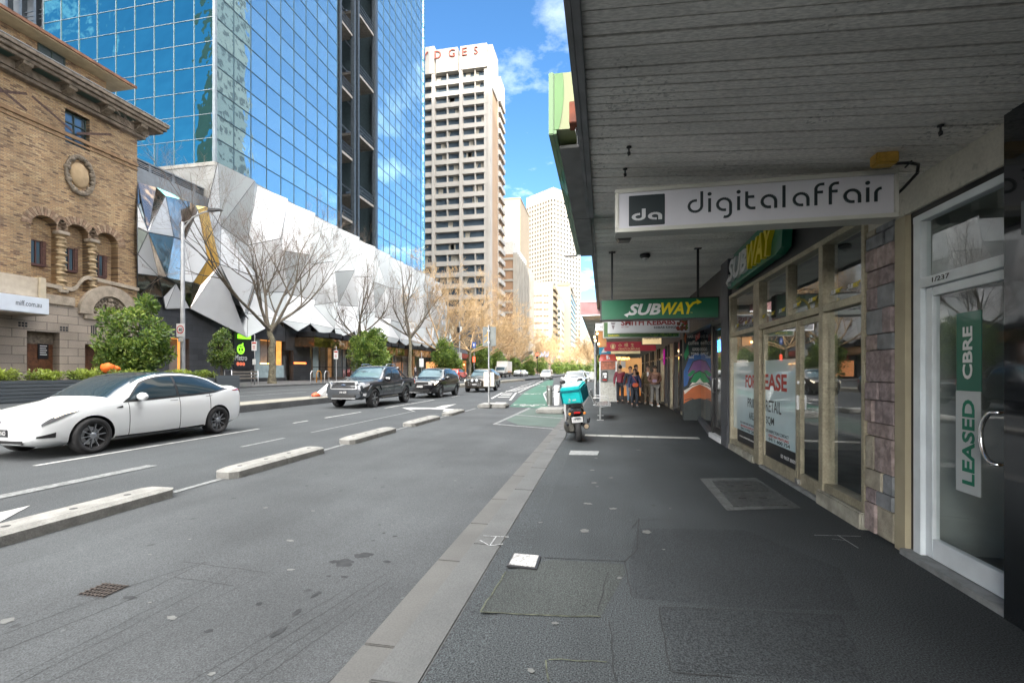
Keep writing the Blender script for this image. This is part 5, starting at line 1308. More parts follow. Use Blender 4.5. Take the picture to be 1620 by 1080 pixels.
# ground-floor shopfronts below the folded screen
sf = thing('shopping_centre_frontage', 'dark stone shop frontage with lit windows beneath the folded white panels', 'shopfront', (XL, 40, .66))
m_ds = brickmat('dark_stone', [(.028, .03, .034), (.05, .053, .058), (.035, .037, .042)], (.015, .015, .017), .8, .4, 'yz', .01, .45, .3)
def sy(u, X=XL): return W(u, 580, X)[0]
def sz(u, v, X=XL): return W(u, v, X)[1]
b = B(); X0 = XL-.02
wy0, wy1 = sy(404), sy(452); dyl, dyr = sy(452.5), sy(464.5); wz0, wz1 = .95, sz(430, 538)
for (a, c, z0, z1) in ((yc+.05, sy(268), .6, 6.6), (sy(300), wy0, .6, 6.6), (sy(268), sy(300), 3.7, 6.6), (wy0, wy1, .6, wz0), (wy0, wy1, wz1, 6.6), (dyl, dyr, 3.4, 6.6), (dyr, sy(492), .6, 6.6)):
    b.box(X0-.4, X0, a, c, z0, z1)
obj('stone_wall', b, m_ds, sf, world=True)
def lit_room(y0, y1, z0, z1, m, depth=2.5, nm='lit_interior'):
    b = B(); X1 = X0-.42; X2_ = X1-depth
    b.quad((X2_, y0, z0), (X2_, y1, z0), (X2_, y1, z1), (X2_, y0, z1)); b.quad((X1, y0, z0), (X2_, y0, z0), (X2_, y0, z1), (X1, y0, z1)); b.quad((X1, y1, z0), (X2_, y1, z0), (X2_, y1, z1), (X1, y1, z1)); b.quad((X1, y0, z0), (X1, y1, z0), (X2_, y1, z0), (X2_, y0, z0)); b.quad((X1, y0, z1), (X1, y1, z1), (X2_, y1, z1), (X2_, y0, z1))
    return obj(nm, b, m, sf, world=True)
m_orng = M('lit_orange_room', (.5, .25, .08), .6, var=.5, scale=1.5, emis=(1, .42, .1, .25))
m_orng2 = M('lit_warm_room', (.3, .16, .08), .6, var=.6, scale=1.6, emis=(1, .5, .2, .06))
lit_room(wy0, wy1, wz0, wz1, m_orng); lit_room(sy(268), sy(300), .7, 3.7, m_orng)
zm_ = sz(430, 577)
b = B(); b.box(X0-.2, X0-.18, wy0, wy1, wz0, zm_); b.box(X0-.2, X0-.18, wy0, wy0+.75, zm_, wz1); obj('frosted_panel', b, M('frosted', (.30, .38, .40), .35, var=.1, coat=.3), sf, world=True)
b = B(); b.box(X0-.6, X0-.5, wy0, wy1-.6, zm_+.08, zm_+.16); obj('strip_light', b, emit('strip_orange', (1, .45, .12), 3), sf, world=True)
b = B()
for k in range(5): b.box(X0-.3, X0-.24, wy0+.8+k*.95, wy0+.86+k*.95, zm_, wz1)
obj('mullions', b, m_black, sf, world=True)
b = B()
for k in range(14): b.box(X0-2.2, X0-2.05, wy0+.9+k*.33, wy0+1.1+k*.33, zm_, zm_+.3+.5*random.random())
obj('shelves', b, M('shelf_goods', (.2, .08, .04), .7, var=.5, scale=5), sf, world=True)
b = B(); b.box(X0-1.5, X0-1.2, dyl, dyr, .6, 3.4); obj('doorway', b, m_dark, sf, world=True)
b = B(); y0, z0 = LW(465, 575.5); b.box(X0+.01, X0+.05, sy(465), sy(484), z0, z0+.18); obj('orange_name_strip', b, emit('strip_red', (1, .22, .06), .8), sf, world=True)
# supermarket sign
py0, py1 = sy(369), sy(401); pz0, pz1 = sz(385, 583), sz(385, 527)
b = B(); b.bbox(X0, X0+.12, py0, py1, pz0, pz1, .01); sg = obj('sign_panel', b, M('sign_panel_black', (.018, .02, .024), .5), sf, world=True)
XS = X0+.125; ap0 = sy(372); ap1 = sy(386); az = sz(379, 560); ah = sz(379, 542)-az; aw_ = ap1-ap0; ac = (ap0+ap1)/2
m_ag = M('emblem_green', (.22, .62, .03), .5, emis=(.25, .8, .03, .45))
q = disc(ac, az+ah*.42, ah*.43, 24, ah*.33, sx=aw_/ah)+disc(ac-aw_*.14, az+ah*.40, ah*.24, 16, ah*.15, sx=.8)+disc(ac+aw_*.14, az+ah*.40, ah*.24, 16, ah*.15, sx=.8)+[[(ac-.05*aw_, az+ah*.75), (ac+.25*aw_, az+ah*1.02), (ac+.3*aw_, az+ah*.85), (ac+.05*aw_, az+ah*.7)]]
b = B()
for i, p in enumerate(q): b.join(flat(p, (XS, 0, 0), LEFTW, .002+i*.00015))
obj('emblem', b, m_ag, sg, world=True)
obj('lettering', lettering('Metro', (XS, sy(370), sz(380, 570)), LEFTW, w=sy(389)-sy(370), h=sz(380, 561)-sz(380, 570), bold=.015), m_letw, sg, world=True)
b = B(); 
ry = [sy(374.5), sy(379), sy(383.5)]; rz = sz(379, 575.5); rr = (ry[1]-ry[0])*.46
for k in range(3):
    for i, p in enumerate(disc(ry[k], rz, rr, 16, rr*.62)+disc(ry[k], rz, rr*.3, 10)): b.join(flat(p, (XS, 0, 0), LEFTW, .002+i*.0001))
obj('round_emblems', b, M('emblem_red', (.6, .12, .06), .5, emis=(.8, .2, .1, .3)), sg, world=True)
b = B(); b.bbox(X0, X0+.5, sy(374), sy(389), sz(382, 536), sz(382, 529), .02); obj('green_header', b, m_ag, sg, world=True)
# glazed shops farther along with copper canopies
random.seed(31)
uu = [493, 532, 560, 592, 625, 660, 688]
for k in range(len(uu)-1):
    a, c = sy(uu[k]), sy(uu[k+1])
    b = B(); b.box(X0-.05, X0, a, a+.25, .6, 6.2); b.box(X0-.05, X0, a, c, 3.9, 6.2); b.box(X0-.05, X0, a+.25, c, .6, .9); obj('pier', b, M('taupe_panel', (.12, .095, .075), .5, .2, var=.2), sf, world=True)
    b = B(); b.quad((X0-.03, a+.25, .9), (X0-.03, c, .9), (X0-.03, c, 3.9), (X0-.03, a+.25, 3.9)); obj('shop_pane', b, m_shopglass, sf, world=True)
    lit_room(a+.2, c, .7, 3.9, (m_orng2, m_dark, m_orng2, m_dark, m_orng2, m_dark)[k], 3)
    b = B()
    for j in range(3): b.box(X0-.02, X0+.05, a+.25+(c-a)*(.25+.25*j), a+.31+(c-a)*(.25+.25*j), .9, 3.9)
    b.box(X0-.02, X0+.04, a+.25, c, 1.9, 1.96); obj('mullion', b, m_blackmet, sf, world=True)
b = B(); b.box(X0-.02, X0-.01, sy(493.5), sy(504), .9, 3.9); obj('frosted_panel', b, M('frosted', (.30, .38, .40), .35), sf, world=True)
b = B(); b.box(X0-.6, X0-.4, sy(502), sy(507), 2.9, 3.6); obj('gold_lamp', b, emit('gold_lamp', (1, .6, .15), 2.2), sf, world=True)
m_cop = mirrormat('copper_canopy', (.62, .42, .26), .14, .8, .6, .3)
for (u0, u1, v0, v1, X) in ((497, 560, 548, 533, XL+2.0), (606, 640, 560, 548, XL+1.6), (648, 682, 563, 552, XL+1.2)):
    a = W(u0, v0, X)[0]; c = W(u1, v0, X)[0]; z0 = W(u0, v0, X)[1]; z1 = W(u0, v1, X)[1]
    t = thing('copper_canopy', {497: 'mirror-finish copper canopy over the glazed shop beside the black wall', 606: 'copper canopy with a glowing emblem behind the round street tree', 648: 'small far copper canopy under the white folded points'}[u0], 'canopy', (X, a, z0), group='copper shop canopies')
    b = B(); b.bbox(XL, X, a, c, z0, z1, .02); obj('fascia', b, m_cop, t, world=True)
    b = B()
    n = 3
    for k in range(n): b.bbox(XL+.2, X+.1, a+(c-a)*k/n+.1, a+(c-a)*(k+1)/n-.15, z1+.04+.1*(k % 2), z1+.5+.1*(k % 2), .02)
    obj('black_louvres', b, m_blackmet, t, world=True)
# ================= glass tower =================
tw = thing('glass_tower', 'tall blue mirror-glass office tower with an open steel stair shaft', 'building', (-29.5, 50, 15))
XT = -29.5; YT = 30.8; P_ = 1.87; ZB = 17.7; NZ = 50
m_tg1 = mirrormat('tower_glass', (.50, .74, .82), .015, .12, .55, .10, mixf=.88)
m_tg2 = mirrormat('tower_glass_front', (.13, .42, .43), .015, .22, .45, .3)
m_tg3 = mirrormat('tower_glass_deep', (.44, .68, .78), .02, .12, .55, .10, mixf=.88)
m_mull = M('mullion_dark', (.05, .08, .10), .4, .5); m_mull2 = M('mullion_light', (.24, .28, .30), .4, .4)
random.seed(17)
NF = 9   # modules along the front, then along the street either side of the shaft
ysh0, ysh1 = YT+9*P_+.3, YT+14*P_-.15; yend = YT+22.6*P_
b1 = B(); b2 = B()
def pane_quad(b, p, r, up, n, tilt, mi):
    a, c_ = random.uniform(-tilt, tilt), random.uniform(-tilt, tilt)
    r, up, n = Vector(r), Vector(up), Vector(n); p = Vector(p)
    q = []
    for s, t_ in ((0, 0), (1, 0), (1, 1), (0, 1)): q.append(p+r*s+up*t_+n*((s-.5)*a+(t_-.5)*c_))
    b.add([tuple(v) for v in q], [(0, 1, 2, 3)], mi)
for k in range(NZ):
    z = ZB+k*P_
    for j in range(9): pane_quad(b2, (XT-(j+1)*P_, YT, z), (P_, 0, 0), (0, 0, P_), (0, -1, 0), .012, 0)
    j = 0; y = YT
    while y < yend-.1:
        if not (ysh0-.5 < y+P_/2 < ysh1+.5):
            pane_quad(b1, (XT, y, z), (0, P_, 0), (0, 0, P_), (1, 0, 0), .006, 0 if k % 2 else 1)
        y += P_
tag(obj('street_glass_panes', b1, [m_tg1, m_tg3], tw, world=True), kind='stuff')
tag(obj('front_glass_panes', b2, m_tg2, tw, world=True), kind='stuff')
b = B(); b2_ = B(); zt_ = ZB+NZ*P_
for k in range(NZ+1):
    z = ZB+k*P_; b.box(XT-9*P_, XT+.02, YT-.03, YT+.03, z-.02, z+.02)
    b2_.box(XT-.03, XT+.035, YT, ysh0, z-.03, z+.03); b2_.box(XT-.03, XT+.035, ysh1, yend, z-.03, z+.03)
for j in range(10): b.box(XT-j*P_-.025, XT-j*P_+.025, YT-.045, YT+.035, ZB, zt_)
y = YT+P_
while y < yend:
    if not (ysh0 < y < ysh1): b2_.box(XT-.03, XT+.045, y-.02, y+.02, ZB, zt_)
    y += P_
tag(obj('front_mullions', b, m_mull2, tw, world=True), kind='stuff'); tag(obj('street_mullions', b2_, m_mull, tw, world=True), kind='stuff')
b = B(); b.box(XT-.15, XT+.1, YT-.08, YT+.12, ZB, zt_); obj('corner_post', b, m_mull2, tw, world=True)
b = B(); b.box(XT-9*P_, XT-.5, YT+.4, ysh0-.2, 13, zt_); b.box(XT-9*P_, XT-6, ysh0-.2, ysh1+.2, 13, zt_); b.box(XT-9*P_, XT-.5, ysh1+.2, yend, 13, zt_); obj('core', b, M('tower_core', (.03, .05, .06), .6), tw, world=True)
m_tst = brickmat('tower_plinth_stone', [(.27, .27, .255), (.31, .31, .295)], (.18, .18, .17), 1.87, 1.3, 'az', .015, .6, .2, 0)
b = B(); b.box(XT-9.2*P_, XT+.06, YT-.1, yend, 12.5, ZB-.04); obj('plinth', b, m_tst, tw, world=True)
b = B(); b.box(XT-9.2*P_, XT+.1, YT-.14, yend+.05, ZB-.32, ZB-.038); obj('plinth_band', b, M('plinth_band', (.33, .32, .29), .6), tw, world=True)
# stair shaft: steel columns, landings, railings
m_st = M('shaft_steel', (.055, .07, .085), .45, .4, var=.15); m_sl = M('landing_slab', (.20, .19, .175), .8, var=.2)
for y in (ysh0+.25, ysh0+.37*(ysh1-ysh0), ysh0+.47*(ysh1-ysh0), ysh1-.35, ysh1-.05):
    b = B(); b.bbox(XT-.35, XT+.15, y-.17, y+.17, 13, zt_, .02); obj('steel_column', b, m_st, tw, world=True)
b = B(); b.box(XT-6, XT-5.9, ysh0, ysh1, 13, zt_); obj('shaft_back_wall', b, M('shaft_wall', (.05, .05, .05), .8), tw, world=True)
k = 0; z = 15.5; lefty = ysh0+.5; midy = ysh0+.42*(ysh1-ysh0)
while z < 80 and k < 30:
    a, c = ((midy+.4, ysh1-.5) if k % 2 == 0 else (lefty, midy-.3))
    b = B(); b.box(XT-5, XT-.1, a, c, z, z+.3); ld = obj('landing', b, m_sl, tw, world=True)
    b = B()
    for q in range(int((c-a)/.28)): b.box(XT-.12, XT-.08, a+q*.28, a+q*.28+.04, z+.3, z+1.4)
    for h in (.55, .95, 1.4): b.box(XT-.13, XT-.07, a, c, z+h, z+h+.05)
    for h in (2.0,): b.box(XT-3, XT-2.9, lefty, ysh1-.5, z+h, z+h+.25)
    obj('railing', b, m_st, ld, world=True)
    z += 1.87*2 if True else 0; k += 1
    b = B(); b.prism([(XT-2.5, a, z-3.4), (XT-2.5, c, z-1.6), (XT-2.5, c, z-1.35), (XT-2.5, a, z-3.15)], (.9, 0, 0)); obj('stair_flight', b, m_st, ld, world=True)
b = B(); b.box(XT-.4, XT+.12, yend, yend+.5, 14, zt_)
obj('end_fin', b, mirrormat('fin_glass', (.42, .66, .62), .15, .9, 1.2, .3), tw, world=True)
b = B(); b.box(XT-40, XT-9*P_-.3, YT+2, yend, 13, zt_); obj('west_wing', b, M('wing_wall', (.06, .07, .08), .6), tw, world=True)
b = B()
for k in range(18):
    b.box(XT-9*P_-6, XT-9*P_-.3, YT+1.2, YT+1.6, 24+k*3.74, 24.3+k*3.74)
    for q in range(3): b.box(XT-9*P_-6, XT-9*P_-.3, YT+1.1, YT+1.15, 24.8+k*3.74+q*.4, 24.87+k*3.74+q*.4)
for q in range(4): b.box(XT-9*P_-.9-q*1.6, XT-9*P_-.6-q*1.6, YT+.9, YT+1.3, 20, zt_)
obj('west_steel_frame', b, m_st, tw, world=True)
b = B(); b.box(XL-14, XL-1.2, yend+.6, 77.5, 12, 17.2)
for k in range(4): b.box(XL-1.2, XL-1.15, 73.6+k*.9, 74.1+k*.9, 13.6, 14.8, 1)
obj('end_block', b, [m_stonep, m_dark], tw, world=True)
# ================= farther buildings =================
m_hw = M('hotel_white', (.285, .27, .245), .7, var=.06, scale=.2)
m_ht = M('hotel_tan', (.25, .17, .105), .8, var=.07, scale=.3)
m_hg = mirrormat('hotel_glass', (.16, .22, .28), .06, .25, .3, mixf=.6)
m_hc = M('hotel_curtain', (.34, .32, .27), .7, var=.3, scale=.8)
YH = 112.5
ht = thing('hotel_tower', 'cream concrete hotel tower with red letters along its sunlit parapet', 'building', (-35, YH, 0))
def hx(u): return AY(u, 300, YH)[0]
def hz(v): return AY(740, v, YH)[1]
Hh = hz(76)
b = B(); b.box(-75, XL-.1, YH+1.2, YH+16.5, 0, Hh-2); obj('core', b, m_ht, ht, world=True)
p0, p1, p2 = hx(771), hx(727), hx(683); bay = (p0-p2)/2
piers = [p0+.5-bay*k for k in range(8)]
b = B()
for k, p in enumerate(piers): b.bbox(p-.42, p+.42, YH-.35, YH+1.2, 0, hz(94), .05)
obj('piers', b, m_hw, ht, world=True)
zf1 = hz(112.5); fh = 2.87
win = B(); spn = B(); thin = B(); cur = B(); random.seed(44)
nfl = 26
for f in range(nfl):
    zt_ = zf1-f*fh
    if zt_-fh < 0: break
    for k in range(7):
        a, c = piers[k+1]+.42, piers[k]-.42
        spn.box(a, c, YH-.15, YH+1.1, zt_-fh, zt_-fh+1.15)
        win.quad((a, YH+.9, zt_-fh+1.15), (c, YH+.9, zt_-fh+1.15), (c, YH+.9, zt_), (a, YH+.9, zt_))
        if f not in (13, 14, 15): thin.box((a+c)/2-.11, (a+c)/2+.11, YH-.1, YH+.9, zt_-fh+1.15, zt_)
        n = random.choice((0, 1, 1, 2)); 
        for q in range(n):
            xx = a+random.random()*(c-a-1.4); cur.quad((xx, YH+1.0-.12, zt_-fh+1.15), (xx+random.uniform(.5, 1.6), YH+.88, zt_-fh+1.15), (xx+1.3, YH+.88, zt_-.1), (xx, YH+.88, zt_-.1))
for nm, q, m in (('spandrels', spn, m_hw), ('window_bands', win, m_hg), ('window_mullions', thin, m_hw), ('curtains', cur, m_hc)): tag(obj(nm, q, m, ht, world=True), kind='stuff')
b = B()
for (u0, u1, vt) in ((640, 688, 78.5), (691, 725, 79), (729, 771, 73)):
    b.box(hx(u0), hx(u1), YH-.5, YH+2, zf1+.2, AY((u0+u1)/2, vt, YH)[1])
b.box(-75, XL-.2, YH+.2, YH+16, zf1+.15, hz(86)); b.box(hx(772), hx(776.5), YH-.4, YH+3, zf1-4, hz(80)); obj('parapet', b, m_hw, ht, world=True)
m_hr = M('hotel_letters', (.22, .035, .02), .5)
for ch, u0, u1 in (('R', 646, 656), ('Y', 668, 679), ('D', 689, 699), ('G', 711, 721), ('E', 732, 740), ('S', 751, 757)):
    vt = 84-(u0-689)*.115+0; zt_ = AY(u0, vt, YH)[1]; zb2 = AY(u0, vt+12, YH)[1]
    obj('sign_letter', lettering(ch, (hx(u0), YH-.5, zb2), FRONT, w=hx(u1)-hx(u0), h=zt_-zb2, ext=.25, bold=.0), m_hr, ht, world=True)
def hy(u): return W(u, 300, XL)[0]
b = B(); b.box(XL-1.5, XL+.25, YH-.1, hy(777.5), 0, zf1+2); b.box(XL-1, XL+.05, hy(777.5), hy(788), hz(112), zf1+6); b.box(XL-1, XL+.3, hy(777.5), hy(786), zf1-4, zf1+7); b.box(XL-1, XL+.5, hy(789), hy(796), zf1-3, zf1+4)
obj('side_white_edge', b, m_hw, ht, world=True)
b = B(); b.box(XL-1, XL, hy(777.6), hy(788), 0, zf1+1); obj('side_tan_wall', b, m_ht, ht, world=True)
b = B(); g_ = B()
ya_, yb2 = hy(788), hy(796.5)
for f in range(25):
    z = zf1-f*fh
    if z < fh: break
    b.prism([(XL-.8, ya_, z-fh), (XL+.55, ya_+.3, z-fh), (XL+.55, yb2, z-fh), (XL-.8, yb2, z-fh)], (0, 0, 1.2)); g_.box(XL-.8, XL-.3, ya_, yb2, z-fh+1.2, z)
b.box(XL-1, XL+.1, ya_-.4, ya_, 0, zf1)
tag(obj('side_balconies', b, m_hw, ht, world=True), kind='stuff'); tag(obj('side_windows', g_, m_hg, ht, world=True), kind='stuff')

def block(name, label, x0, x1, y0, y1, z1, m, fl=None, bay=None, wm=None, ws=(.6, .5), sides=('front', 'street'), z0=0., cat='building', dep=.06, roof=None, wz0=4., rec=False):
    """tower block with a regular grid of windows; up to a hundred as parts, more as one part"""
    t = thing(name, label, cat, ((x0+x1)/2, y0, z0))
    b = B(); b.box(x0, x1, y0, y1, z0, z1); obj('wall', b, m, t, world=True)
    if roof: 
        b = B(); b.box(x0-.3, x1+.3, y0-.3, y1+.3, z1, z1+.8); obj('roof_edge', b, roof, t, world=True)
    if fl:
        q = []
        n = int((z1-wz0-1.)/fl)
        for f in range(n):
            zz_ = wz0+f*fl
            if 'front' in sides:
                k = max(1, int((x1-x0)/bay)); w_ = (x1-x0)/k
                for i in range(k):
                    a = x0+w_*(i+.5-ws[0]/2); q.append((a, a+w_*ws[0], y0-dep, y0+.1, zz_, zz_+fl*ws[1]))
            if 'street' in sides or 'left' in sides:
                k = max(1, int((y1-y0)/bay)); w_ = (y1-y0)/k
                X = x1 if 'street' in sides else x0
                for i in range(k):
                    a = y0+w_*(i+.5-ws[0]/2); q.append((X-.1, X+dep, a, a+w_*ws[0], zz_, zz_+fl*ws[1]) if 'street' in sides else (X-dep, X+.1, a, a+w_*ws[0], zz_, zz_+fl*ws[1]))
        if len(q) <= 100:
            for e in q:
                b = B(); b.box(*e); obj('window', b, wm, t, world=True)
        else:
            b = B()
            for e in q: b.box(*e)
            tag(obj('windows', b, wm, t, world=True), kind='stuff')
    return t
m_blk = M('black_cladding', (.045, .05, .058), .5, var=.2, scale=.6)
t = block('black_building', 'dark clad low building with a red awning below the hotel', XL-20, XL-.6, 78, 106, 12.5, m_blk, 3.6, 3.4, m_win, (.7, .5), wz0=6.2)
b = B(); b.prism([(XL-.6, 80, 6.2), (XL-.6, 80, 4.9), (XL+1.7, 80, 4.6), (XL+1.7, 80, 5.0)], (0, 17, 0)); obj('awning_roof', b, m_blk, t, world=True)
b = B(); b.box(XL+1.72, XL+1.76, 80, 97, 4.0, 4.9); b.quad((XL-.6, 79.95, 4.3), (XL+1.72, 79.95, 4.0), (XL+1.72, 79.95, 4.6), (XL-.6, 79.95, 4.9)); obj('red_awning', b, M('awning_red', (.33, .06, .035), .7, var=.2), t, world=True)
b = B(); b.box(XL-.6, XL-.55, 84, 94, .7, 3.8); obj('lit_entrance', b, M('lit_entrance', (.2, .07, .03), .6, var=.5, scale=.7, emis=(1, .35, .08, .12)), t, world=True)
b = B()
for k in range(4): b.ball((XL-.4, 86+k*2, 2.9), .12, 5)
obj('wall_lamp', b, emit('amber_lamp', (1, .5, .12), 4), t, world=True)
m_gb = M('precast_grey', (.24, .225, .195), .8, var=.08, scale=.3); m_gt = M('tan_infill', (.22, .135, .08), .8, var=.1, scale=.4)
YG_ = 150.
gx = AY(818, 400, YG_)[0]
t = thing('banded_office_block', 'tan brick office block with pale bands and ribbed street side', 'building', (gx, YG_, 0))
zg = AY(818, 400, YG_)[1]
b = B(); b.box(gx-30, gx-1.2, YG_, YG_+38, 0, zg-.3); obj('brick_infill', b, m_gt, t, world=True)
b = B(); b.box(gx-1.3, gx+.0, YG_-.25, YG_+.8, 0, zg)
fhh = (AY(818, 415, YG_)[1]-AY(818, 432, YG_)[1])
z = zg-fhh*.62
while z > 3: b.box(gx-30, gx-1.3, YG_-.2, YG_+.2, z, z+.75); z -= fhh
obj('precast_bands', b, m_gb, t, world=True)
b = B()
for k in range(12): b.box(gx-1.2, gx+.25, YG_+1.2+k*3.1, YG_+2.3+k*3.1, 3, zg-.2)
obj('street_ribs', b, m_gb, t, world=True)
b = B(); b.box(gx-1.4, gx-.6, YG_+.8, YG_+38, 3, zg-.5); obj('street_glazing', b, m_win, t, world=True)
px = AY(812, 390, YG_+3)[0]; b = B(); b.box(px-16, px, YG_+3, YG_+30, zg-1, AY(812, 382, YG_+3)[1]); obj('plant_room', b, M('plant_grey', (.36, .36, .34), .7), t, world=True)
b = B(); b.prism([(gx, YG_+2, 5.2), (gx+3.4, YG_+2, 8.4), (gx+3.4, YG_+2, 9.2), (gx, YG_+2, 6.6)], (0, 10, 0)); obj('entry_canopy', b, m_hw, t, world=True)
# pale tower behind
YP = 330.; xa, xb = AY(780, 320, YP)[0], AY(823, 320, YP)[0]
m_pale = M('pale_tower', (.20, .16, .11), .7, var=.05, scale=.05); m_palew = M('pale_tower_window', (.22, .17, .12), .4, var=.2, scale=.3)
block('pale_tower', 'pale sandy tower rising behind the banded office block', xa, xb, YP, YP+40, AY(822, 314, YP)[1], m_pale, 7.5, 5.5, m_palew, (.45, .35), ('front',), roof=m_pale, wz0=30)
# white office block
YW = 256.; xw0, xw1 = AY(826, 450, YW)[0], AY(874, 450, YW)[0]; zw = AY(860, 446, YW)[1]
m_wh = M('sunlit_white', (.235, .215, .18), .7, var=.05, scale=.2); m_whw = M('amber_blind', (.13, .085, .045), .4, var=.4, scale=.5)
t = thing('white_office_block', 'sunlit white office block with rows of brown windows and dark slatted side', 'building', (xw1, YW, 0))
b = B(); b.box(xw0-20, xw1, YW, YW+60, 0, zw); obj('wall', b, m_wh, t, world=True)
vs = [469, 480, 490.5, 501, 512, 523, 534]
for v in vs:
    for (u0, u1) in ((833, 840), (842.5, 858), (860, 868)):
        a = AY(u0, v-5, YW); c = AY(u1, v, YW); b = B(); b.box(a[0], c[0], YW-.12, YW+.1, c[1], a[1]-.9); w_ = obj('window', b, m_whw, t, world=True)
        b = B(); n = max(2, int((c[0]-a[0])/1.4))
        for i in range(1, n): x = a[0]+(c[0]-a[0])*i/n; b.box(x-.1, x+.1, YW-.2, YW-.13, c[1], a[1]-.9)
        obj('window_bars', b, m_wh, w_, world=True)
b = B(); y_ = W(880, 450, xw1)[0]
for k in range(9): b.prism([(xw1, YW+1, zw-2-k*3.9), (xw1+1.2, YW+3, zw-2-k*3.9), (xw1+1.2, y_, zw-2-k*3.9), (xw1, y_, zw-2-k*3.9)], (0, 0, -1.7))
obj('side_slats', b, M('side_slat', (.20, .155, .10), .7, var=.2), t, world=True)
# pale slab with blue glass flank
YQ = 300.; xq0, xq1 = AY(880, 455, YQ)[0], AY(902.5, 455, YQ)[0]; zq = AY(890, 452, YQ)[1]
t = block('pale_slab_building', 'pale cream slab building with a blue glass flank and brown roof strip', xq0, xq1, YQ, YQ+28, zq, M('cream_slab', (.21, .175, .13), .75, var=.05), roof=None)
b = B(); b.box(xq1, xq1+.3, YQ+1, YQ+50, 4, zq-4); obj('glass_flank', b, mirrormat('flank_glass', (.35, .45, .5), .1, .2, .3), t, world=True)
b = B()
for k in range(14): b.box(xq1+.3, xq1+.6, YQ+1, YQ+50, 6+k*3.8, 7.4+k*3.8)
obj('flank_bands', b, m_wh, t, world=True)
b = B(); b.box(xq0+1, xq1-1, YQ-.4, YQ+20, zq+.05, zq+2); obj('roof_strip', b, M('roof_brown', (.3, .17, .09), .7), t, world=True)
t = block('stepped_building', 'narrow grey-green building wedged in front of the cream slab', AY(876, 475, 275)[0], AY(888, 475, 275)[0], 275, 295, AY(880, 474, 275)[1], M('sage_wall', (.34, .33, .26), .7), 3.6, 3., m_win, (.7, .5))
# tall white gridded tower, turned to the street
tw2 = thing('white_gridded_tower', 'tall sunlit white tower with a grid of small square windows, turned to the street', 'building', (0, 0, 0))
YV = 480.; cx_, cz_ = AY(875, 296, YV); Wd = 34.
base = Vector((cx_, YV, 0)); d1 = Vector((math.cos(R(180-52)), math.sin(R(180-52)), 0)); d2 = Vector((d1.y, -d1.x, 0))
d1 = Vector((-.80, .60, 0)); d2 = Vector((.60, .80, 0))
tw2.location = base; OFF[tw2.name] = base.copy()
W1 = 40.; W2 = 44.
b = B(); c0 = base; c1 = base+d1*W1; c2 = base+d1*W1+d2*W2; c3 = base+d2*W2
b.prism([tuple(c) for c in (c0, c1, c2, c3)], (0, 0, cz_)); obj('wall', b, m_wh, tw2, world=True)
b = B()
for side, (d, Wn, nn) in enumerate(((d1, W1, Vector((-.6, -.8, 0))), (d2, W2, Vector((.8, -.6, 0))))):
    nb = 10 if side == 0 else 9
    for f in range(40):
        z = cz_-14-f*4.6
        if z < 10: break
        for i in range(nb):
            s = Wn*(i+.30)/nb; e = Wn*(i+.72)/nb; o_ = base+nn*.15
            p = [o_+d*s, o_+d*e]
            b.add([tuple(p[0]+Vector((0, 0, z))), tuple(p[1]+Vector((0, 0, z))), tuple(p[1]+Vector((0, 0, z+2.0))), tuple(p[0]+Vector((0, 0, z+2.0)))], [(0, 1, 2, 3)], side)
tag(obj('windows', b, [M('window_amber', (.06, .042, .025), .4, var=.4, scale=.3), M('window_slate', (.03, .03, .028), .3, var=.4, scale=.3)], tw2, world=True), kind='stuff')
# low far buildings closing the street
block('far_block', 'hazy cream block at the far end of the street behind the trees', -2, 18, 560, 580, 34, m_pale, 4, 4, m_palew, (.5, .5), ('front',))
block('far_block', 'brown corner building with a blue awning at the far crossing', AY(838, 560, 210)[0]-14, AY(862, 560, 210)[0], 210, 235, 12, M('far_brown', (.22, .16, .11), .8), 4, 4, m_win, (.6, .5), wz0=5)
t = thing('blue_awning', 'bright blue awning on the far corner building', 'awning', (0, 0, 0)); t.location = (-24, 208, 4); OFF[t.name] = Vector((-24, 208, 4))
a0 = AY(855, 560, 207.)[0]; a1 = AY(867, 560, 207.)[0]; b = B(); b.prism([(a0, 205, 8.2), (a0, 209.5, 10.6), (a0, 209.5, 8.2)], (a1-a0, 0, 0)); obj('cloth', b, M('awning_blue', (.05, .2, .5), .6), t, world=True)
b = B(); b.box(a0, a0+.1, 205, 209, 8.1, 8.19); b.box(a1-.1, a1, 205, 209, 8.1, 8.19); obj('frame', b, m_steel, t, world=True)
# right-hand side beyond the awnings
block('corner_building', 'cream corner building at the far right behind the awning posts', 3.2, 20, 62, 110, 14, m_pale, 3.6, 3.4, m_win, (.55, .5), ('left',))
block('glass_flats', 'low brick flats farther along the right side of the street', 4, 22, 115, 230, 11, m_brk, 3.4, 4, m_win, (.5, .5), ('left',))
# unseen towers: first two added to shade the street, the rest show in the glass
m_t1 = M('tower_stone', (.30, .22, .18), .7, var=.08, scale=.1); m_t2 = M('tower_bounce_pale', (.34, .33, .31), .4, var=.2, scale=.1)  # facade of the first shading tower kept pale to bounce light
HT = 138.
block('unseen_tower', 'unseen tall tower added behind the camera on the right to shade the street', 2.6, 40, -48, -11, HT, m_t2, 4.2, 4.5, m_winb, (.7, .6), ('front', 'street'), wz0=6)
block('unseen_tower', 'unseen pink tower added farther behind on the right to shade the street', 2.6, 46, -125, -50, 120, m_t1, 4.2, 4.5, m_win, (.55, .6), ('street',), wz0=6)
block('unseen_tower', 'brown office tower behind the camera on the left', -98, -72, -70, -40, 95, m_t1, 4.2, 4.5, m_win, (.55, .6), ('street',), wz0=6)
block('unseen_tower', 'pink stone tower standing back from the street on the right', 42, 62, 34, 58, 58, M('tower_pink', (.42, .26, .20), .7, var=.06), 4, 4, m_win, (.5, .5), ('left',), wz0=8)
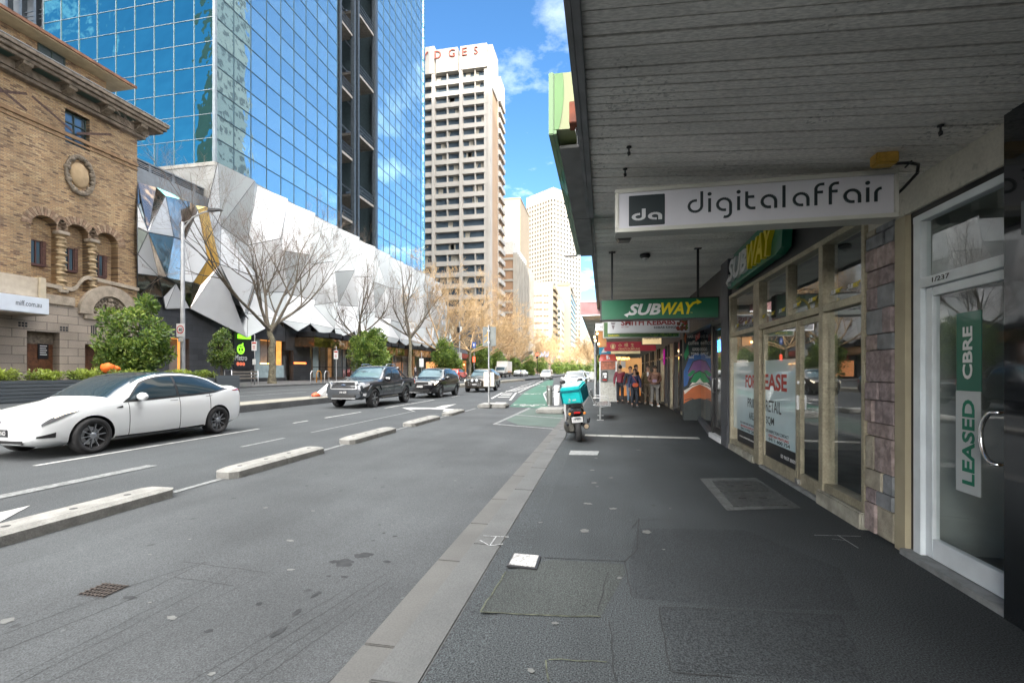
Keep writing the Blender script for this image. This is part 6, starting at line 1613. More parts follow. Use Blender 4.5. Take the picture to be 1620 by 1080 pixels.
block('unseen_tower', 'blue glass tower standing back on the right', 66, 86, 52, 76, 66, M('tower_blue', (.05, .13, .24), .3, var=.2), 4, 4, m_winb, (.7, .6), ('left',), wz0=8)
block('unseen_tower', 'slim white tower standing back on the right', 62, 78, 118, 140, 150, m_wh, 4.4, 4, m_dark, (.5, .5), ('left',), wz0=8)
# ================= trees and planting =================
m_bark = M('plane_bark', (.14, .125, .085), .9, var=.35, scale=5, bump=.7, bscale=16, fine=.25)
m_bark2 = M('plane_branch', (.10, .085, .065), .9, var=.3, scale=4)
m_barks = M('sun_painted_bark', (.34, .23, .12), .85, var=.25, scale=3)  # golden sunlight is put into this bark colour and the twig colour below
m_twigs = M('sun_painted_twigs', (.45, .31, .16), .85, var=.3, scale=2)
m_twigd = M('plane_twigs', (.15, .115, .09), .9, var=.3, scale=3)
def leafmat(name, c1, c2, rough=.45):
    m, nt, out = newmat(name); p = nt.nodes.new('ShaderNodeBsdfPrincipled'); p.inputs['Roughness'].default_value = rough
    tc = nt.nodes.new('ShaderNodeTexCoord')
    a = noise_col(nt, tc.outputs['Object'], c1, .25, 1.4, 3, c2, .3, .7); f = noise_col(nt, tc.outputs['Object'], (1, 1, 1), .45, 9, 3, (1.4,)*3)
    c = mixc(nt, a, f, 1., 'MULTIPLY'); nt.links.new(c, p.inputs['Base Color'])
    tr = nt.nodes.new('ShaderNodeBsdfTranslucent'); nt.links.new(c, tr.inputs[0]); mx = nt.nodes.new('ShaderNodeMixShader'); mx.inputs[0].default_value = .25
    nt.links.new(p.outputs[0], mx.inputs[1]); nt.links.new(tr.outputs[0], mx.inputs[2]); nt.links.new(mx.outputs[0], out.inputs[0]); return m
m_leaf = leafmat('leaf_dark', (.05, .12, .025), (.16, .25, .045), .35); m_leaf2 = leafmat('leaf_bright', (.13, .21, .03), (.34, .42, .09), .35); m_leafh = leafmat('leaf_hedge', (.10, .17, .02), (.30, .36, .05))
m_seed = M('seed_ball', (.16, .09, .045), .9)
def bare_tree(seed, H, trunk_h, r0, spread, levels=6, up=.25, twig=.9, limbs=None, first=.36, dens=1., rmin=.004):
    """trunk with long arching limbs, forks and fine twigs; returns trunk, branches, seed balls"""
    rnd = random.Random(seed); T = B(); C = B(); S = B()
    path = [(0, 0, 0)]; rr = [r0*1.25]
    n = 7
    for i in range(1, n+1):
        path.append((rnd.uniform(-.06, .06)*i*.5, rnd.uniform(-.06, .06)*i*.5, trunk_h*i/n)); rr.append(r0*(1-.35*i/n))
    T.tube(path, rr, 12)
    cnt = [0]
    def grow(p, d, L, r, lev):
        if cnt[0] > 5200*dens: return
        cnt[0] += 1
        k = 5 if lev < 3 else (4 if lev < 5 else 3)
        pts = [p]; rs = [r]; q = p.copy(); dd = d.copy()
        for i in range(k):
            dd = (dd+Vector((rnd.uniform(-.16, .16), rnd.uniform(-.16, .16), rnd.uniform(-.10, .14)+up*.12))).normalized()
            q = q+dd*(L/k); pts.append(q.copy()); rs.append(max(rmin, r*(1-.55*(i+1)/k)))
        C.tube(pts, rs, 7 if lev < 2 else (5 if lev < 4 else 3), 0 if lev < 4 else 1, cap=False)
        if lev >= levels:
            if rnd.random() < -1:
                e = pts[-1]; S.ball((e.x, e.y, e.z-.12), .022, 3)
            return
        nb = rnd.choice((2, 3, 3)) if lev < levels-1 else rnd.choice((2, 3))
        for j in range(nb+(1 if lev < 3 else 0)):
            t_ = (.35+.65*(j+rnd.random()*.6)/(nb+.6)) if j < nb else 1.
            t_ = min(1., t_); i0 = min(k-1, int(t_*k)); base = pts[i0].lerp(pts[i0+1], t_*k-i0)
            ax = dd.orthogonal().normalized(); ax.rotate(Matrix.Rotation(rnd.uniform(0, 2*PI), 3, dd))
            ang = rnd.uniform(.35, .95) if j < nb else rnd.uniform(.05, .3)
            nd_ = dd.copy(); nd_.rotate(Matrix.Rotation(ang, 3, ax)); nd_ = (nd_+Vector((0, 0, up*rnd.uniform(0, .8)))).normalized()
            grow(base, nd_, L*rnd.uniform(.55, .8)*twig, rs[i0]*rnd.uniform(.5, .72), lev+1)
    top = Vector(path[-1])
    limbs = limbs or [(a*2*PI/5+rnd.uniform(-.4, .4), rnd.uniform(.3, .9), 1.) for a in range(5)]
    for (az, el, ls) in limbs:
        zf = rnd.uniform(.78, 1.)
        grow(Vector((path[-2][0], path[-2][1], trunk_h*zf)), Vector((math.cos(az)*math.cos(el)*spread, math.sin(az)*math.cos(el)*spread, math.sin(el))).normalized(), (H-trunk_h)*first*ls, r0*.46, 1)
    grow(top, Vector((.03, .02, 1)), (H-trunk_h)*.5, r0*.6, 1)
    return T, C, S
def tree_thing(name, label, loc, parts, mt, mc, mw, group, rz=0.):
    t = thing(name, label, 'tree', loc, rz, group)
    T, C, S = parts; obj('trunk', T, mt, t); obj('crown', C, [mc, mw], t)
    if S.v: obj('seed_balls', S, m_seed, t)
    return t
GR = 'bare plane trees along the far footpath'
big = bare_tree(11, 16.5, 4.3, .27, .8, 7, .34, .95, [(1.2, .45, 1.2), (1.75, .85, 1.), (-1.45, .45, 1.15), (-1.9, 1.0, .9), (.2, .9, 1.), (2.9, 1.0, .9)], .44, 1.2)
tree_thing('plane_tree', 'large bare plane tree with spreading limbs in front of the supermarket window', (-24, 30.2, .58), big, m_bark, m_bark2, m_twigd, GR)
t2 = bare_tree(23, 14.5, 4.6, .19, .9, 6, .35, .92)
tree_thing('plane_tree', 'slender bare plane tree rising behind the round evergreen above the dark ute', (-24, 43, .6), t2, m_bark, m_bark2, m_twigd, GR)
t3 = bare_tree(37, 18.5, 5.6, .26, .85, 6, .4, .92)
tree_thing('plane_tree', 'tall dark-limbed bare plane tree left of the golden crowns', (-24.2, 55.5, .6), t3, m_bark, m_bark2, m_twigd, GR, 1.)
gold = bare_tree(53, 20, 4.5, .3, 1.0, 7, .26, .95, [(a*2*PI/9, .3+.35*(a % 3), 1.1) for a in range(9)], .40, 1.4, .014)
g1 = tree_thing('plane_tree', 'bare plane tree, sunlight painted into its golden twigs, in front of the hotel, nearest of its kind', (-24, 67, .6), gold, m_bark, m_barks, m_twigs, GR)
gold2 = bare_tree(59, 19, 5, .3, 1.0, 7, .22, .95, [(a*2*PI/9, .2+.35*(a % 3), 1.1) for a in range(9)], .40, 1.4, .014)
g2 = tree_thing('plane_tree', 'bare plane tree, sunlight painted into its golden twigs, with a broad drooping crown before the dark clad building', (-23.5, 80, .6), gold2, m_bark, m_barks, m_twigs, GR)
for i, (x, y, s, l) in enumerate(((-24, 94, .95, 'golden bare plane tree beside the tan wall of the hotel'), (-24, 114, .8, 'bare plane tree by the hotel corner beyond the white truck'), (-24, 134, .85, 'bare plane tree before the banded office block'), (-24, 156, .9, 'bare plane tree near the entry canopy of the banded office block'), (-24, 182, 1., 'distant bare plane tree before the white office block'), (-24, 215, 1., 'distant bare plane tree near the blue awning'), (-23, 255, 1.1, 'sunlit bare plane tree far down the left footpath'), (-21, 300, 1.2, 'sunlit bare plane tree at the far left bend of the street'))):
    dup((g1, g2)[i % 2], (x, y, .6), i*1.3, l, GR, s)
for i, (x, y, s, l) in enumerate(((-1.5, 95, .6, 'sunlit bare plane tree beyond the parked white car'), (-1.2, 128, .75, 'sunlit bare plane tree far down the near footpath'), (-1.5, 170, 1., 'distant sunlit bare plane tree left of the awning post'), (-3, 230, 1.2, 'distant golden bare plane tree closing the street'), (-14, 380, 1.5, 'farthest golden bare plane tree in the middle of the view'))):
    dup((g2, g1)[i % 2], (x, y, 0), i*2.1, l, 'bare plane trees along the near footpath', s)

def leafy(seed, shape, n, size, clumps=60, flatten=1., inner=.35):
    """leaf-sized folded faces gathered in clumps inside an outline: shape(rnd) gives a clump centre and radius"""
    rnd = random.Random(seed); L = B()
    cl = [shape(rnd) for _ in range(clumps)]
    for i in range(n):
        c, r = cl[i % clumps]
        d = Vector((rnd.gauss(0, 1), rnd.gauss(0, 1), rnd.gauss(0, 1))).normalized()
        p = Vector(c)+d*r*(rnd.random()**.4)
        s = size*rnd.uniform(.6, 1.25)
        ax = (d+Vector((rnd.uniform(-.8, .8), rnd.uniform(-.8, .8), rnd.uniform(-.2, .9)))).normalized(); sd_ = ax.orthogonal().normalized(); sd_.rotate(Matrix.Rotation(rnd.uniform(0, 6.28), 3, ax)); n2 = ax.cross(sd_)
        a = p; b_ = p+ax*s*.5+sd_*s*.24+n2*s*.06; c_ = p+ax*s; e = p+ax*s*.5-sd_*s*.24+n2*s*.06; 
        L.add([tuple(a), tuple(b_), tuple(c_), tuple(e)], [(0, 1, 2), (0, 2, 3)], rnd.choice((0, 0, 1)))
    return L
def round_shape(rx, rz, z, cone=0., hole=.0):
    def f(r):
        while True:
            x, y, h = r.uniform(-1, 1), r.uniform(-1, 1), r.uniform(-1, 1)
            w_ = 1-cone*(h+1)/2
            q = math.hypot(x, y)/max(.1, w_)
            if q*q+h*h*(.8 if cone else 1) < 1 and q*q+h*h > .25: return ((x*rx, y*rx, z+h*rz), r.uniform(.16, .34)*rx)
    return f
def evergreen(name, label, loc, rx, rz, zc, n, seed, cone=0., ls=.16, group='young evergreen street trees', mats=None):
    t = thing(name, label, 'tree', loc, 0, group)
    T = B(); T.tube([(0, 0, 0), (.03, .02, zc*.5), (0, 0, zc)], [.09, .07, .05], 8)
    rnd = random.Random(seed)
    for i in range(7):
        a = rnd.uniform(0, 6.28); T.tube([(0, 0, zc*.6+i*.1), (math.cos(a)*rx*.4, math.sin(a)*rx*.4, zc+.1*i), (math.cos(a)*rx*.75, math.sin(a)*rx*.75, zc+rz*.4)], [.04, .025, .01], 5)
    obj('trunk', T, m_bark2, t); obj('crown', leafy(seed, round_shape(rx, rz, zc, cone), n, ls, 70), mats or [m_leaf, m_leaf2], t)
    return t
EG = 'young evergreen street trees'
e1 = evergreen('evergreen_tree', 'bushy evergreen street tree in front of the stone gateway', (-23, W(216, 500, -23)[0], .5), 1.55, 2.1, 2.75, 12500, 3, .35, .2)
e2 = evergreen('evergreen_tree', 'small sparse evergreen tree beside the green emblem sign', (-23.2, W(350, 500, -23.2)[0], .5), .7, 1.2, 2.4, 3600, 5, .3, .15)
e3 = evergreen('evergreen_tree', 'round dense evergreen tree behind the bonnet of the dark ute', (-23.2, 43.2, .5), 2.1, 2.2, 2.9, 11000, 9, .3, .25)
e4 = evergreen('evergreen_tree', 'pointed evergreen tree behind the black four-wheel drive', (-23, 66, .5), 2.8, 2.8, 2.9, 10000, 14, .65, .34)
for i, (x, y, s, l) in enumerate(((-22.8, 84, 1.15, 'wide evergreen tree behind the lower white sign on the island'), (-22.8, 99, 1.0, 'evergreen tree in front of the white truck'), (-22.8, 118, .95, 'evergreen tree just right of the white truck'), (-22.5, 140, 1.05, 'evergreen tree by the red light on the far footpath'), (-22.5, 172, 1.2, 'evergreen tree left of the oncoming white van roof'), (-21, 215, 1.2, 'far evergreen tree behind the oncoming white van'), (-20, 245, 1.3, 'far evergreen tree right of the oncoming white van'), (-18, 280, 1.4, 'small far evergreen clump in mid street view'), (-16, 320, 1.5, 'far dark evergreen near the street end'), (-12, 360, 1.5, 'farthest evergreen right of centre'))):
    dup((e3, e4)[i % 2], (x, y, .4), i*.9, l, EG, s)
for i, (x, y, s, l) in enumerate(((-.4, 62, .75, 'yellow-green young tree beyond the parked white car'), (-.3, 50, .55, 'leafy shrub tree right behind the parked white car'))):
    t_ = evergreen('evergreen_tree', l, (x, y, -.05), 1.9*s, 2.2*s, 2.7*s+.3, 3200, 30+i, .4, .2, EG, [m_leaf2, m_leaf2 if i == 0 else m_leaf])
# long planters with hedges
m_clad = M('planter_cladding', (.075, .088, .098), .5, var=.1, scale=1, stretch=(.2, .2, 8))
def planter(label, x0, x1, y0, y1, z0, z1, slats=True):
    t = thing('planter_box', label, 'planter', ((x0+x1)/2, y0, z0), group='grey street planters')
    b = B(); n = 8 if slats else 1; h = (z1-z0)/n
    for i in range(n): b.bbox(x0+(.008 if i % 2 else 0), x1-(.008 if i % 2 else 0), y0, y1, z0+i*h+.006, z0+(i+1)*h-.006, .006)
    obj('box', b, m_clad, t, world=True)
    b = B(); b.box(x0+.06, x1-.06, y0+.06, y1-.06, z1-.08, z1-.004); obj('soil', b, M('soil', (.03, .02, .012), .95), t, world=True)
    return t
def hedge(label, x0, x1, y0, y1, z0, h, n, seed, kind='hedge'):
    t = thing(kind, label, kind, ((x0+x1)/2, y0, z0), group='clipped hedges in the planters')
    rnd0 = random.Random(seed); k = max(6, int((y1-y0)*5))
    L = leafy(seed, lambda r: ((r.uniform(x0+.1, x1-.1)-(x0+x1)/2, r.uniform(.12, y1-y0-.12), r.uniform(.08, h*.72)+.06*math.sin(r.random()*9)), r.uniform(.10, .2)), n, .085, k*3)
    obj('foliage', L, [m_leafh, m_leaf2], t)
    b = B()
    for i in range(k): b.tube([(0, (y1-y0)*(i+.5)/k, 0), (.04*math.sin(i), (y1-y0)*(i+.5)/k, h*.6)], .012, 4)
    obj('stems', b, m_bark2, t)
    return t
pz = sz(20, 602, -20.6)
planter('long grey slatted planter running behind the white car', -21.3, -20.6, 3, W(340, 600, -20.6)[0], .1, pz)
planter('small plain grey planter box at the end of the long slatted one', -21.4, -20.55, W(343, 600, -20.6)[0], W(378, 600, -20.6)[0], .1, W(378, 593, -20.6)[1], False)
ys0 = 3.2; k = 0
for (u0, u1) in ((-40, 37), (42, 100), (103, 180), (183, 260), (262, 338)):
    a, c = W(u0, 590, -20.95)[0], W(u1, 590, -20.95)[0]
    hedge(('clipped hedge in the planter at the left edge', 'clipped hedge below the timber door', 'clipped hedge in front of the stone wall pier', 'clipped hedge below the orange cover', 'clipped hedge left of the small planter box')[k], -21.25, -20.65, a, c, pz-.04, .40, int(1500*(c-a)), 60+k); k += 1
t = thing('orange_cover', 'crumpled bright orange cover poking up behind the hedge', 'cover', (-22, W(171, 590, -22)[0], .45))
b = B(); b.ball((0, 0, 1.18), .30, 7, sq=(.8, .85, .75)); b.ball((.05, .30, 1.12), .18, 6, sq=(.8, 1, .8)); random.seed(1)
for i, v in enumerate(b.v): b.v[i] = (v[0]+random.uniform(-.03, .03), v[1]+random.uniform(-.03, .03), v[2]+random.uniform(-.03, .03))
obj('cloth', b, M('orange_cloth', (.75, .14, .01), .7, var=.1), t)
b = B(); b.tube([(0, 0, 0), (0, 0, 1.0)], .03, 6); obj('pole', b, m_steel, t)
# ================= vehicles =================
def paint(name, col, metal=.0, rough=.32):
    return M(name, col, rough, metal, var=.02, scale=.5, coat=1.)
m_tyre = M('tyre', (.02, .02, .021), .8, var=.25, scale=10, bump=.2)
m_trim = M('black_trim', (.015, .015, .016), .45, var=.1)
m_rimd = M('rim_dark', (.36, .38, .41), .3, .7, var=.1); m_rims = M('rim_silver', (.42, .43, .44), .28, .85, var=.08)
m_plate = M('plate_white', (.5, .5, .5), .5); m_platek = M('plate_black', (.03, .03, .035), .5)
m_lampon = M('headlamp_lit', (.8, .8, .75), .2, emis=(1, .85, .6, .9))
class Car:
    def __init__(s, L, zt, zb, ws, zs, wr, crown=.05):
        s.L = L; s.f = [smooth_keys(k) for k in (zt, zb, ws, zs, wr)]; s.crown = crown
    def S(s, x, k, side=1):
        zt, zb, ws, zs, wr = (f(x) for f in s.f)
        cr = s.crown*min(1, max(.2, wr/.6)); zT = zt-cr
        if zT < zs+.01: zT = zs+.01; zt = max(zt, zT+.01)
        P = [(0, zb), (ws*.78, zb), (ws*.95, zb+.07), (ws*1., zb+.42*(zs-zb)), (ws*.995, zb+.80*(zs-zb)), (ws*.955, zs), (wr, zT), (wr*.86, zT+cr*.55), (wr*.5, zT+cr*.92), (0, zt)]
        k = max(0, min(8.9999, k)); i = int(k); t = k-i
        # soft corners by a Catmull step on the body side, straight glass side between 5 and 6
        if i in (5,): a = P[5]; b = P[6]; q = (a[0]+(b[0]-a[0])*t, a[1]+(b[1]-a[1])*t); bul = .035*math.sin(PI*t)*min(1, (zT-zs)/.3); q = (q[0]+bul, q[1])
        elif i in (2, 3, 4, 6, 7, 8):
            p0 = P[i-1] if i not in (6,) else P[6]; p1, p2 = P[i], P[i+1]; p3 = P[i+2] if i+2 < 10 and i != 4 else P[i+1]
            q = tuple(.5*((2*p1[c])+(-p0[c]+p2[c])*t+(2*p0[c]-5*p1[c]+4*p2[c]-p3[c])*t*t+(-p0[c]+3*p1[c]-3*p2[c]+p3[c])*t**3) for c in (0, 1))
        else: a, b = P[i], P[i+1]; q = (a[0]+(b[0]-a[0])*t, a[1]+(b[1]-a[1])*t)
        return Vector((side*q[0], x-s.L/2, q[1]))
    def body(s, nx=90):
        ks = [0, 1, 1.5, 2, 2.35, 2.7, 3, 3.33, 3.66, 4, 4.4, 4.8, 5, 5.33, 5.66, 6, 6.3, 6.6, 7, 7.5, 8, 8.5, 9]
        b = B(); xs = [s.L*(.5-.5*math.cos(PI*i/nx)) if False else s.L*i/nx for i in range(nx+1)]
        ring = []
        for x in xs:
            r = [s.S(x, k, 1) for k in ks]+[s.S(x, k, -1) for k in ks[1:-1][::-1]]
            ring.append(r)
        n = len(ring[0]); vs = [tuple(v) for r in ring for v in r]
        fs = [(i*n+j, (i+1)*n+j, (i+1)*n+(j+1) % n, i*n+(j+1) % n) for i in range(nx) for j in range(n)]
        b.add(vs, fs, 0, True); b.add(vs[:n], [tuple(range(n))], 0); b.add(vs[-n:], [tuple(range(n))[::-1]], 0)
        return b
    def patch(s, keys, side=1, off=.006, n=14, m=5, both=False):
        """skin patch over the body: keys are (x, k low, k high); lies off the surface and has a rim"""
        fl = smooth_keys([(k[0], k[1]) for k in keys]); fh = smooth_keys([(k[0], k[2]) for k in keys]); x0, x1 = keys[0][0], keys[-1][0]
        b = B(); G_ = []
        for i in range(n+1):
            x = x0+(x1-x0)*i/n; row = []
            ks = [fl(x)+(fh(x)-fl(x))*j/m for j in range(m+1)]
            pts = [s.S(x, k, side) for k in ks]
            if both: pts = pts+[s.S(x, k, -side) for k in ks[::-1]][1 if abs(ks[-1]-9) < .05 else 0:]
            G_.append(pts)
        w = len(G_[0]); N = []
        for i in range(n+1):
            r = []
            for j in range(w):
                a = G_[min(i+1, n)][j]-G_[max(i-1, 0)][j]; c = G_[i][min(j+1, w-1)]-G_[i][max(j-1, 0)]
                nn = a.cross(c); cen = Vector((0, G_[i][j].y, .6))
                if nn.length < 1e-9: nn = G_[i][j]-cen
                nn.normalize()
                if nn.dot(G_[i][j]-cen) < 0: nn = -nn
                r.append(nn)
            N.append(r)
        top = [tuple(G_[i][j]+N[i][j]*off) for i in range(n+1) for j in range(w)]; lo = [tuple(G_[i][j]-N[i][j]*.01) for i in range(n+1) for j in range(w)]
        f = [(i*w+j, (i+1)*w+j, (i+1)*w+j+1, i*w+j+1) for i in range(n) for j in range(w-1)]
        b.add(top, f, 0, True)
        rim = [i*w for i in range(n+1)]+[n*w+j for j in range(1, w)]+[i*w+w-1 for i in range(n-1, -1, -1)]+[j for j in range(w-2, 0, -1)]
        o = len(b.v); b.v += [top[i] for i in rim]+[lo[i] for i in rim]; q = len(rim)
        for i in range(q): b.f.append((o+i, o+(i+1) % q, o+q+(i+1) % q, o+q+i)); b.m.append(0); b.sm.append(False)
        return b
def boolean_cut(ob, cutters):
    for c in cutters:
        md = ob.modifiers.new('cut', 'BOOLEAN'); md.operation = 'DIFFERENCE'; md.object = c; md.solver = 'EXACT'
    dg = bpy.context.evaluated_depsgraph_get(); dg.update()
    me = bpy.data.meshes.new_from_object(ob.evaluated_get(dg)); old = ob.data
    ob.modifiers.clear(); ob.data = me; bpy.data.meshes.remove(old)
    for c in cutters: bpy.data.objects.remove(c)
    me.set_sharp_from_angle(angle=R(38))
def make_wheel(t, x, y, r, w, side, mr, spokes=10, style='thin'):
    b = B(); q = w/2
    b.lathe([(r*.71, -q), (r*.90, -q*1.02), (r*.975, -q*.85), (r, -q*.6), (r, q*.6), (r*.975, q*.85), (r*.90, q*1.02), (r*.71, q), (r*.71, -q)], (0, 0, 0), 'x', 40)
    wh = obj('wheel', b, m_tyre, t); wh.location = (x, y, r)
    b = B(); s = side
    b.lathe([(r*.72, -q*.9*s), (r*.72, q*.92*s), (r*.69, q*.98*s), (r*.66, q*.85*s), (r*.65, -q*.2*s), (.02, -q*.25*s)], (0, 0, 0), 'x', 36, 0)
    for k in range(spokes):
        a = 2*PI*k/spokes+.1; da = .09 if style == 'thin' else .2
        pts = []
        for (rr_, d_) in ((r*.13, da*1.6), (r*.67, da*(.62 if style == 'thin' else .8))):
            for sg in (-1, 1): pts.append((rr_, a+sg*d_*(.6 if rr_ > r*.3 else 1)))
        v = [(q*.80*s, pr*math.cos(pa), pr*math.sin(pa)) for pr, pa in pts]+[(q*.5*s, pr*math.cos(pa), pr*math.sin(pa)) for pr, pa in pts]
        b.add(v, [(0, 1, 3, 2), (0, 4, 5, 1), (2, 3, 7, 6), (0, 2, 6, 4), (1, 5, 7, 3)], 1)
    b.lathe([(.001, q*.86*s), (r*.15, q*.86*s), (r*.19, q*.7*s), (r*.19, q*.3*s)], (0, 0, 0), 'x', 16, 1)
    b.lathe([(r*.30, q*.05*s), (r*.5, q*.05*s)], (0, 0, 0), 'x', 20, 2)
    obj('rim', b, [m_trim, mr, m_steel], wh)
def build_car(name, label, cat, car, mp, loc, rz, wheels, r, tw, track, mr, spec, group=None, spokes=10, style='thin', simple=False):
    t = thing(name, label, cat, loc, rz, group)
    body = obj('body', car.body(60 if simple else 96), [mp, m_trim], t, fix=True)
    cut = []
    for y in wheels:
        for s in (-1, 1):
            b = B(); b.cyl((min(s*.52, s*1.3), y-car.L/2, r*1.0), r*1.14, .78, 'x', 36); 
            c = obj('cutter', b, m_trim, None, fix=True); c.data.materials[0] = m_trim; c.matrix_world = Matrix.Translation(loc) @ Matrix.Rotation(rz, 4, 'Z'); cut.append(c)
    bpy.context.view_layer.update()
    boolean_cut(body, cut)
    for y in wheels:
        for s in (-1, 1): make_wheel(t, s*(track/2), y-car.L/2, r, tw, s, mr, spokes, style)
    for (nm, keys, m, kw) in spec:
        sides = kw.pop('sides', (1, -1)) if 'sides' in kw else (1, -1)
        if kw.get('both'): obj(nm, car.patch(keys, **kw), m, t)
        else:
            for s in sides: obj(nm, car.patch(keys, side=s, **kw), m, t)
        if 'sides' not in kw: kw['sides'] = sides
        kw.pop('sides')
    return t
def mirror(t, x, y, z, mp, s, sz_=1.):
    b = B(); o = len(b.v); b.ball((0, 0, 0), .12*sz_, 8, sq=(1.05, .62, .72)); b.xf(Matrix.Translation((s*(x+.09), y, z)), o)
    b.tube([(s*(x-.08), y+.03, z-.05), (s*(x+.04), y+.01, z-.04)], [.03, .022], 6); return obj('wing_mirror', b, mp, t)
def plate(t, y, z, txt, w=.37, h=.13, m=None, mt=None, x=0, back=False):
    b = B(); b.bbox(x-w/2, x+w/2, y-.012, y, z, z+h, .004); p = obj('number_plate', b, m or m_plate, t)
    obj('plate_lettering', lettering(txt, (x-w*.42, y-.0125, z+h*.22), FRONT, w=w*.84, h=h*.56, ext=.001), mt or m_ink, p)
    return p
def bar_part(t, nm, m, *boxes, r=.01):
    b = B()
    for q in boxes: b.bbox(*q, r)
    return obj(nm, b, m, t)

# --- white electric saloon ---
mw_p = paint('paint_pearl_white', (.68, .70, .71))
c1 = Car(4.69, [(0, .64), (.05, .73), (.25, .83), (.7, .93), (1.08, 1.0), (1.2, 1.04), (1.55, 1.25), (1.95, 1.445), (2.3, 1.515), (2.7, 1.53), (3.15, 1.505), (3.65, 1.40), (4.05, 1.24), (4.3, 1.18), (4.55, 1.18), (4.66, 1.15), (4.69, 1.05)],
    [(0, .27), (.25, .20), (2.3, .17), (4.3, .22), (4.69, .36)], [(0, .58), (.05, .68), (.16, .775), (.38, .855), (.7, .905), (1.1, .925), (2.4, .925), (3.6, .93), (4.1, .90), (4.45, .82), (4.62, .72), (4.69, .62)],
    [(0, .55), (.2, .71), (.6, .82), (1.1, .90), (2.2, .945), (3.4, 1.0), (4.1, 1.07), (4.5, 1.09), (4.69, .97)], [(0, .44), (.2, .60), (.7, .71), (1.15, .78), (1.5, .73), (1.95, .675), (2.5, .645), (3.3, .63), (3.9, .63), (4.3, .67), (4.69, .52)], .05)
y1c = (7.04+9.97)/2+.0; 
tes = build_car('white_saloon_car', 'white electric saloon car with dark glass roof, nearest in the traffic lane', 'car', c1, mw_p, (-10.30, 7.04-.84+4.69/2, ZR), 0, (.84, 3.715), .335, .235, 1.62, m_rimd, [
    ('windscreen', [(1.22, 6.12, 9), (2.28, 6.18, 9)], m_carglass, dict(both=True, off=.006, n=12, m=6)),
    ('glass_roof', [(2.31, 6.25, 9), (3.2, 6.25, 9), (3.98, 6.4, 9)], m_carglass, dict(both=True, off=.006, n=10, m=5)),
    ('front_window', [(1.5, 5.14, 5.2), (1.85, 5.08, 5.80), (2.2, 5.08, 5.87), (2.60, 5.08, 5.89)], m_carglass, dict(off=.007, m=6)),
    ('rear_window', [(2.66, 5.08, 5.89), (3.1, 5.08, 5.89), (3.55, 5.10, 5.84), (3.98, 5.26, 5.36)], m_carglass, dict(off=.007, m=6)),
    ('window_surround', [(1.4, 5.0, 5.03), (1.85, 4.97, 5.90), (2.65, 4.97, 5.95), (3.5, 4.98, 5.93), (4.08, 5.15, 5.28)], m_trim, dict(off=.0035, m=6, n=18)),
    ('headlight', [(.12, 4.0, 4.4), (.28, 4.2, 4.85), (.46, 4.5, 5.1), (.62, 4.85, 4.98)], M('lamp_smoked', (.22, .235, .25), .06, .5, coat=1), dict(off=.008)),
    ('running_light', [(.28, 4.62, 4.8), (.44, 4.92, 5.06), (.60, 4.90, 4.97)], m_lampon, dict(off=.013)),
    ('tail_light', [(4.22, 4.78, 4.9), (4.45, 4.6, 4.98), (4.6, 4.5, 4.98)], m_tail, dict(off=.008)),
    ('side_skirt', [(1.25, 1.9, 2.12), (3.3, 1.9, 2.12)], m_trim, dict(off=.004)),
    ('bumper_vent', [(.07, 2.75, 3.05), (.28, 2.72, 3.2)], m_trim, dict(off=.006, n=6)),
    ('fender_camera', [(1.26, 4.30, 4.36), (1.38, 4.28, 4.52)], m_trim, dict(off=.006, n=4)),
    ('door_seam', [(1.50, 2.1, 4.95), (1.508, 2.1, 4.95)], m_trim, dict(off=.004, n=1, m=14)),
    ('door_seam', [(2.645, 2.1, 4.98), (2.653, 2.1, 4.98)], m_trim, dict(off=.004, n=1, m=14)),
    ('door_seam', [(3.46, 3.1, 4.98), (3.468, 3.1, 4.98)], m_trim, dict(off=.004, n=1, m=14)),
    ('door_handle', [(2.42, 4.50, 4.56), (2.60, 4.50, 4.56)], m_trim, dict(off=.005, n=3)),
    ('door_handle', [(3.35, 4.52, 4.58), (3.53, 4.52, 4.58)], m_trim, dict(off=.005, n=3)),
], spokes=10)
for s in (-1, 1): mirror(tes, .88, -.62, 1.02, mw_p, s)
bar_part(tes, 'lower_intake', m_trim, (-.52, .52, -2.352, -2.33, .27, .345)); plate(tes, -2.352, .40, 'BYD·6NO'.replace('·', ' '), m=m_platek, mt=m_letw)
bar_part(tes, 'badge', m_chrome, (-.03, .03, -2.348, -2.335, .62, .68), r=.004)

# --- dark grey pick-up ---
mg_p = paint('paint_dark_grey', (.045, .052, .062), .5, .3)
c2 = Car(5.35, [(0, .98), (.06, 1.08), (.35, 1.15), (1.2, 1.21), (1.52, 1.24), (1.62, 1.27), (1.95, 1.50), (2.25, 1.70), (2.45, 1.78), (2.8, 1.82), (3.35, 1.81), (3.56, 1.76), (3.66, 1.45), (3.74, 1.26), (3.9, 1.245), (5.2, 1.25), (5.35, 1.24)],
    [(0, .42), (.2, .36), (.5, .40), (2, .42), (4.6, .45), (5.35, .56)], [(0, .76), (.06, .83), (.2, .88), (.6, .925), (1.5, .93), (3.6, .93), (5.1, .92), (5.35, .89)],
    [(0, .92), (.2, 1.02), (1.4, 1.12), (2.5, 1.15), (3.6, 1.18), (3.75, 1.2), (5.35, 1.2)], [(0, .66), (.3, .74), (1.4, .80), (1.65, .78), (2.3, .69), (2.9, .665), (3.5, .66), (3.75, .82), (5.35, .84)], .05)
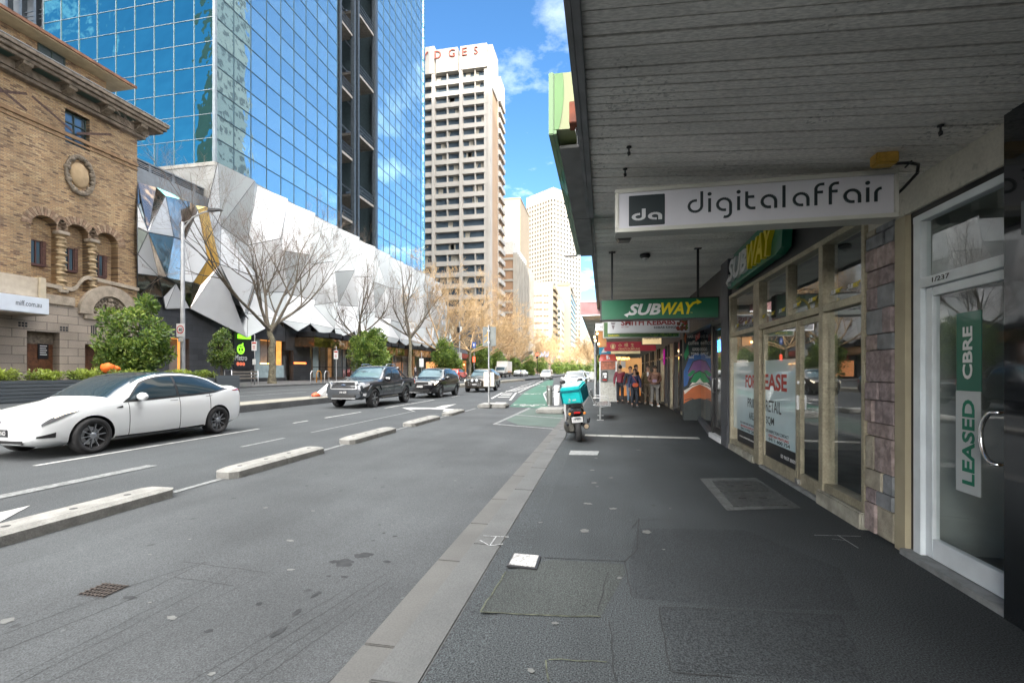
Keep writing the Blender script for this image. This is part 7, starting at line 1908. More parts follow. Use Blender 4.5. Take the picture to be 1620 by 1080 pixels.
rg = build_car('grey_pickup', 'dark grey double-cab ute facing the camera behind the white saloon', 'ute', c2, mg_p, (-10.60, 18.54-.93+5.35/2, ZR), 0, (.93, 4.15), .395, .27, 1.60, m_rims, [
    ('windscreen', [(1.64, 6.1, 9), (2.36, 6.12, 9)], m_carglass, dict(both=True, off=.006, m=6)),
    ('front_window', [(1.95, 5.15, 5.35), (2.25, 5.12, 5.84), (2.72, 5.12, 5.88)], m_carglass, dict(off=.007)),
    ('rear_window', [(2.80, 5.12, 5.88), (3.2, 5.12, 5.88), (3.52, 5.2, 5.75)], m_carglass, dict(off=.007)),
    ('window_surround', [(1.88, 5.02, 5.25), (2.25, 5.0, 5.92), (3.2, 5.0, 5.94), (3.6, 5.05, 5.85)], m_trim, dict(off=.0035, n=16)),
    ('headlight', [(.07, 4.05, 4.85), (.28, 4.10, 4.92), (.48, 4.3, 4.75)], m_headlamp, dict(off=.012, n=8)),
    ('tail_light', [(5.2, 3.4, 4.8), (5.34, 3.4, 4.8)], m_tail, dict(off=.012, n=4)),
    ('fog_lamp', [(.06, 2.5, 3.0), (.22, 2.5, 3.05)], m_headlamp, dict(off=.02, n=5)),
    ('wheel_arch_flare', [(.36, 3.05, 3.35), (.6, 3.9, 4.1), (.93, 4.1, 4.28), (1.28, 3.9, 4.1), (1.50, 3.05, 3.35)], mg_p, dict(off=.035, n=16, m=2)),
    ('wheel_arch_flare', [(3.58, 3.05, 3.35), (3.83, 3.8, 4.0), (4.15, 4.0, 4.2), (4.5, 3.8, 4.0), (4.72, 3.05, 3.35)], mg_p, dict(off=.035, n=16, m=2)),
    ('door_seam', [(1.72, 2.1, 4.95), (1.728, 2.1, 4.95)], m_trim, dict(off=.004, n=1, m=14)), ('door_seam', [(2.76, 2.1, 4.98), (2.768, 2.1, 4.98)], m_trim, dict(off=.004, n=1, m=14)), ('door_seam', [(3.6, 2.5, 4.98), (3.608, 2.5, 4.98)], m_trim, dict(off=.004, n=1, m=14)),
    ('door_handle', [(2.5, 4.45, 4.62), (2.68, 4.45, 4.62)], mg_p, dict(off=.02, n=3)), ('door_handle', [(3.36, 4.45, 4.62), (3.54, 4.45, 4.62)], mg_p, dict(off=.02, n=3)),
], spokes=6, style='wide')
Y0 = -5.35/2
for s in (-1, 1):
    mirror(rg, .93, Y0+1.98, 1.20, m_trim, s, 1.25); bar_part(rg, 'mirror_cap', m_chrome, (s*.94, s*1.12, Y0+1.90, Y0+1.93, 1.22, 1.28), r=.004)
    b = B(); b.tube([(s*.62, Y0+2.55, 1.83), (s*.64, Y0+2.7, 1.89), (s*.64, Y0+3.3, 1.89), (s*.62, Y0+3.5, 1.82)], .022, 6); obj('roof_rail', b, m_chrome, rg)
    b = B(); b.tube([(s*.70, Y0+3.62, 1.74), (s*.74, Y0+3.9, 1.5), (s*.80, Y0+4.35, 1.27)], [.05, .045, .03], 8); obj('sports_bar', b, mg_p, rg)
    bar_part(rg, 'side_step', m_trim, (s*.80, s*1.0, Y0+1.5, Y0+3.5, .36, .41), r=.02)
b = B(); fr_y = Y0-.03
for z in (.86, .96, 1.05): b.bbox(-.50, .50, fr_y, fr_y+.05, z, z+.055, .012)
obj('grille', b, m_trim, rg)
b = B(); b.prism([(-.62, fr_y-.008, .84), (.62, fr_y-.008, .84), (.56, fr_y-.008, .80), (-.56, fr_y-.008, .80)], (0, .04, 0)); b.prism([(-.66, fr_y-.008, 1.10), (.66, fr_y-.008, 1.10), (.64, fr_y-.008, 1.14), (-.64, fr_y-.008, 1.14)], (0, .04, 0))
for s in (-1, 1): b.prism([(s*.62, fr_y-.008, .84), (s*.57, fr_y-.008, .85), (s*.52, fr_y-.008, .97), (s*.60, fr_y-.008, 1.10), (s*.66, fr_y-.008, 1.10), (s*.58, fr_y-.008, .97)], (0, .04, 0))
obj('grille_surround', b, m_rims, rg)
b = B(); b.ball((0, fr_y-.01, .985), .07, 8, sq=(1.5, .25, .6)); obj('badge', b, M('badge_blue', (.05, .08, .14), .3), rg)
bar_part(rg, 'bumper', mg_p, (-.80, .80, Y0-.07, Y0+.15, .58, .78), r=.05); bar_part(rg, 'lower_intake', m_trim, (-.52, .52, Y0-.04, Y0+.1, .44, .575), r=.02)
bar_part(rg, 'skid_plate', m_rims, (-.55, .55, Y0-.075, Y0-.0, .40, .44), r=.012)
plate(rg, Y0-.073, .62, '1AR 6ZB', m=m_platek, mt=m_letw)
b = B(); b.quad((-.78, Y0+3.8, 1.255), (.78, Y0+3.8, 1.255), (.78, Y0+5.2, 1.26), (-.78, Y0+5.2, 1.26)); 
obj('tray_cover', b, m_trim, rg)
obj('door_decal', lettering('WILDTRAK', (.945, Y0+2.0, .68), LEFTW, w=.42, h=.05, ext=.002), m_rims, rg)

# --- black luxury four-wheel drive ---
mb_p = paint('paint_black', (.010, .010, .012), .3, .2)
def suv(L, h, w, hood=1.12, box=.0):
    return Car(L, [(0, .92), (.06, 1.0), (.35, hood-.04), (1.1, hood+.02), (1.38, hood+.05), (1.48, hood+.09), (1.85, h-.28), (2.2, h-.07), (2.6, h-.01), (3.2, h), (L-.95, h-.05-box), (L-.45, h-.10-box), (L-.22, h-.32), (L-.08, 1.15), (L, 1.0)],
        [(0, .33), (.3, .27), (2, .25), (L-.5, .30), (L, .45)], [(0, w*.80), (.07, w*.87), (.25, w*.94), (.7, w*.99), (2, w), (L-.7, w*.99), (L-.2, w*.93), (L, w*.86)],
        [(0, .86), (.3, 1.0), (1.3, 1.08), (3, 1.12), (L-.3, 1.14), (L, .95)], [(0, w*.66), (.4, w*.78), (1.3, w*.84), (1.6, w*.80), (2.2, w*.72), (3.2, w*.69), (L-.5, w*.67), (L-.1, w*.72), (L, w*.66)], .05)
def suv_spec(L, lit, glassm=None):
    g_ = glassm or m_carglass
    return [('windscreen', [(1.50, 6.1, 9), (2.12, 6.12, 9)], g_, dict(both=True, off=.006, m=6)),
    ('front_window', [(1.85, 5.15, 5.45), (2.1, 5.12, 5.82), (2.6, 5.12, 5.86)], g_, dict(off=.007)), ('rear_window', [(2.68, 5.12, 5.86), (3.4, 5.12, 5.86)], g_, dict(off=.007)), ('quarter_window', [(3.47, 5.12, 5.86), (L-.62, 5.15, 5.8)], g_, dict(off=.007)),
    ('window_surround', [(1.78, 5.02, 5.3), (2.1, 5.0, 5.9), (3.4, 5.0, 5.92), (L-.5, 5.05, 5.88)], m_trim, dict(off=.0035, n=16)),
    ('headlight', [(.07, 4.0, 4.75), (.3, 4.15, 4.85), (.5, 4.4, 4.8)], m_lampon if lit else m_headlamp, dict(off=.012, n=8)), ('tail_light', [(L-.28, 4.0, 4.9), (L-.05, 4.0, 4.85)], m_tail, dict(off=.012, n=5)),
    ('side_sill', [(1.3, 1.9, 2.3), (L-1.4, 1.9, 2.3)], m_trim, dict(off=.012))]
c3 = suv(4.86, 1.78, .985)
rr_ = build_car('black_suv', 'glossy black four-wheel drive with lit headlights behind the grey ute', 'car', c3, mb_p, (-10.38, 26.11-.88+2.43, ZR), 0, (.88, 3.80), .385, .27, 1.70, m_rimd, suv_spec(4.86, True), spokes=10, style='thin')
Y0 = -2.43
bar_part(rr_, 'grille', m_trim, (-.50, .50, Y0-.02, Y0+.05, .80, .95)); bar_part(rr_, 'lower_intake', m_trim, (-.62, .62, Y0-.03, Y0+.06, .36, .58), r=.03); bar_part(rr_, 'lower_trim', m_rims, (-.7, .7, Y0-.04, Y0, .33, .355), r=.008)
plate(rr_, Y0-.035, .62, '1LJ 9RV', m=m_plate)
for s in (-1, 1): mirror(rr_, .93, Y0+1.86, 1.16, mb_p, s, 1.2)
# --- bronze-black older four-wheel drive with spotlights ---
md_p = paint('paint_dark_bronze', (.055, .045, .035), .5, .3)
c4 = suv(4.55, 1.80, .90, 1.10)
ds = build_car('dark_suv', 'dark bronze four-wheel drive with twin spotlights and lit headlights behind the sign island', 'car', c4, md_p, (-9.42, 34.2-.8+2.27, ZR), 0, (.82, 3.5), .37, .25, 1.56, m_rims, suv_spec(4.55, True), spokes=5, style='wide', simple=True)
Y0 = -2.275
bar_part(ds, 'grille', m_trim, (-.46, .46, Y0-.03, Y0+.05, .78, .98)); bar_part(ds, 'bull_bar', m_steel, (-.52, .52, Y0-.08, Y0-.03, .50, .54), (-.42, .42, Y0-.08, Y0-.03, .64, .67), (-.5, -.46, Y0-.08, Y0-.03, .5, .8), (.46, .5, Y0-.08, Y0-.03, .5, .8), r=.01)
for s in (-1, 1):
    b = B(); b.lathe([(.001, -.06), (.10, -.05), (.115, 0), (.1, .04)], (s*.17, Y0-.1, .86), 'y', 16); obj('spotlight', b, m_headlamp, ds); mirror(ds, .86, Y0+1.8, 1.14, md_p, s, 1.)
b = B(); b.quad((.28, Y0+1.72, 1.36), (.52, Y0+1.72, 1.36), (.50, Y0+1.80, 1.52), (.28, Y0+1.80, 1.52)); obj('windscreen_notice', b, m_white, ds)
plate(ds, Y0-.09, .55, 'XKD 418', w=.34, h=.1)
# --- parked pale hatch / SUV by the footpath ---
mi_p = paint('paint_white', (.45, .46, .46)); msl_p = paint('paint_silver', (.36, .38, .39), .6, .3); mr_p = paint('paint_red', (.45, .03, .02))
c5 = suv(4.45, 1.60, .90, 1.0)
x5 = (-2.95-1.2)/2
wc = build_car('white_suv', 'white compact four-wheel drive parked facing us beyond the scooter', 'car', c5, mi_p, (-2.15, 34.8+1.2, ZR), 0, (.8, 3.45), .34, .23, 1.54, m_rims, suv_spec(4.45, False), spokes=7, simple=True)
Y0 = -2.225
bar_part(wc, 'grille', m_trim, (-.22, -.03, Y0-.02, Y0+.05, .72, .84), (.03, .22, Y0-.02, Y0+.05, .72, .84), r=.03); bar_part(wc, 'lower_intake', m_trim, (-.5, .5, Y0-.02, Y0+.05, .38, .52), r=.03); plate(wc, Y0-.025, .56, 'WTR 502')
for s in (-1, 1): mirror(wc, .86, Y0+1.8, 1.04, mi_p, s)
# --- more traffic: copies of the compact car and a van ---
c6 = Car(4.9, [(0, .95), (.08, 1.1), (.5, 1.28), (.75, 1.36), (1.1, 1.68), (1.45, 1.9), (1.9, 1.96), (3.5, 1.97), (4.7, 1.94), (4.86, 1.8), (4.9, 1.3)], [(0, .34), (.4, .26), (4.4, .28), (4.9, .4)], [(0, .80), (.1, .88), (.4, .93), (1, .95), (4.5, .95), (4.9, .9)],
    [(0, .85), (.4, 1.12), (1, 1.2), (4.9, 1.2)], [(0, .66), (.5, .80), (1.2, .80), (2, .80), (4.7, .80), (4.9, .76)], .06)
vn = build_car('white_van', 'oncoming white van with lit headlights in the middle of the street', 'van', c6, mi_p, (-10.6, 88, ZR), 0, (.85, 3.85), .34, .22, 1.66, m_rims, [
    ('windscreen', [(.80, 6.1, 9), (1.42, 6.12, 9)], m_carglass, dict(both=True, off=.006)), ('front_window', [(1.15, 5.15, 5.5), (1.5, 5.12, 5.82), (2.1, 5.12, 5.84)], m_carglass, dict(off=.007)), ('headlight', [(.08, 4.1, 4.8), (.35, 4.2, 4.85)], m_lampon, dict(off=.012, n=6)), ('tail_light', [(4.75, 3.8, 5.0), (4.88, 3.8, 4.9)], m_tail, dict(off=.012, n=4))], simple=True)
bar_part(vn, 'bumper', m_trim, (-.84, .84, -2.5, -2.36, .32, .62), r=.04); plate(vn, -2.505, .40, 'CAX 22D')
def car_copy(src, loc, rz, label, m=None, name=None, group='traffic farther along the street'):
    r = dup(src, loc, rz, label, group)
    if name: r.name = name
    if m:
        for ch in r.children:
            if ch.name.startswith(('body', 'wing_mirror', 'bumper')):
                ch.data = ch.data.copy()
                if ch.data.materials: ch.data.materials[0] = m
    return r
car_copy(wc, (-2.4, 58, ZR), 0, 'white car parked second beyond the scooter', None)
car_copy(wc, (-1.9, 70, ZR), 0, 'silver car parked behind the white parked cars', msl_p)
car_copy(wc, (-4.6, 76, ZR), 0, 'distant white car double-parked left of the parked row', None)
car_copy(wc, (-20.0, 62, .30), PI, 'red car half hidden between the grey ute and the black four-wheel drive', mr_p)
car_copy(wc, (-11.2, 44.5, ZR), 0, 'silver car just behind the dark bronze four-wheel drive', msl_p)
car_copy(wc, (-20.5, 112, .33), PI, 'silver car parked past the white truck on the far side', msl_p)
car_copy(wc, (-20.5, 120, .33), PI, 'white car parked beside the round evergreen on the far side', None)
car_copy(vn, (-6.0, 130, ZR), 0, 'distant white van near the end of the street', None)
# white box truck at the far kerb
t = thing('box_truck', 'white box truck parked at the far kerb behind the small evergreens', 'truck', (-20.6, 92, .36))
b = B(); b.bbox(-1.15, 1.15, 1.8, 6.6, .95, 3.3, .04); obj('box_body', b, M('truck_white', (.62, .60, .56), .5, var=.06), t)
b = B(); b.prism([(-1., 0, .55), (-1., 0, 1.3), (-1., .35, 2.15), (-1., 1.7, 2.2), (-1., 1.7, .55)], (2., 0, 0)); cb2 = obj('cab', b, mi_p, t)
b = B(); b.quad((-.9, .02, 1.38), (.9, .02, 1.38), (.9, .32, 2.08), (-.9, .32, 2.08)); obj('windscreen', b, m_carglass, cb2)
b = B(); b.bbox(-1, 1, -.06, 6.5, .5, .9, .03); obj('chassis', b, m_trim, t)
for s in (-1, 1):
    for y in (.9, 5.2): make_wheel(t, s*.9, y, .38, .25, s, m_rims, 5, 'wide')
    b = B(); b.bbox(s*.7-.14, s*.7+.14, -.08, -.03, .75, .95, .01); obj('headlight', b, m_headlamp, t)
for i in range(3):
    b = B(); b.bbox(1.152, 1.165, 2.2+i*1.4, 3.2+i*1.4, 1.0, 1.25, .01); obj('reflector', b, M('amber_reflector', (.6, .2, .03), .4), t)

# --- parked scooter with a delivery box ---
sc = thing('scooter', 'parked black scooter seen from behind, carrying a turquoise delivery box', 'scooter', (-.50, 9.75, 0), R(7))
def sobj(nm, b, m, par=None): return obj(nm, b, m, par or sc)
LEAN = Matrix.Rotation(R(-5), 4, 'Y')
SM = []
def mk(nm, b, m, par=None):
    b.xf(LEAN); return obj(nm, b, m, par or sc)
b = B(); b.lathe([(.16, -.055), (.225, -.062), (.25, -.045), (.262, 0), (.25, .045), (.225, .062), (.16, .055), (.16, -.055)], (0, .05, .262), 'x', 32); w1 = mk('rear_wheel', b, m_tyre)
b = B(); b.lathe([(.16, -.03), (.15, .04), (.04, .05), (.001, .05)], (0, .05, .262), 'x', 24); mk('rim', b, m_rimd, w1)
b = B(); b.lathe([(.16, -.05), (.225, -.055), (.25, -.04), (.26, 0), (.25, .04), (.225, .055), (.16, .05), (.16, -.05)], (0, 1.32, .26), 'x', 32); w2_ = mk('front_wheel', b, m_tyre)
b = B(); b.lathe([(.16, -.03), (.15, .04), (.04, .05), (.001, .05)], (0, 1.32, .26), 'x', 24); mk('rim', b, m_rimd, w2_)
def loft(secs, n=12):
    """secs: (y, z centre, half width, half height)"""
    b = B(); vs = []
    for (y, zc_, w_, h_) in secs:
        for j in range(n):
            a = 2*PI*j/n; vs.append((w_*math.copysign(abs(math.cos(a))**.75, math.cos(a)), y, zc_+h_*math.copysign(abs(math.sin(a))**.75, math.sin(a))))
    f = [(i*n+j, i*n+(j+1) % n, (i+1)*n+(j+1) % n, (i+1)*n+j) for i in range(len(secs)-1) for j in range(n)]
    b.add(vs, f, 0, True); b.add(vs[:n], [tuple(range(n))], 0); b.add(vs[-n:], [tuple(range(n))[::-1]], 0); return b
m_sb = M('scooter_black', (.014, .014, .016), .25, coat=.6)
mk('tail_body', loft([(-.22, .66, .09, .05), (-.12, .64, .15, .09), (.15, .62, .17, .11), (.5, .58, .17, .13), (.72, .45, .15, .12)]), m_sb)
mk('seat', loft([(-.05, .76, .11, .04), (.1, .78, .15, .05), (.45, .76, .15, .05), (.7, .70, .12, .05)]), M('seat_vinyl', (.02, .02, .021), .6))
mk('floorboard', loft([(.65, .30, .16, .07), (1.0, .30, .17, .06), (1.12, .36, .16, .08)]), m_sb)
b = B(); b.prism([(-.20, 1.05, .3), (.20, 1.05, .3), (.23, 1.10, .62), (.15, 1.13, .92), (-.15, 1.13, .92), (-.23, 1.10, .62)], (0, .08, 0)); mk('leg_shield', b, m_sb)
mk('headset', loft([(1.02, .98, .10, .05), (1.1, 1.0, .13, .07), (1.24, .95, .08, .06)]), m_sb)
b = B(); b.tube([(-.33, 1.0, 1.02), (-.2, 1.08, 1.03), (0, 1.1, 1.0), (.2, 1.08, 1.03), (.33, 1.0, 1.02)], .018, 8); hb = mk('handlebar', b, m_blackmet)
for s in (-1, 1):
    b = B(); b.tube([(s*.22, 1.06, 1.03), (s*.26, 1.05, 1.15), (s*.22, 1.05, 1.22)], .008, 6); b.ball((s*.20, 1.05, 1.24), .062, 7, sq=(1.1, .35, .85)); mk('mirror', b, m_trim, hb)
b = B(); b.tube([(0, 1.12, .9), (0, 1.30, .3)], .035, 8); b.bbox(-.09, .09, 1.08, 1.55, .50, .53, .01); mk('front_fork', b, m_sb)
mk('mudguard', loft([(-.20, .50, .07, .02), (-.05, .54, .085, .03), (.2, .52, .08, .03)]), m_trim)
mk('engine', loft([(-.02, .28, .05, .07), (.12, .27, .14, .11), (.45, .27, .15, .12), (.6, .3, .1, .1)]), M('engine_metal', (.06, .058, .05), .55, .5, var=.3, scale=20)).location = (-.13, 0, 0)
b = B(); b.tube([(.17, -.10, .32), (.17, .1, .31), (.17, .45, .28)], [.065, .07, .05], 14); mf = mk('muffler', b, m_blackmet)
b = B(); b.cyl((.17, -.115, .32), .045, .016, 'y', 16); b.cyl((.17, -.125, .32), .018, .02, 'y', 10, 0); mk('muffler_end', b, M('muffler_tan', (.28, .22, .15), .5, .5), mf)
b = B(); b.tube([(.22, -.05, .40), (.25, .1, .44), (.25, .35, .40)], .03, 8); b.tube([(-.2, .0, .36), (-.23, .2, .4)], .03, 8); mk('shock_absorber', b, m_blackmet)
b = B(); b.tube([(-.22, .3, .2), (-.28, .42, .0)], .014, 6); mk('stand', b, m_steel)
b = B(); b.bbox(-.12, .10, -.20, -.185, .42, .535, .004); pl_ = mk('number_plate', b, m_plate)
o_ = lettering('1N 9ZV', (-.10, -.2, .455), FRONT, w=.18, h=.05, ext=.002); mk('plate_lettering', o_, m_ink, pl_)
b = B(); b.bbox(-.07, .07, -.235, -.2, .60, .645, .012); mk('tail_light', b, m_tail)
for s in (-1, 1):
    b = B(); b.ball((s*.15, -.17, .60), .03, 6); mk('indicator', b, M('amber', (.6, .2, .02), .3), sc)
mk('luggage_rack', B().bbox(-.12, .12, -.25, .12, .80, .815, .005).tube([(-.1, .1, .72), (-.1, .0, .81)], .01, 6).tube([(.1, .1, .72), (.1, .0, .81)], .01, 6), m_blackmet)
bx = thing('delivery_box', 'turquoise insulated delivery box strapped on the back of the scooter', 'delivery box', (-.57, 9.70, .88), R(-14)); bx.scale = (.9, .9, .9); bx.rotation_euler[0] = R(17)
m_tq = M('turquoise_cloth', (.0, .36, .37), .55, var=.08, scale=5, bump=.3, bscale=12); m_tqd = M('turquoise_dark', (.0, .13, .17), .6, var=.1)
TL = Matrix.Rotation(R(-7), 4, 'Y')
b = B(); b.bbox(-.235, .235, -.23, .23, -.03, .27, .03); b.xf(TL); obj('box', b, m_tq, bx)
b = B(); b.bbox(-.245, .245, -.24, .24, .275, .36, .03); b.xf(TL); obj('lid', b, m_tq, bx)
b = B(); b.bbox(-.20, .20, -.19, .19, .358, .372, .006); b.xf(TL); obj('lid_panel', b, M('turquoise_pale', (.25, .52, .55), .4, var=.1), bx)
b = B(); b.bbox(-.248, .248, -.244, .244, .262, .282, .004); 
for s in (-1, 1): b.bbox(s*.248-.006, s*.248+.006, -.24, .24, -.02, .26, .004)
b.xf(TL); obj('piping', b, m_tqd, bx)
b = B(); b.bbox(-.05, .05, -.252, -.243, .255, .29, .004); b.xf(TL); obj('buckle', b, m_tqd, bx)
q = [[(-.08, .05), (-.02, .05), (-.05, .11)], [(.0, .04), (.09, .05), (.085, .075), (.01, .07)], [(-.1, .035), (-.08, .035), (-.02, .02), (-.09, .02)]]
b = flats([[(p[0]*1.1, p[1]*1.1) for p in s] for s in q], (0, -.236, -.0), FRONT, .003); b.xf(TL); obj('emblem', b, M('emblem_grey', (.30, .42, .40), .5), bx)
# ================= street furniture =================
# steel bench facing the shops
t = thing('bench', 'brushed steel slatted bench with its back to the road beside the scooter', 'bench', (-.18, 14.1, 0))
b = B()
for i in range(9): b.bbox(-.02+i*.047, .018+i*.047, 0, 1.7, .44+.003*i, .455+.003*i, .004)
obj('seat', b, m_steel, t)
b = B()
for i in range(7): b.bbox(-.10-i*.022, -.085-i*.022, 0, 1.7, .50+i*.052, .545+i*.052, .004)
obj('backrest', b, M('bench_back', (.14, .135, .12), .4, .6), t)
for y in (.1, 1.6):
    b = B(); b.tube([(.38, y, .43), (.1, y, .40), (-.06, y, .44), (-.13, y, .58), (-.24, y, .88)], .018, 8); obj('side_frame', b, m_steel, t)
for y in (.12, 1.58):
    b = B(); b.tube([(.08, y, 0), (.08, y, .41)], .028, 8); b.bbox(-.02, .18, y-.07, y+.07, 0, .012, .003); obj('leg', b, m_steel, t)
for y in (.1, 1.6):
    b = B(); b.tube([(-.16, y, .66), (.0, y, .67), (.30, y, .66), (.33, y, .56), (.32, y, .46)], .012, 6); obj('armrest', b, m_steel, t)
# phone booth
t = thing('phone_booth', 'grey public phone booth with a bright red rounded cap', 'phone booth', (.2, 23.1, 0))
b = B(); b.bbox(-.37, .37, 0, .9, 0, .95, .02); obj('plinth_panel', b, M('booth_marble', (.36, .36, .33), .5, var=.2, scale=12), t)
for x in (-.40, .37):
    b = B(); b.bbox(x, x+.05, -.02, .9, 0, 2.0, .01); obj('side_post', b, m_steel, t)
b = B(); b.bbox(-.35, .37, .1, .9, .96, 1.95, .01); obj('back_panel', b, M('booth_panel', (.24, .25, .24), .5, var=.2), t)
b = B(); b.bbox(-.34, .36, .05, .09, 1.56, 1.95, .01); obj('advert_panel', b, M('advert_salmon', (.42, .14, .08), .5, var=.35, scale=9), t)
b = B(); b.bbox(-.28, -.02, -.03, .1, .98, 1.50, .02); ph = obj('telephone', b, m_black, t)
b = B(); b.bbox(-.25, -.05, -.045, -.031, 1.30, 1.40, .005); b.bbox(-.17, -.07, -.045, -.031, 1.15, 1.27, .005); obj('keypad', b, m_steel, ph)
b = B(); b.bbox(-.25, -.05, -.05, -.032, 1.02, 1.09, .005); obj('coin_tray', b, m_red, ph)
b = B(); b.tube([(-.23, -.06, 1.12), (-.24, -.08, 1.2), (-.23, -.06, 1.3)], .018, 6); obj('handset', b, m_steel, ph)
b = B(); b.prism([(-.44, -.05, 1.97), (.44, -.05, 1.97), (.40, -.05, 2.12), (.33, -.05, 2.30), (-.33, -.05, 2.30), (-.40, -.05, 2.12)], (0, .95, 0)); cp = obj('cap', b, M('phone_red', (.55, .04, .015), .35, coat=.4), t)
obj('cap_emblem', flats([[(-.06, 2.07), (.0, 2.07), (0, 2.25), (-.07, 2.25)], [(.03, 2.08), (.1, 2.08), (.1, 2.14), (.03, 2.14)], [(.02, 2.17), (.08, 2.2), (.02, 2.24)]], (0, -.052, 0), FRONT, .003), m_white, cp)
# awning posts and utility poles
def pole(name, label, cat, x, y, z, h, r=.05, m=None, grp=None):
    t = thing(name, label, cat, (x, y, z), group=grp); b = B(); b.tube([(0, 0, 0), (0, 0, h)], r, 12); b.lathe([(r*1.8, 0), (r*1.8, .03), (r, .05)], (0, 0, 0), 'z', 12); obj('post', b, m or m_galv, t); return t
pole('awning_post', 'slim grey post by the kerb left of the phone booth', 'post', -.36, 20.5, 0, 3.4, .05)
t = pole('sign_post', 'grey post with a white box on it farther down the kerb', 'post', -.55, 31, 0, 3.3, .06)
b = B(); b.bbox(-.32, .02, -.14, -.08, .95, 1.45, .01); obj('meter_box', b, m_offwhite, t)
pole('awning_post', 'dark post under the far pink-ended awning', 'post', -.62, 40, 0, 3.4, .07, m_pil)
planter('dark planter box on the near footpath beyond the parked white car', -1.0, -.45, 28.5, 30, 0, .85, False)
# bollards beside the bike lane
t = thing('bollard', 'round grey steel bollard standing in the bike-lane buffer', 'bollard', (-2.45, 21.4, ZR)); b = B(); b.lathe([(.14, 0), (.14, .86), (.12, .9), (.001, .9)], (0, 0, 0), 'z', 24); obj('post', b, M('bollard_grey', (.12, .13, .12), .5, .4), t); b = B(); b.lathe([(.145, .7), (.145, .76)], (0, 0, 0), 'z', 24); obj('band', b, m_steel, t)
t = thing('bollard', 'round white bollard just right of the grey one', 'bollard', (-2.12, 21.5, ZR)); b = B(); b.lathe([(.14, 0), (.14, .86), (.12, .9), (.001, .9)], (0, 0, 0), 'z', 24); obj('post', b, m_white, t); b = B(); b.lathe([(.145, .7), (.145, .76)], (0, 0, 0), 'z', 24); obj('band', b, m_offwhite, t)
# sign on the kerb island
ix, iy = -4.78, 19.15
t = thing('sign_pole', 'thin grey pole with a dark square sign plate above and a white plate below', 'sign pole', (ix, iy, ZR+.16))
b = B(); b.tube([(0, 0, 0), (0, 0, 3.35)], .035, 12); obj('pole', b, m_galv, t)
m_back = M('sign_back', (.11, .12, .115), .45, .4, var=.2)
b = B(); b.bbox(-.28, .30, .045, .058, 2.46, 3.28, .004); up_ = obj('upper_sign', b, m_back, t)
b = B()
for q in stroke([(-.22, 2.62), (-.05, 2.75), (-.07, 3.0), (-.02, 3.2)], .05)+[[(-.22, 2.85), (-.08, 2.9), (-.08, 2.97), (-.22, 2.9)], [(-.12, 2.98), (-.03, 2.8), (.02, 2.85), (-.03, 3.02)]]: b.join(flat(q, (0, .045, 0), FRONT, .003+len(b.f)*.0003))
obj('painted_reflection', b, M('reflection_ochre', (.35, .22, .05), .5), up_)  # yellow reflection painted onto the sign back
b = B(); b.bbox(-.24, .22, .045, .058, .75, 1.35, .02); obj('lower_sign', b, M('sign_cream', (.55, .52, .45), .5), t)
for z in (.95, 1.2, 2.6, 3.1):
    b = B(); b.bbox(-.05, .05, -.045, .045, z, z+.03, .004); obj('clamp', b, m_steel, t)
# street lamp with the 40 sign
lx, ly = -23.2, W(289, 500, -23.2)[0]
t = thing('street_lamp', 'tall grey street lamp arching toward the road in front of the gold recess', 'street lamp', (lx, ly, .55))
b = B(); b.tube([(0, 0, 0), (0, 0, 5), (0, 0, 9.3)], [.13, .11, .085], 14); b.lathe([(.2, 0), (.2, .3), (.13, .4)], (0, 0, 0), 'z', 14); obj('column', b, m_galv, t)
b = B(); b.tube([(0, 0, 8.5), (.12, .0, 9.0), (.6, .05, 9.55), (1.3, .1, 9.8), (2.0, .1, 9.85)], .04, 8); b.tube([(0, 0, 9.25), (.5, .04, 9.42)], .025, 6); obj('arm', b, m_galv, t)
b = B(); b.add([(1.6, -.03, 9.82), (2.5, .0, 9.84), (2.5, .2, 9.84), (1.6, .25, 9.82), (1.7, .0, 9.97), (2.35, .04, 9.93), (2.35, .17, 9.93), (1.7, .2, 9.97)], [(3, 2, 1, 0), (4, 5, 6, 7), (0, 1, 5, 4), (1, 2, 6, 5), (2, 3, 7, 6), (3, 0, 4, 7)]); obj('lamp_head', b, m_blackmet, t)
t2_ = thing('speed_sign', 'white speed sign with a red ring and the number 40 on the lamp column', 'sign', (lx, ly-.15, 3.4))
b = B(); b.bbox(-.27, .27, 0, .015, 0, .74, .02); pn = obj('plate', b, M('sign_white', (.62, .62, .62), .5, var=.03), t2_)
obj('red_ring', flats(disc(0, .41, .235, 28, .185), (0, -.001, 0), FRONT, .003), M('ring_red', (.5, .02, .03), .5), pn)
obj('number', lettering('40', (-.13, -.001, .32), FRONT, w=.26, h=.18, bold=.02), m_black, pn)
b = B(); b.bbox(-.16, .16, 0, .015, -.28, -.04, .01); obj('lower_plate', b, m_offwhite, t2_)
def parking_pole(u, X, vtop, label, plates, zg=.58):
    y = W(u, 500, X)[0]; h = W(u, vtop, X)[1]-zg
    t = thing('parking_sign', label, 'parking sign', (X, y, zg), group='parking signs on the far footpath')
    b = B(); b.tube([(0, 0, 0), (0, 0, h)], .04, 8); obj('pole', b, m_galv, t)
    for (z, w, hh, red) in plates:
        b = B(); b.bbox(-w/2, w/2, -.06, -.045, z, z+hh, .01); p = obj('plate', b, m_white, t)
        if red: obj('red_marking', flats([[(-w*.4, z+hh*.75), (w*.4, z+hh*.75), (w*.4, z+hh*.93), (-w*.4, z+hh*.93)]]+[[(-w*.3, z+hh*(.2+.14*k)), (w*.2, z+hh*(.2+.14*k)), (w*.2, z+hh*(.26+.14*k)), (-w*.3, z+hh*(.26+.14*k))] for k in range(3)], (0, -.061, 0), FRONT, .003), m_red, p)
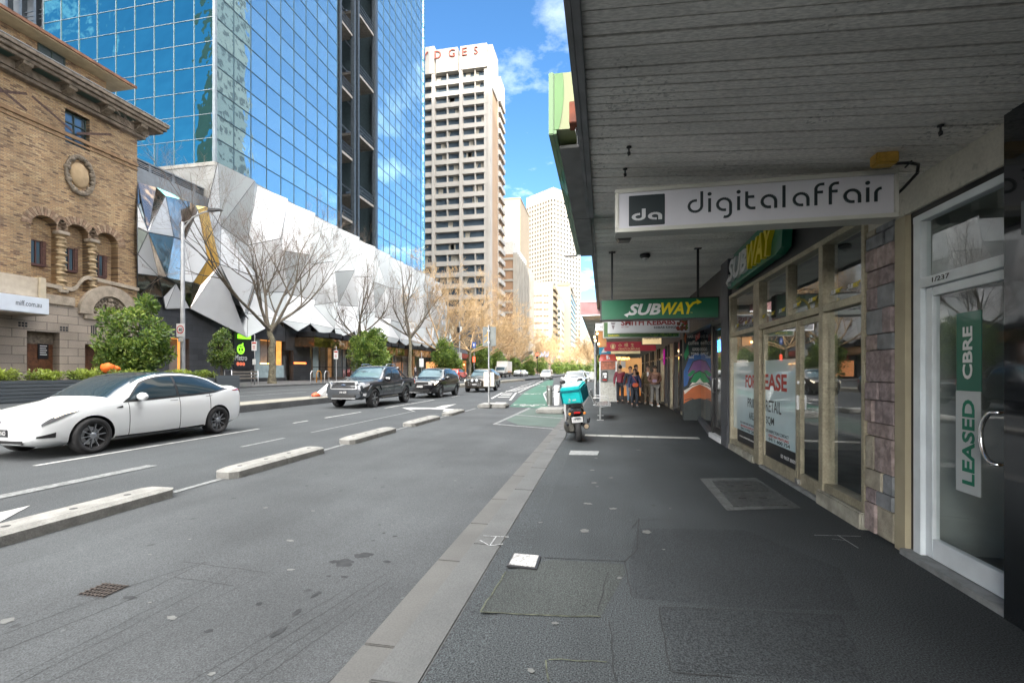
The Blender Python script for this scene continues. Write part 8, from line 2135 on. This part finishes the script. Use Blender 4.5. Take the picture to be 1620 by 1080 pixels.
parking_pole(403, -23.2, 529, 'parking sign pole with two white plates beside the large bare tree', [(2.3, .40, .62, 1), (1.35, .27, .38, 0)])
parking_pole(532, -23.2, 548, 'parking sign with one tall white plate in front of the glazed shop', [(2.0, .42, .75, 1)])
parking_pole(667, -23.2, 558, 'parking sign with a white plate left of the black four-wheel drive', [(1.5, .6, 1.1, 0)])
t = thing('far_bench', 'grey slatted bench with rails beside the small planter box', 'bench', (-22.9, W(388, 590, -22.9)[0], .57))
b = B()
for z in (.42, .62, .82): b.bbox(-.05, .0, -1.1, 1.1, z, z+.1, .01)
b.bbox(-.5, -.06, -1.1, 1.1, .40, .45, .01); obj('slats', b, M('bench_timber', (.17, .15, .125), .7), t)
for y in (-1.15, 1.12):
    b = B(); b.tube([(0.02, y, 0), (.02, y, .98), (-.5, y, .98), (-.5, y, 0)], .025, 6); obj('end_frame', b, m_steel, t)
for i, (u, m, l) in enumerate(((495, m_steel, 'silver bicycle hoop nearest the black stone wall'), (504.5, M('hoop_orange', (.45, .2, .02), .5), 'orange bent bicycle hoop by the glazed shop'), (517, m_steel, 'silver bicycle hoop behind the bonnet of the grey ute'))):
    y = W(u, 590, -22.9)[0]; t = thing('bike_hoop', l, 'bike hoop', (-22.9, y, .56), group='bicycle hoops on the far footpath')
    b = B(); b.tube([(0, -.3, 0), (0, -.3, .75), (0, -.15, .95), (0, .15, .95), (0, .3, .75), (0, .3, 0)], .035, 8); obj('hoop', b, m, t)
    b = B(); b.lathe([(.07, 0), (.07, .02)], (0, -.3, 0), 'z', 10); b.lathe([(.07, 0), (.07, .02)], (0, .3, 0), 'z', 10); obj('foot_plates', b, m_steel, t)
x_, y_ = -14.3, W(500, 620, -14.3)[0]
t = thing('traffic_mound', 'small crumpled orange marker on the traffic island left of the ute', 'marker', (x_, y_, .19)); b = B(); b.ball((0, 0, .07), .2, 6, sq=(1, 1.3, .75)); random.seed(3)
for i, v in enumerate(b.v): b.v[i] = (v[0]+random.uniform(-.02, .02), v[1]+random.uniform(-.02, .02), v[2]+random.uniform(-.015, .015))
obj('body', b, M('marker_orange', (.6, .10, .04), .6), t); b = B(); b.bbox(-.2, .2, -.26, .26, 0, .02, .005); obj('base', b, m_dark, t)
t = thing('ramp_marker', 'white wedge-shaped marker on the traffic island beside the ute', 'marker', (-14.2, W(512, 620, -14.2)[0], .19)); b = B(); b.prism([(0, -.5, 0), (0, .75, 0), (0, .75, .62)], (-.3, 0, 0)); obj('wedge', b, m_white, t); b = B(); b.bbox(-.32, .02, -.52, .78, -.02, .0, .003); obj('base', b, m_dark, t)
# poles at the crossing
t = pole('signal_pole', 'grey and black signal pole hung with small signs before the red awning', 'signal pole', -23, W(727, 560, -23)[0], .6, 9, .11)
for (x, z, w, h, m) in ((-.15, 7.2, .4, .9, m_black), (.3, 7.4, .3, .8, m_white), (0, 3.1, .9, .9, m_offwhite), (.35, 2.2, .25, .9, m_white)):
    b = B(); b.bbox(x-w/2, x+w/2, -.16, -.12, z, z+h, .02); obj('plate', b, m, t)
t = pole('blue_sign_pole', 'pole with a blue square sign right of the red awning entrance', 'sign pole', -23, W(750, 560, -23)[0], .6, 6.2, .08)
b = B(); b.bbox(-.35, .35, -.12, -.08, 5.2, 6.2, .02); sp_ = obj('blue_plate', b, M('sign_blue', (.05, .12, .42), .5), t); obj('white_arrow', flats([[(-.1, 5.45), (.1, 5.45), (.1, 5.75), (.2, 5.75), (0, 6.0), (-.2, 5.75), (-.1, 5.75)]], (0, -.121, 0), FRONT, .003), m_white, sp_)
b = B(); b.bbox(-.2, .2, -.2, .05, 2.6, 3.6, .03); b.ball((0, -.22, 2.9), .14, 6); obj('red_lamp_housing', b, M('lamp_red', (.4, .06, .03), .5, emis=(1, .1, .05, .8)), t)
t = pole('signal_pole', 'signal pole with a glowing red light by the far evergreens', 'signal pole', -20.5, 145, .4, 6, .1, m_blackmet)
b = B(); b.bbox(-.35, .35, -.3, 0, 5.2, 7.2, .05); hs_ = obj('signal_head', b, m_black, t); b = B(); b.ball((0, -.35, 6.6), .42, 7); obj('red_light', b, emit('signal_red', (1, .05, .03), 3), hs_)
t = thing('orange_billboard', 'small glowing orange billboard beside the black four-wheel drive', 'billboard', (-25, W(684, 570, -25)[0], .6)); b = B(); b.bbox(-1.0, 1.0, 0, .1, .3, 2.3, .02); obj('panel', b, M('billboard_orange', (.5, .2, .08), .5, var=.5, scale=3, emis=(1, .4, .15, .3)), t); b = B(); b.bbox(-1.05, 1.05, .02, .15, 0, .28, .02); obj('base', b, m_dark, t)
t = thing('overhead_lamp', 'thin street lamp arm reaching out beyond the green awning box', 'street lamp', (2.3, 60, 0))
b = B(); b.tube([(-.1, 0, 0), (-.1, 0, 15.2), (-2, 0, 16.2), (-5.8, 0, 16.3)], .06, 8); obj('arm', b, m_galv, t); b = B(); b.bbox(-7.2, -5.6, -.12, .12, 16.2, 16.38, .04); obj('lamp_head', b, m_blackmet, t)
t = thing('translucent_banner', 'tall white glass banner fin at the end of the folded facade', 'banner', (XL+.8, W(701, 540, XL+.8)[0], 2))
b = B(); X = XL+.8
for (u0, v0, u1, v1, u2, v2, k) in ((690, 500, 703, 493, 694, 520, 0), (703, 493, 715, 545, 694, 520, 1), (694, 520, 715, 545, 690, 568, 0), (703, 493, 719, 520, 715, 545, 1), (690, 568, 715, 545, 681, 569, 0)):
    P3 = [(X+.3*(i == k), *W(uu_, vv_, X)) for i, (uu_, vv_) in enumerate(((u0, v0), (u1, v1), (u2, v2)))]; b.poly(P3, k)
obj('folded_panels', b, [m_pw, m_pm], t, world=True)
b = B(); y_, z_ = W(700, 569, X); b.tube([(X-.2, y_, .6), (X-.1, y_, 5)], .06, 6); obj('support', b, m_steel, t, world=True)

# ================= people =================
def skin_mesh(name, joints, bones, mat, parent, sub=1):
    me = bpy.data.meshes.new(name); keys = list(joints); me.from_pydata([joints[k][0] for k in keys], [(keys.index(a), keys.index(b_)) for a, b_ in bones], [])
    o = bpy.data.objects.new(name, me); COL.objects.link(o)
    md = o.modifiers.new('s', 'SKIN'); md.use_smooth_shade = True
    for i, k in enumerate(keys):
        r = joints[k][1]; r = r if isinstance(r, tuple) else (r, r)
        me.skin_vertices[0].data[i].radius = r; me.skin_vertices[0].data[i].use_root = (i == 0)
    m2 = o.modifiers.new('u', 'SUBSURF'); m2.levels = sub; m2.render_levels = sub
    dg = bpy.context.evaluated_depsgraph_get(); dg.update(); nm = bpy.data.meshes.new_from_object(o.evaluated_get(dg)); o.modifiers.clear(); o.data = nm; bpy.data.meshes.remove(me)
    nm.materials.clear(); nm.materials.append(mat); o.parent = parent; nm.name = name; return o
m_skin = M('skin', (.42, .25, .17), .55, var=.06); m_hair = M('hair_black', (.012, .010, .009), .5, var=.2)
def person(label, x, y, z, rz, h, top, legs, stride=.0, arms=((.0, .0), (.0, .0)), hair='short', shoes=m_dark, bag=None, group=None, glasses=False, fat=1., coat=.0, quilt=False, lod=False, shirt=None):
    """standing or walking figure, facing local -Y; arms: per side (forward swing of hand, raised amount)"""
    t = thing('person', label, 'person', (x, y, z), rz, group); s = h/1.72; J = {}
    def j(k, p, r): J[k] = (tuple(c*s for c in p), tuple(q*s for q in r) if isinstance(r, tuple) else r*s)
    j('pel', (0, 0, .93), (.15*fat, .11)); j('waist', (0, 0, 1.08), (.135*fat, .095)); j('chest', (0, 0, 1.28), (.16*fat, .105)); j('sho', (0, .01, 1.41), (.12, .08)); j('neck', (0, 0, 1.49), .052); j('chin', (0, -.015, 1.555), (.062, .07)); j('head', (0, -.005, 1.64), (.075, .09)); j('crown', (0, .005, 1.705), (.058, .068))
    bones = [('pel', 'waist'), ('waist', 'chest'), ('chest', 'sho'), ('sho', 'neck'), ('neck', 'chin'), ('chin', 'head'), ('head', 'crown')]
    for i, sd_ in enumerate((-1, 1)):
        st = stride*sd_
        j(f'hip{i}', (sd_*.09, 0, .88), .085*fat); j(f'knee{i}', (sd_*.095, -st*.35-.01, .50), .056); j(f'ank{i}', (sd_*.10, -st*.8+(.04 if st < 0 else 0), .095 if st >= 0 else .14), .04); j(f'toe{i}', (sd_*.115, -st*.8-.14, .035 if st >= 0 else .06), .033)
        bones += [('pel', f'hip{i}'), (f'hip{i}', f'knee{i}'), (f'knee{i}', f'ank{i}'), (f'ank{i}', f'toe{i}')]
        fw, up_ = arms[i]
        el = (sd_*(.235+.02*fat), -.02+.08*(up_ > 0)-fw*.2+0, 1.13); hd = (sd_*(.26-.20*up_), -.04-fw*.45-.22*up_, .86+.26*up_+.1*abs(fw))
        j(f'sh{i}', (sd_*.17, .01, 1.40), .055); j(f'el{i}', el, .042); j(f'wr{i}', hd, .028)
        dv_ = (Vector(hd)-Vector(el)).normalized(); pm = Vector(hd)+dv_*.06
        j(f'pa{i}', tuple(pm), (.036, .020)); bones += [('sho', f'sh{i}'), (f'sh{i}', f'el{i}'), (f'el{i}', f'wr{i}'), (f'wr{i}', f'pa{i}')]
        if not lod:
            sid = Vector((0, 1, 0)) if abs(dv_.y) < .7 else Vector((0, 0, 1))
            for f in range(4):
                q = pm+sid*(f-1.5)*.019+dv_*.035; j(f'f{i}{f}', tuple(q), .010); q2 = q+dv_*(.045, .052, .048, .036)[f]*.7+Vector((-sd_*.012, 0, 0)); j(f'g{i}{f}', tuple(q2), .008); bones += [(f'pa{i}', f'f{i}{f}'), (f'f{i}{f}', f'g{i}{f}')]
            q = Vector(hd)+dv_*.04-sid*.04; j(f't{i}', tuple(q), .011); j(f'tt{i}', tuple(q+dv_*.035), .009); bones += [(f'wr{i}', f't{i}'), (f't{i}', f'tt{i}')]
    bd = skin_mesh('body', J, bones, m_skin, t)
    # clothes as slightly larger shells over the same joints
    K = {}; g_ = lambda k, add: (J[k][0], tuple(q+add*s for q in J[k][1]) if isinstance(J[k][1], tuple) else J[k][1]+add*s)
    for k in ('waist', 'chest', 'sho', 'sh0', 'sh1', 'el0', 'el1'): K[k] = g_(k, .022)
    K['wr0'] = g_('wr0', .018); K['wr1'] = g_('wr1', .018)
    K['hem'] = ((0, 0, (.90-coat)*s), ((.175*fat+.01)*s, .135*s)); K['pel'] = ((0, 0, .98*s), (.17*fat*s, .13*s))
    skin_mesh('jacket', K, [('waist', 'chest'), ('chest', 'sho'), ('sho', 'sh0'), ('sho', 'sh1'), ('sh0', 'el0'), ('sh1', 'el1'), ('el0', 'wr0'), ('el1', 'wr1'), ('waist', 'pel'), ('pel', 'hem')], top, t)
    K = {'pel': ((0, 0, .92*s), (.16*fat*s, .12*s))}
    for i in (0, 1):
        for k in ('hip', 'knee'): K[f'{k}{i}'] = g_(f'{k}{i}', .022)
        K[f'ank{i}'] = (tuple(Vector(J[f'ank{i}'][0])+Vector((0, 0, .01))), .062*s)
    skin_mesh('trousers', K, [('pel', 'hip0'), ('pel', 'hip1'), ('hip0', 'knee0'), ('hip1', 'knee1'), ('knee0', 'ank0'), ('knee1', 'ank1')], legs, t)
    for i in (0, 1):
        a = Vector(J[f'ank{i}'][0]); c = Vector(J[f'toe{i}'][0]); b = B(); b.tube([a+Vector((0, .05*s, -.04*s)), a+Vector((0, 0, -.045*s)), c+Vector((0, 0, .01)), c+Vector((0, -.03*s, .0))], [.035*s, .045*s, .042*s, .025*s], 8); obj('shoe', b, shoes, t)
    b = B(); hz_ = 1.66*s; b.ball((0, .012*s, hz_+.012*s), .092*s, 8, sq=(.95, 1.1, 1.02))
    o2 = B(); kp = [i for i, v in enumerate(b.v)]
    for i, v in enumerate(b.v):   # open the hair round the face
        if v[1] < -.035*s and v[2] < hz_+.045*s: b.v[i] = (v[0], -.03*s, v[2])
    if hair == 'long': b.tube([(0, .06*s, hz_), (0, .085*s, 1.52*s), (0, .08*s, 1.38*s)], [.07*s, .075*s, .04*s], 8)
    if hair == 'bun': b.ball((0, .07*s, 1.735*s), .045*s, 6)
    obj('hair', b, m_hair, t)
    if not lod:
        b = B(); b.tube([(0, -.085*s, 1.645*s), (0, -.108*s, 1.612*s)], [.007*s, .013*s], 6); obj('nose', b, m_skin, bd)
        for sd_ in (-1, 1):
            b = B(); b.ball((sd_*.028*s, -.083*s, 1.645*s), .010*s, 5); obj('eye', b, m_black, bd); b = B(); b.ball((sd_*.082*s, .0, 1.63*s), .018*s, 5, sq=(.5, .8, 1.4)); obj('ear', b, m_skin, bd)
        b = B(); b.bbox(-.022*s, .022*s, -.089*s, -.078*s, 1.578*s, 1.586*s, .002); obj('mouth', b, M('lips', (.3, .1, .08), .5), bd)
    if glasses:
        b = B(); b.bbox(-.07*s, .07*s, -.105*s, -.085*s, 1.63*s, 1.668*s, .006); obj('sunglasses', b, m_black, t)
    if shirt: 
        b = B(); b.bbox(-.04*s, .04*s, -.145*s, -.12*s, 1.25*s, 1.44*s, .01); obj('shirt_front', b, shirt, t)
    if bag:
        b = B(); b.bbox(-.13*s, .13*s, -.24*s, -.15*s, .92*s, 1.10*s, .03); bg_ = obj('shoulder_bag', b, bag, t)
        b = B(); b.tube([(.1*s, -.17*s, 1.08*s), (.0, -.155*s, 1.25*s), (-.12*s, -.10*s, 1.44*s)], .012*s, 6); obj('strap', b, bag, bg_)
    return t
def gat(u, v, z=0.): return G(u, v, z)
cl = lambda n, c: M(n, c, .8, var=.18, scale=14, bump=.3, bscale=60)
x, y = gat(981, 638); person('person walking away in a quilted maroon jacket and black trousers', x, y, 0, PI+.05, 1.72, M('quilted_maroon', (.20, .03, .05), .6, var=.2, scale=30, stretch=(.3, .3, 2), bump=.8, bscale=30), cl('black_trousers', (.02, .02, .025)), .12, ((.15, 0), (-.2, 0)), 'bun')
x, y = gat(1000, 641); person('person half hidden behind another walker, in a dark coat and blue jeans', x-.05, y+.5, 0, -.2, 1.66, cl('navy_coat', (.025, .035, .05)), cl('blue_jeans', (.13, .19, .26)), .12, ((.1, 0), (-.1, 0)), 'short')
x, y = gat(1004, 643.5); person('shorter person in a dark blue jacket with a bright orange shoulder bag', x, y, 0, .1, 1.55, cl('blue_jacket', (.035, .04, .10)), cl('dark_trousers', (.022, .028, .04)), .06, ((.1, 0), (-.05, 0)), 'long', bag=M('bag_orange', (.5, .09, .03), .6), shoes=M('shoe_grey', (.1, .1, .11), .6))
x, y = gat(1008, 641); person('person in a black jacket glancing at the shops behind the one with the orange bag', x+.02, y+.9, 0, 1.2, 1.74, cl('black_jacket', (.02, .02, .022)), cl('charcoal_trousers', (.03, .03, .035)), .1, ((.1, 0), (-.1, 0)), 'short')
x, y = gat(1025, 640); person('person in olive jacket, khaki trousers and sunglasses walking toward the camera', x, y, 0, -.1, 1.72, cl('olive_jacket', (.13, .10, .05)), cl('khaki_trousers', (.19, .155, .11)), .14, ((.1, .0), (-.1, .7)), 'short', shoes=m_offwhite, glasses=True, fat=1.1, shirt=m_white)
x, y = gat(1036, 643); person('person in a brown and pink jacket with grey trousers, sunglasses and a small mauve purse', x, y, 0, .15, 1.68, cl('brown_pink_jacket', (.24, .13, .10)), cl('grey_trousers', (.19, .185, .175)), .14, ((.0, .9), (.0, .8)), 'long', shoes=m_white, glasses=True, fat=1.15)
b = B(); b.bbox(-.13, .05, -.34, -.28, 1.02, 1.14, .02); o = obj('purse', b, M('purse_mauve', (.30, .22, .32), .5)); o.location = (x, y, 0); tag(o, 'small mauve purse held by the person in the pink and brown jacket', 'purse')
pr = [(733, .0, (.02, .02, .025), 'person in black standing left in the group under the red awning'), (738, .3, (.03, .05, .10), 'person in blue in the group under the red awning'), (743, 1., (.18, .14, .08), 'person in tan in the group under the red awning'), (748, 2., (.03, .03, .03), 'person in dark clothes at the right of the group under the red awning')]
for i, (u, r_, c, l) in enumerate(pr):
    yy = W(u, 590, -24.6)[0]; person(l, -24.6+.4*(i % 2), yy, .6, r_, 1.72, cl(f'far_top_{"abcd"[i]}', c), cl('far_trousers', (.03, .03, .04)), .1, ((.1, 0), (-.1, 0)), 'short', lod=True, group='people standing under the red awning')
yy = W(657, 590, -25.)[0]; person('person in grey walking past the far shops behind the tree trunk', -25, yy, .6, 1.6, 1.7, cl('grey_top', (.25, .24, .25)), cl('far_trousers', (.03, .03, .04)), .2, ((.1, 0), (-.1, 0)), lod=True)

# ---------- camera, sky, sun ----------
cam = bpy.data.cameras.new('camera'); co = bpy.data.objects.new('camera', cam); COL.objects.link(co)
cam.sensor_width = 36; cam.lens = 36*F_/1620.; cam.clip_start = .05; cam.clip_end = 4000
co.location = (0, 0, CZ); co.rotation_euler = (PI/2, 0, TH)
cam.shift_y = (H_-540)/1620.
SC.camera = co
SUN_AZ, SUN_EL = R(20), R(27)          # the sun stands behind the camera and a little to the right
sd = Vector((math.sin(SUN_AZ)*math.cos(SUN_EL), -math.cos(SUN_AZ)*math.cos(SUN_EL), math.sin(SUN_EL)))
sl = bpy.data.lights.new('sun', 'SUN'); sl.energy = 2.1; sl.angle = R(.5); sl.color = (1, .93, .82)
so = bpy.data.objects.new('sun', sl); COL.objects.link(so)
so.rotation_euler = sd.to_track_quat('Z', 'Y').to_euler()
w = bpy.data.worlds.new('World'); SC.world = w; w.use_nodes = True
nt = w.node_tree; nt.nodes.clear()
out = nt.nodes.new('ShaderNodeOutputWorld'); bg = nt.nodes.new('ShaderNodeBackground')
sky = nt.nodes.new('ShaderNodeTexSky'); sky.sky_type = 'NISHITA'; sky.sun_disc = False
sky.sun_elevation = SUN_EL; sky.sun_rotation = math.atan2(sd.x, sd.y)
sky.ozone_density = 2.5; sky.air_density = 1.0; sky.dust_density = .6
tc = nt.nodes.new('ShaderNodeTexCoord')
sp = nt.nodes.new('ShaderNodeSeparateXYZ'); nt.links.new(tc.outputs['Generated'], sp.inputs[0])
zz = nt.nodes.new('ShaderNodeMath'); zz.operation = 'ADD'; zz.inputs[1].default_value = .12
zm = nt.nodes.new('ShaderNodeMath'); zm.operation = 'MAXIMUM'; zm.inputs[1].default_value = 0.
nt.links.new(sp.outputs['Z'], zm.inputs[0]); nt.links.new(zm.outputs[0], zz.inputs[0])
dv = nt.nodes.new('ShaderNodeVectorMath'); dv.operation = 'DIVIDE'
cb = nt.nodes.new('ShaderNodeCombineXYZ')
for i in range(3): nt.links.new(zz.outputs[0], cb.inputs[i])
nt.links.new(tc.outputs['Generated'], dv.inputs[0]); nt.links.new(cb.outputs[0], dv.inputs[1])
n1 = nt.nodes.new('ShaderNodeTexNoise'); n1.inputs['Scale'].default_value = 2.6; n1.inputs['Detail'].default_value = 9; n1.inputs['Roughness'].default_value = .62
mp = nt.nodes.new('ShaderNodeMapping'); mp.inputs['Location'].default_value = (3.7, 1.2, 0)
nt.links.new(dv.outputs[0], mp.inputs[0]); nt.links.new(mp.outputs[0], n1.inputs['Vector'])
rp = nt.nodes.new('ShaderNodeValToRGB'); rp.color_ramp.elements[0].position = .56; rp.color_ramp.elements[1].position = .80
nt.links.new(n1.outputs['Fac'], rp.inputs['Fac'])
# clouds are denser low in the sky
hz = nt.nodes.new('ShaderNodeMapRange'); hz.inputs[1].default_value = .05; hz.inputs[2].default_value = .62; hz.inputs[3].default_value = 1.; hz.inputs[4].default_value = .35
nt.links.new(sp.outputs['Z'], hz.inputs[0])
mu = nt.nodes.new('ShaderNodeMath'); mu.operation = 'MULTIPLY'
nt.links.new(rp.outputs['Color'], mu.inputs[0]); nt.links.new(hz.outputs[0], mu.inputs[1])
hs = nt.nodes.new('ShaderNodeHueSaturation'); hs.inputs['Saturation'].default_value = SKY_SAT; hs.inputs['Value'].default_value = SKY_VAL
nt.links.new(sky.outputs[0], hs.inputs['Color'])
mx = nt.nodes.new('ShaderNodeMix'); mx.data_type = 'RGBA'
nt.links.new(mu.outputs[0], mx.inputs[0]); nt.links.new(hs.outputs[0], mx.inputs[6]); mx.inputs[7].default_value = (*CLOUD, 1)
# bright broken cloud bank added as fill light behind the camera and overhead, out of view
bk_ = nt.nodes.new('ShaderNodeMapRange'); bk_.inputs[1].default_value = -.30; bk_.inputs[2].default_value = -.02; bk_.inputs[3].default_value = 1.; bk_.inputs[4].default_value = 0.
nt.links.new(sp.outputs['Y'], bk_.inputs[0])
tp_ = nt.nodes.new('ShaderNodeMapRange'); tp_.inputs[1].default_value = .72; tp_.inputs[2].default_value = .86; tp_.inputs[3].default_value = 0.; tp_.inputs[4].default_value = 1.
nt.links.new(sp.outputs['Z'], tp_.inputs[0])
xr_ = nt.nodes.new('ShaderNodeMapRange'); xr_.inputs[1].default_value = -.56; xr_.inputs[2].default_value = -.48; xr_.inputs[3].default_value = 0.; xr_.inputs[4].default_value = 1.
nt.links.new(sp.outputs['X'], xr_.inputs[0])
xm_ = nt.nodes.new('ShaderNodeMath'); xm_.operation = 'MULTIPLY'; nt.links.new(bk_.outputs[0], xm_.inputs[0]); nt.links.new(xr_.outputs[0], xm_.inputs[1]); bk_ = xm_
ma = nt.nodes.new('ShaderNodeMath'); ma.operation = 'MAXIMUM'; nt.links.new(bk_.outputs[0], ma.inputs[0]); nt.links.new(tp_.outputs[0], ma.inputs[1])
n2 = nt.nodes.new('ShaderNodeTexNoise'); n2.inputs['Scale'].default_value = 1.7; n2.inputs['Detail'].default_value = 6; nt.links.new(dv.outputs[0], n2.inputs['Vector'])
r2 = nt.nodes.new('ShaderNodeValToRGB'); r2.color_ramp.elements[0].position = .26; r2.color_ramp.elements[1].position = .46; nt.links.new(n2.outputs['Fac'], r2.inputs['Fac'])
m2 = nt.nodes.new('ShaderNodeMath'); m2.operation = 'MULTIPLY'; nt.links.new(ma.outputs[0], m2.inputs[0]); nt.links.new(r2.outputs['Color'], m2.inputs[1])
mx2 = nt.nodes.new('ShaderNodeMix'); mx2.data_type = 'RGBA'; nt.links.new(m2.outputs[0], mx2.inputs[0]); nt.links.new(mx.outputs[2], mx2.inputs[6]); mx2.inputs[7].default_value = (*FILL_CLOUD, 1)
nt.links.new(mx2.outputs[2], bg.inputs[0]); bg.inputs[1].default_value = SKY_STR
nt.links.new(bg.outputs[0], out.inputs[0])
SC.view_settings.view_transform = 'Standard'; SC.view_settings.look = 'None'; SC.view_settings.gamma = 1.
SC.view_settings.exposure = EXPO
SC.cycles.max_bounces = 7; SC.cycles.transparent_max_bounces = 12; SC.cycles.caustics_reflective = False; SC.cycles.caustics_refractive = False
SC.cycles.sample_clamp_indirect = 10.; SC.cycles.diffuse_bounces = 6; SC.cycles.max_bounces = 9
try: SC.cycles.use_denoising = True
except Exception: pass
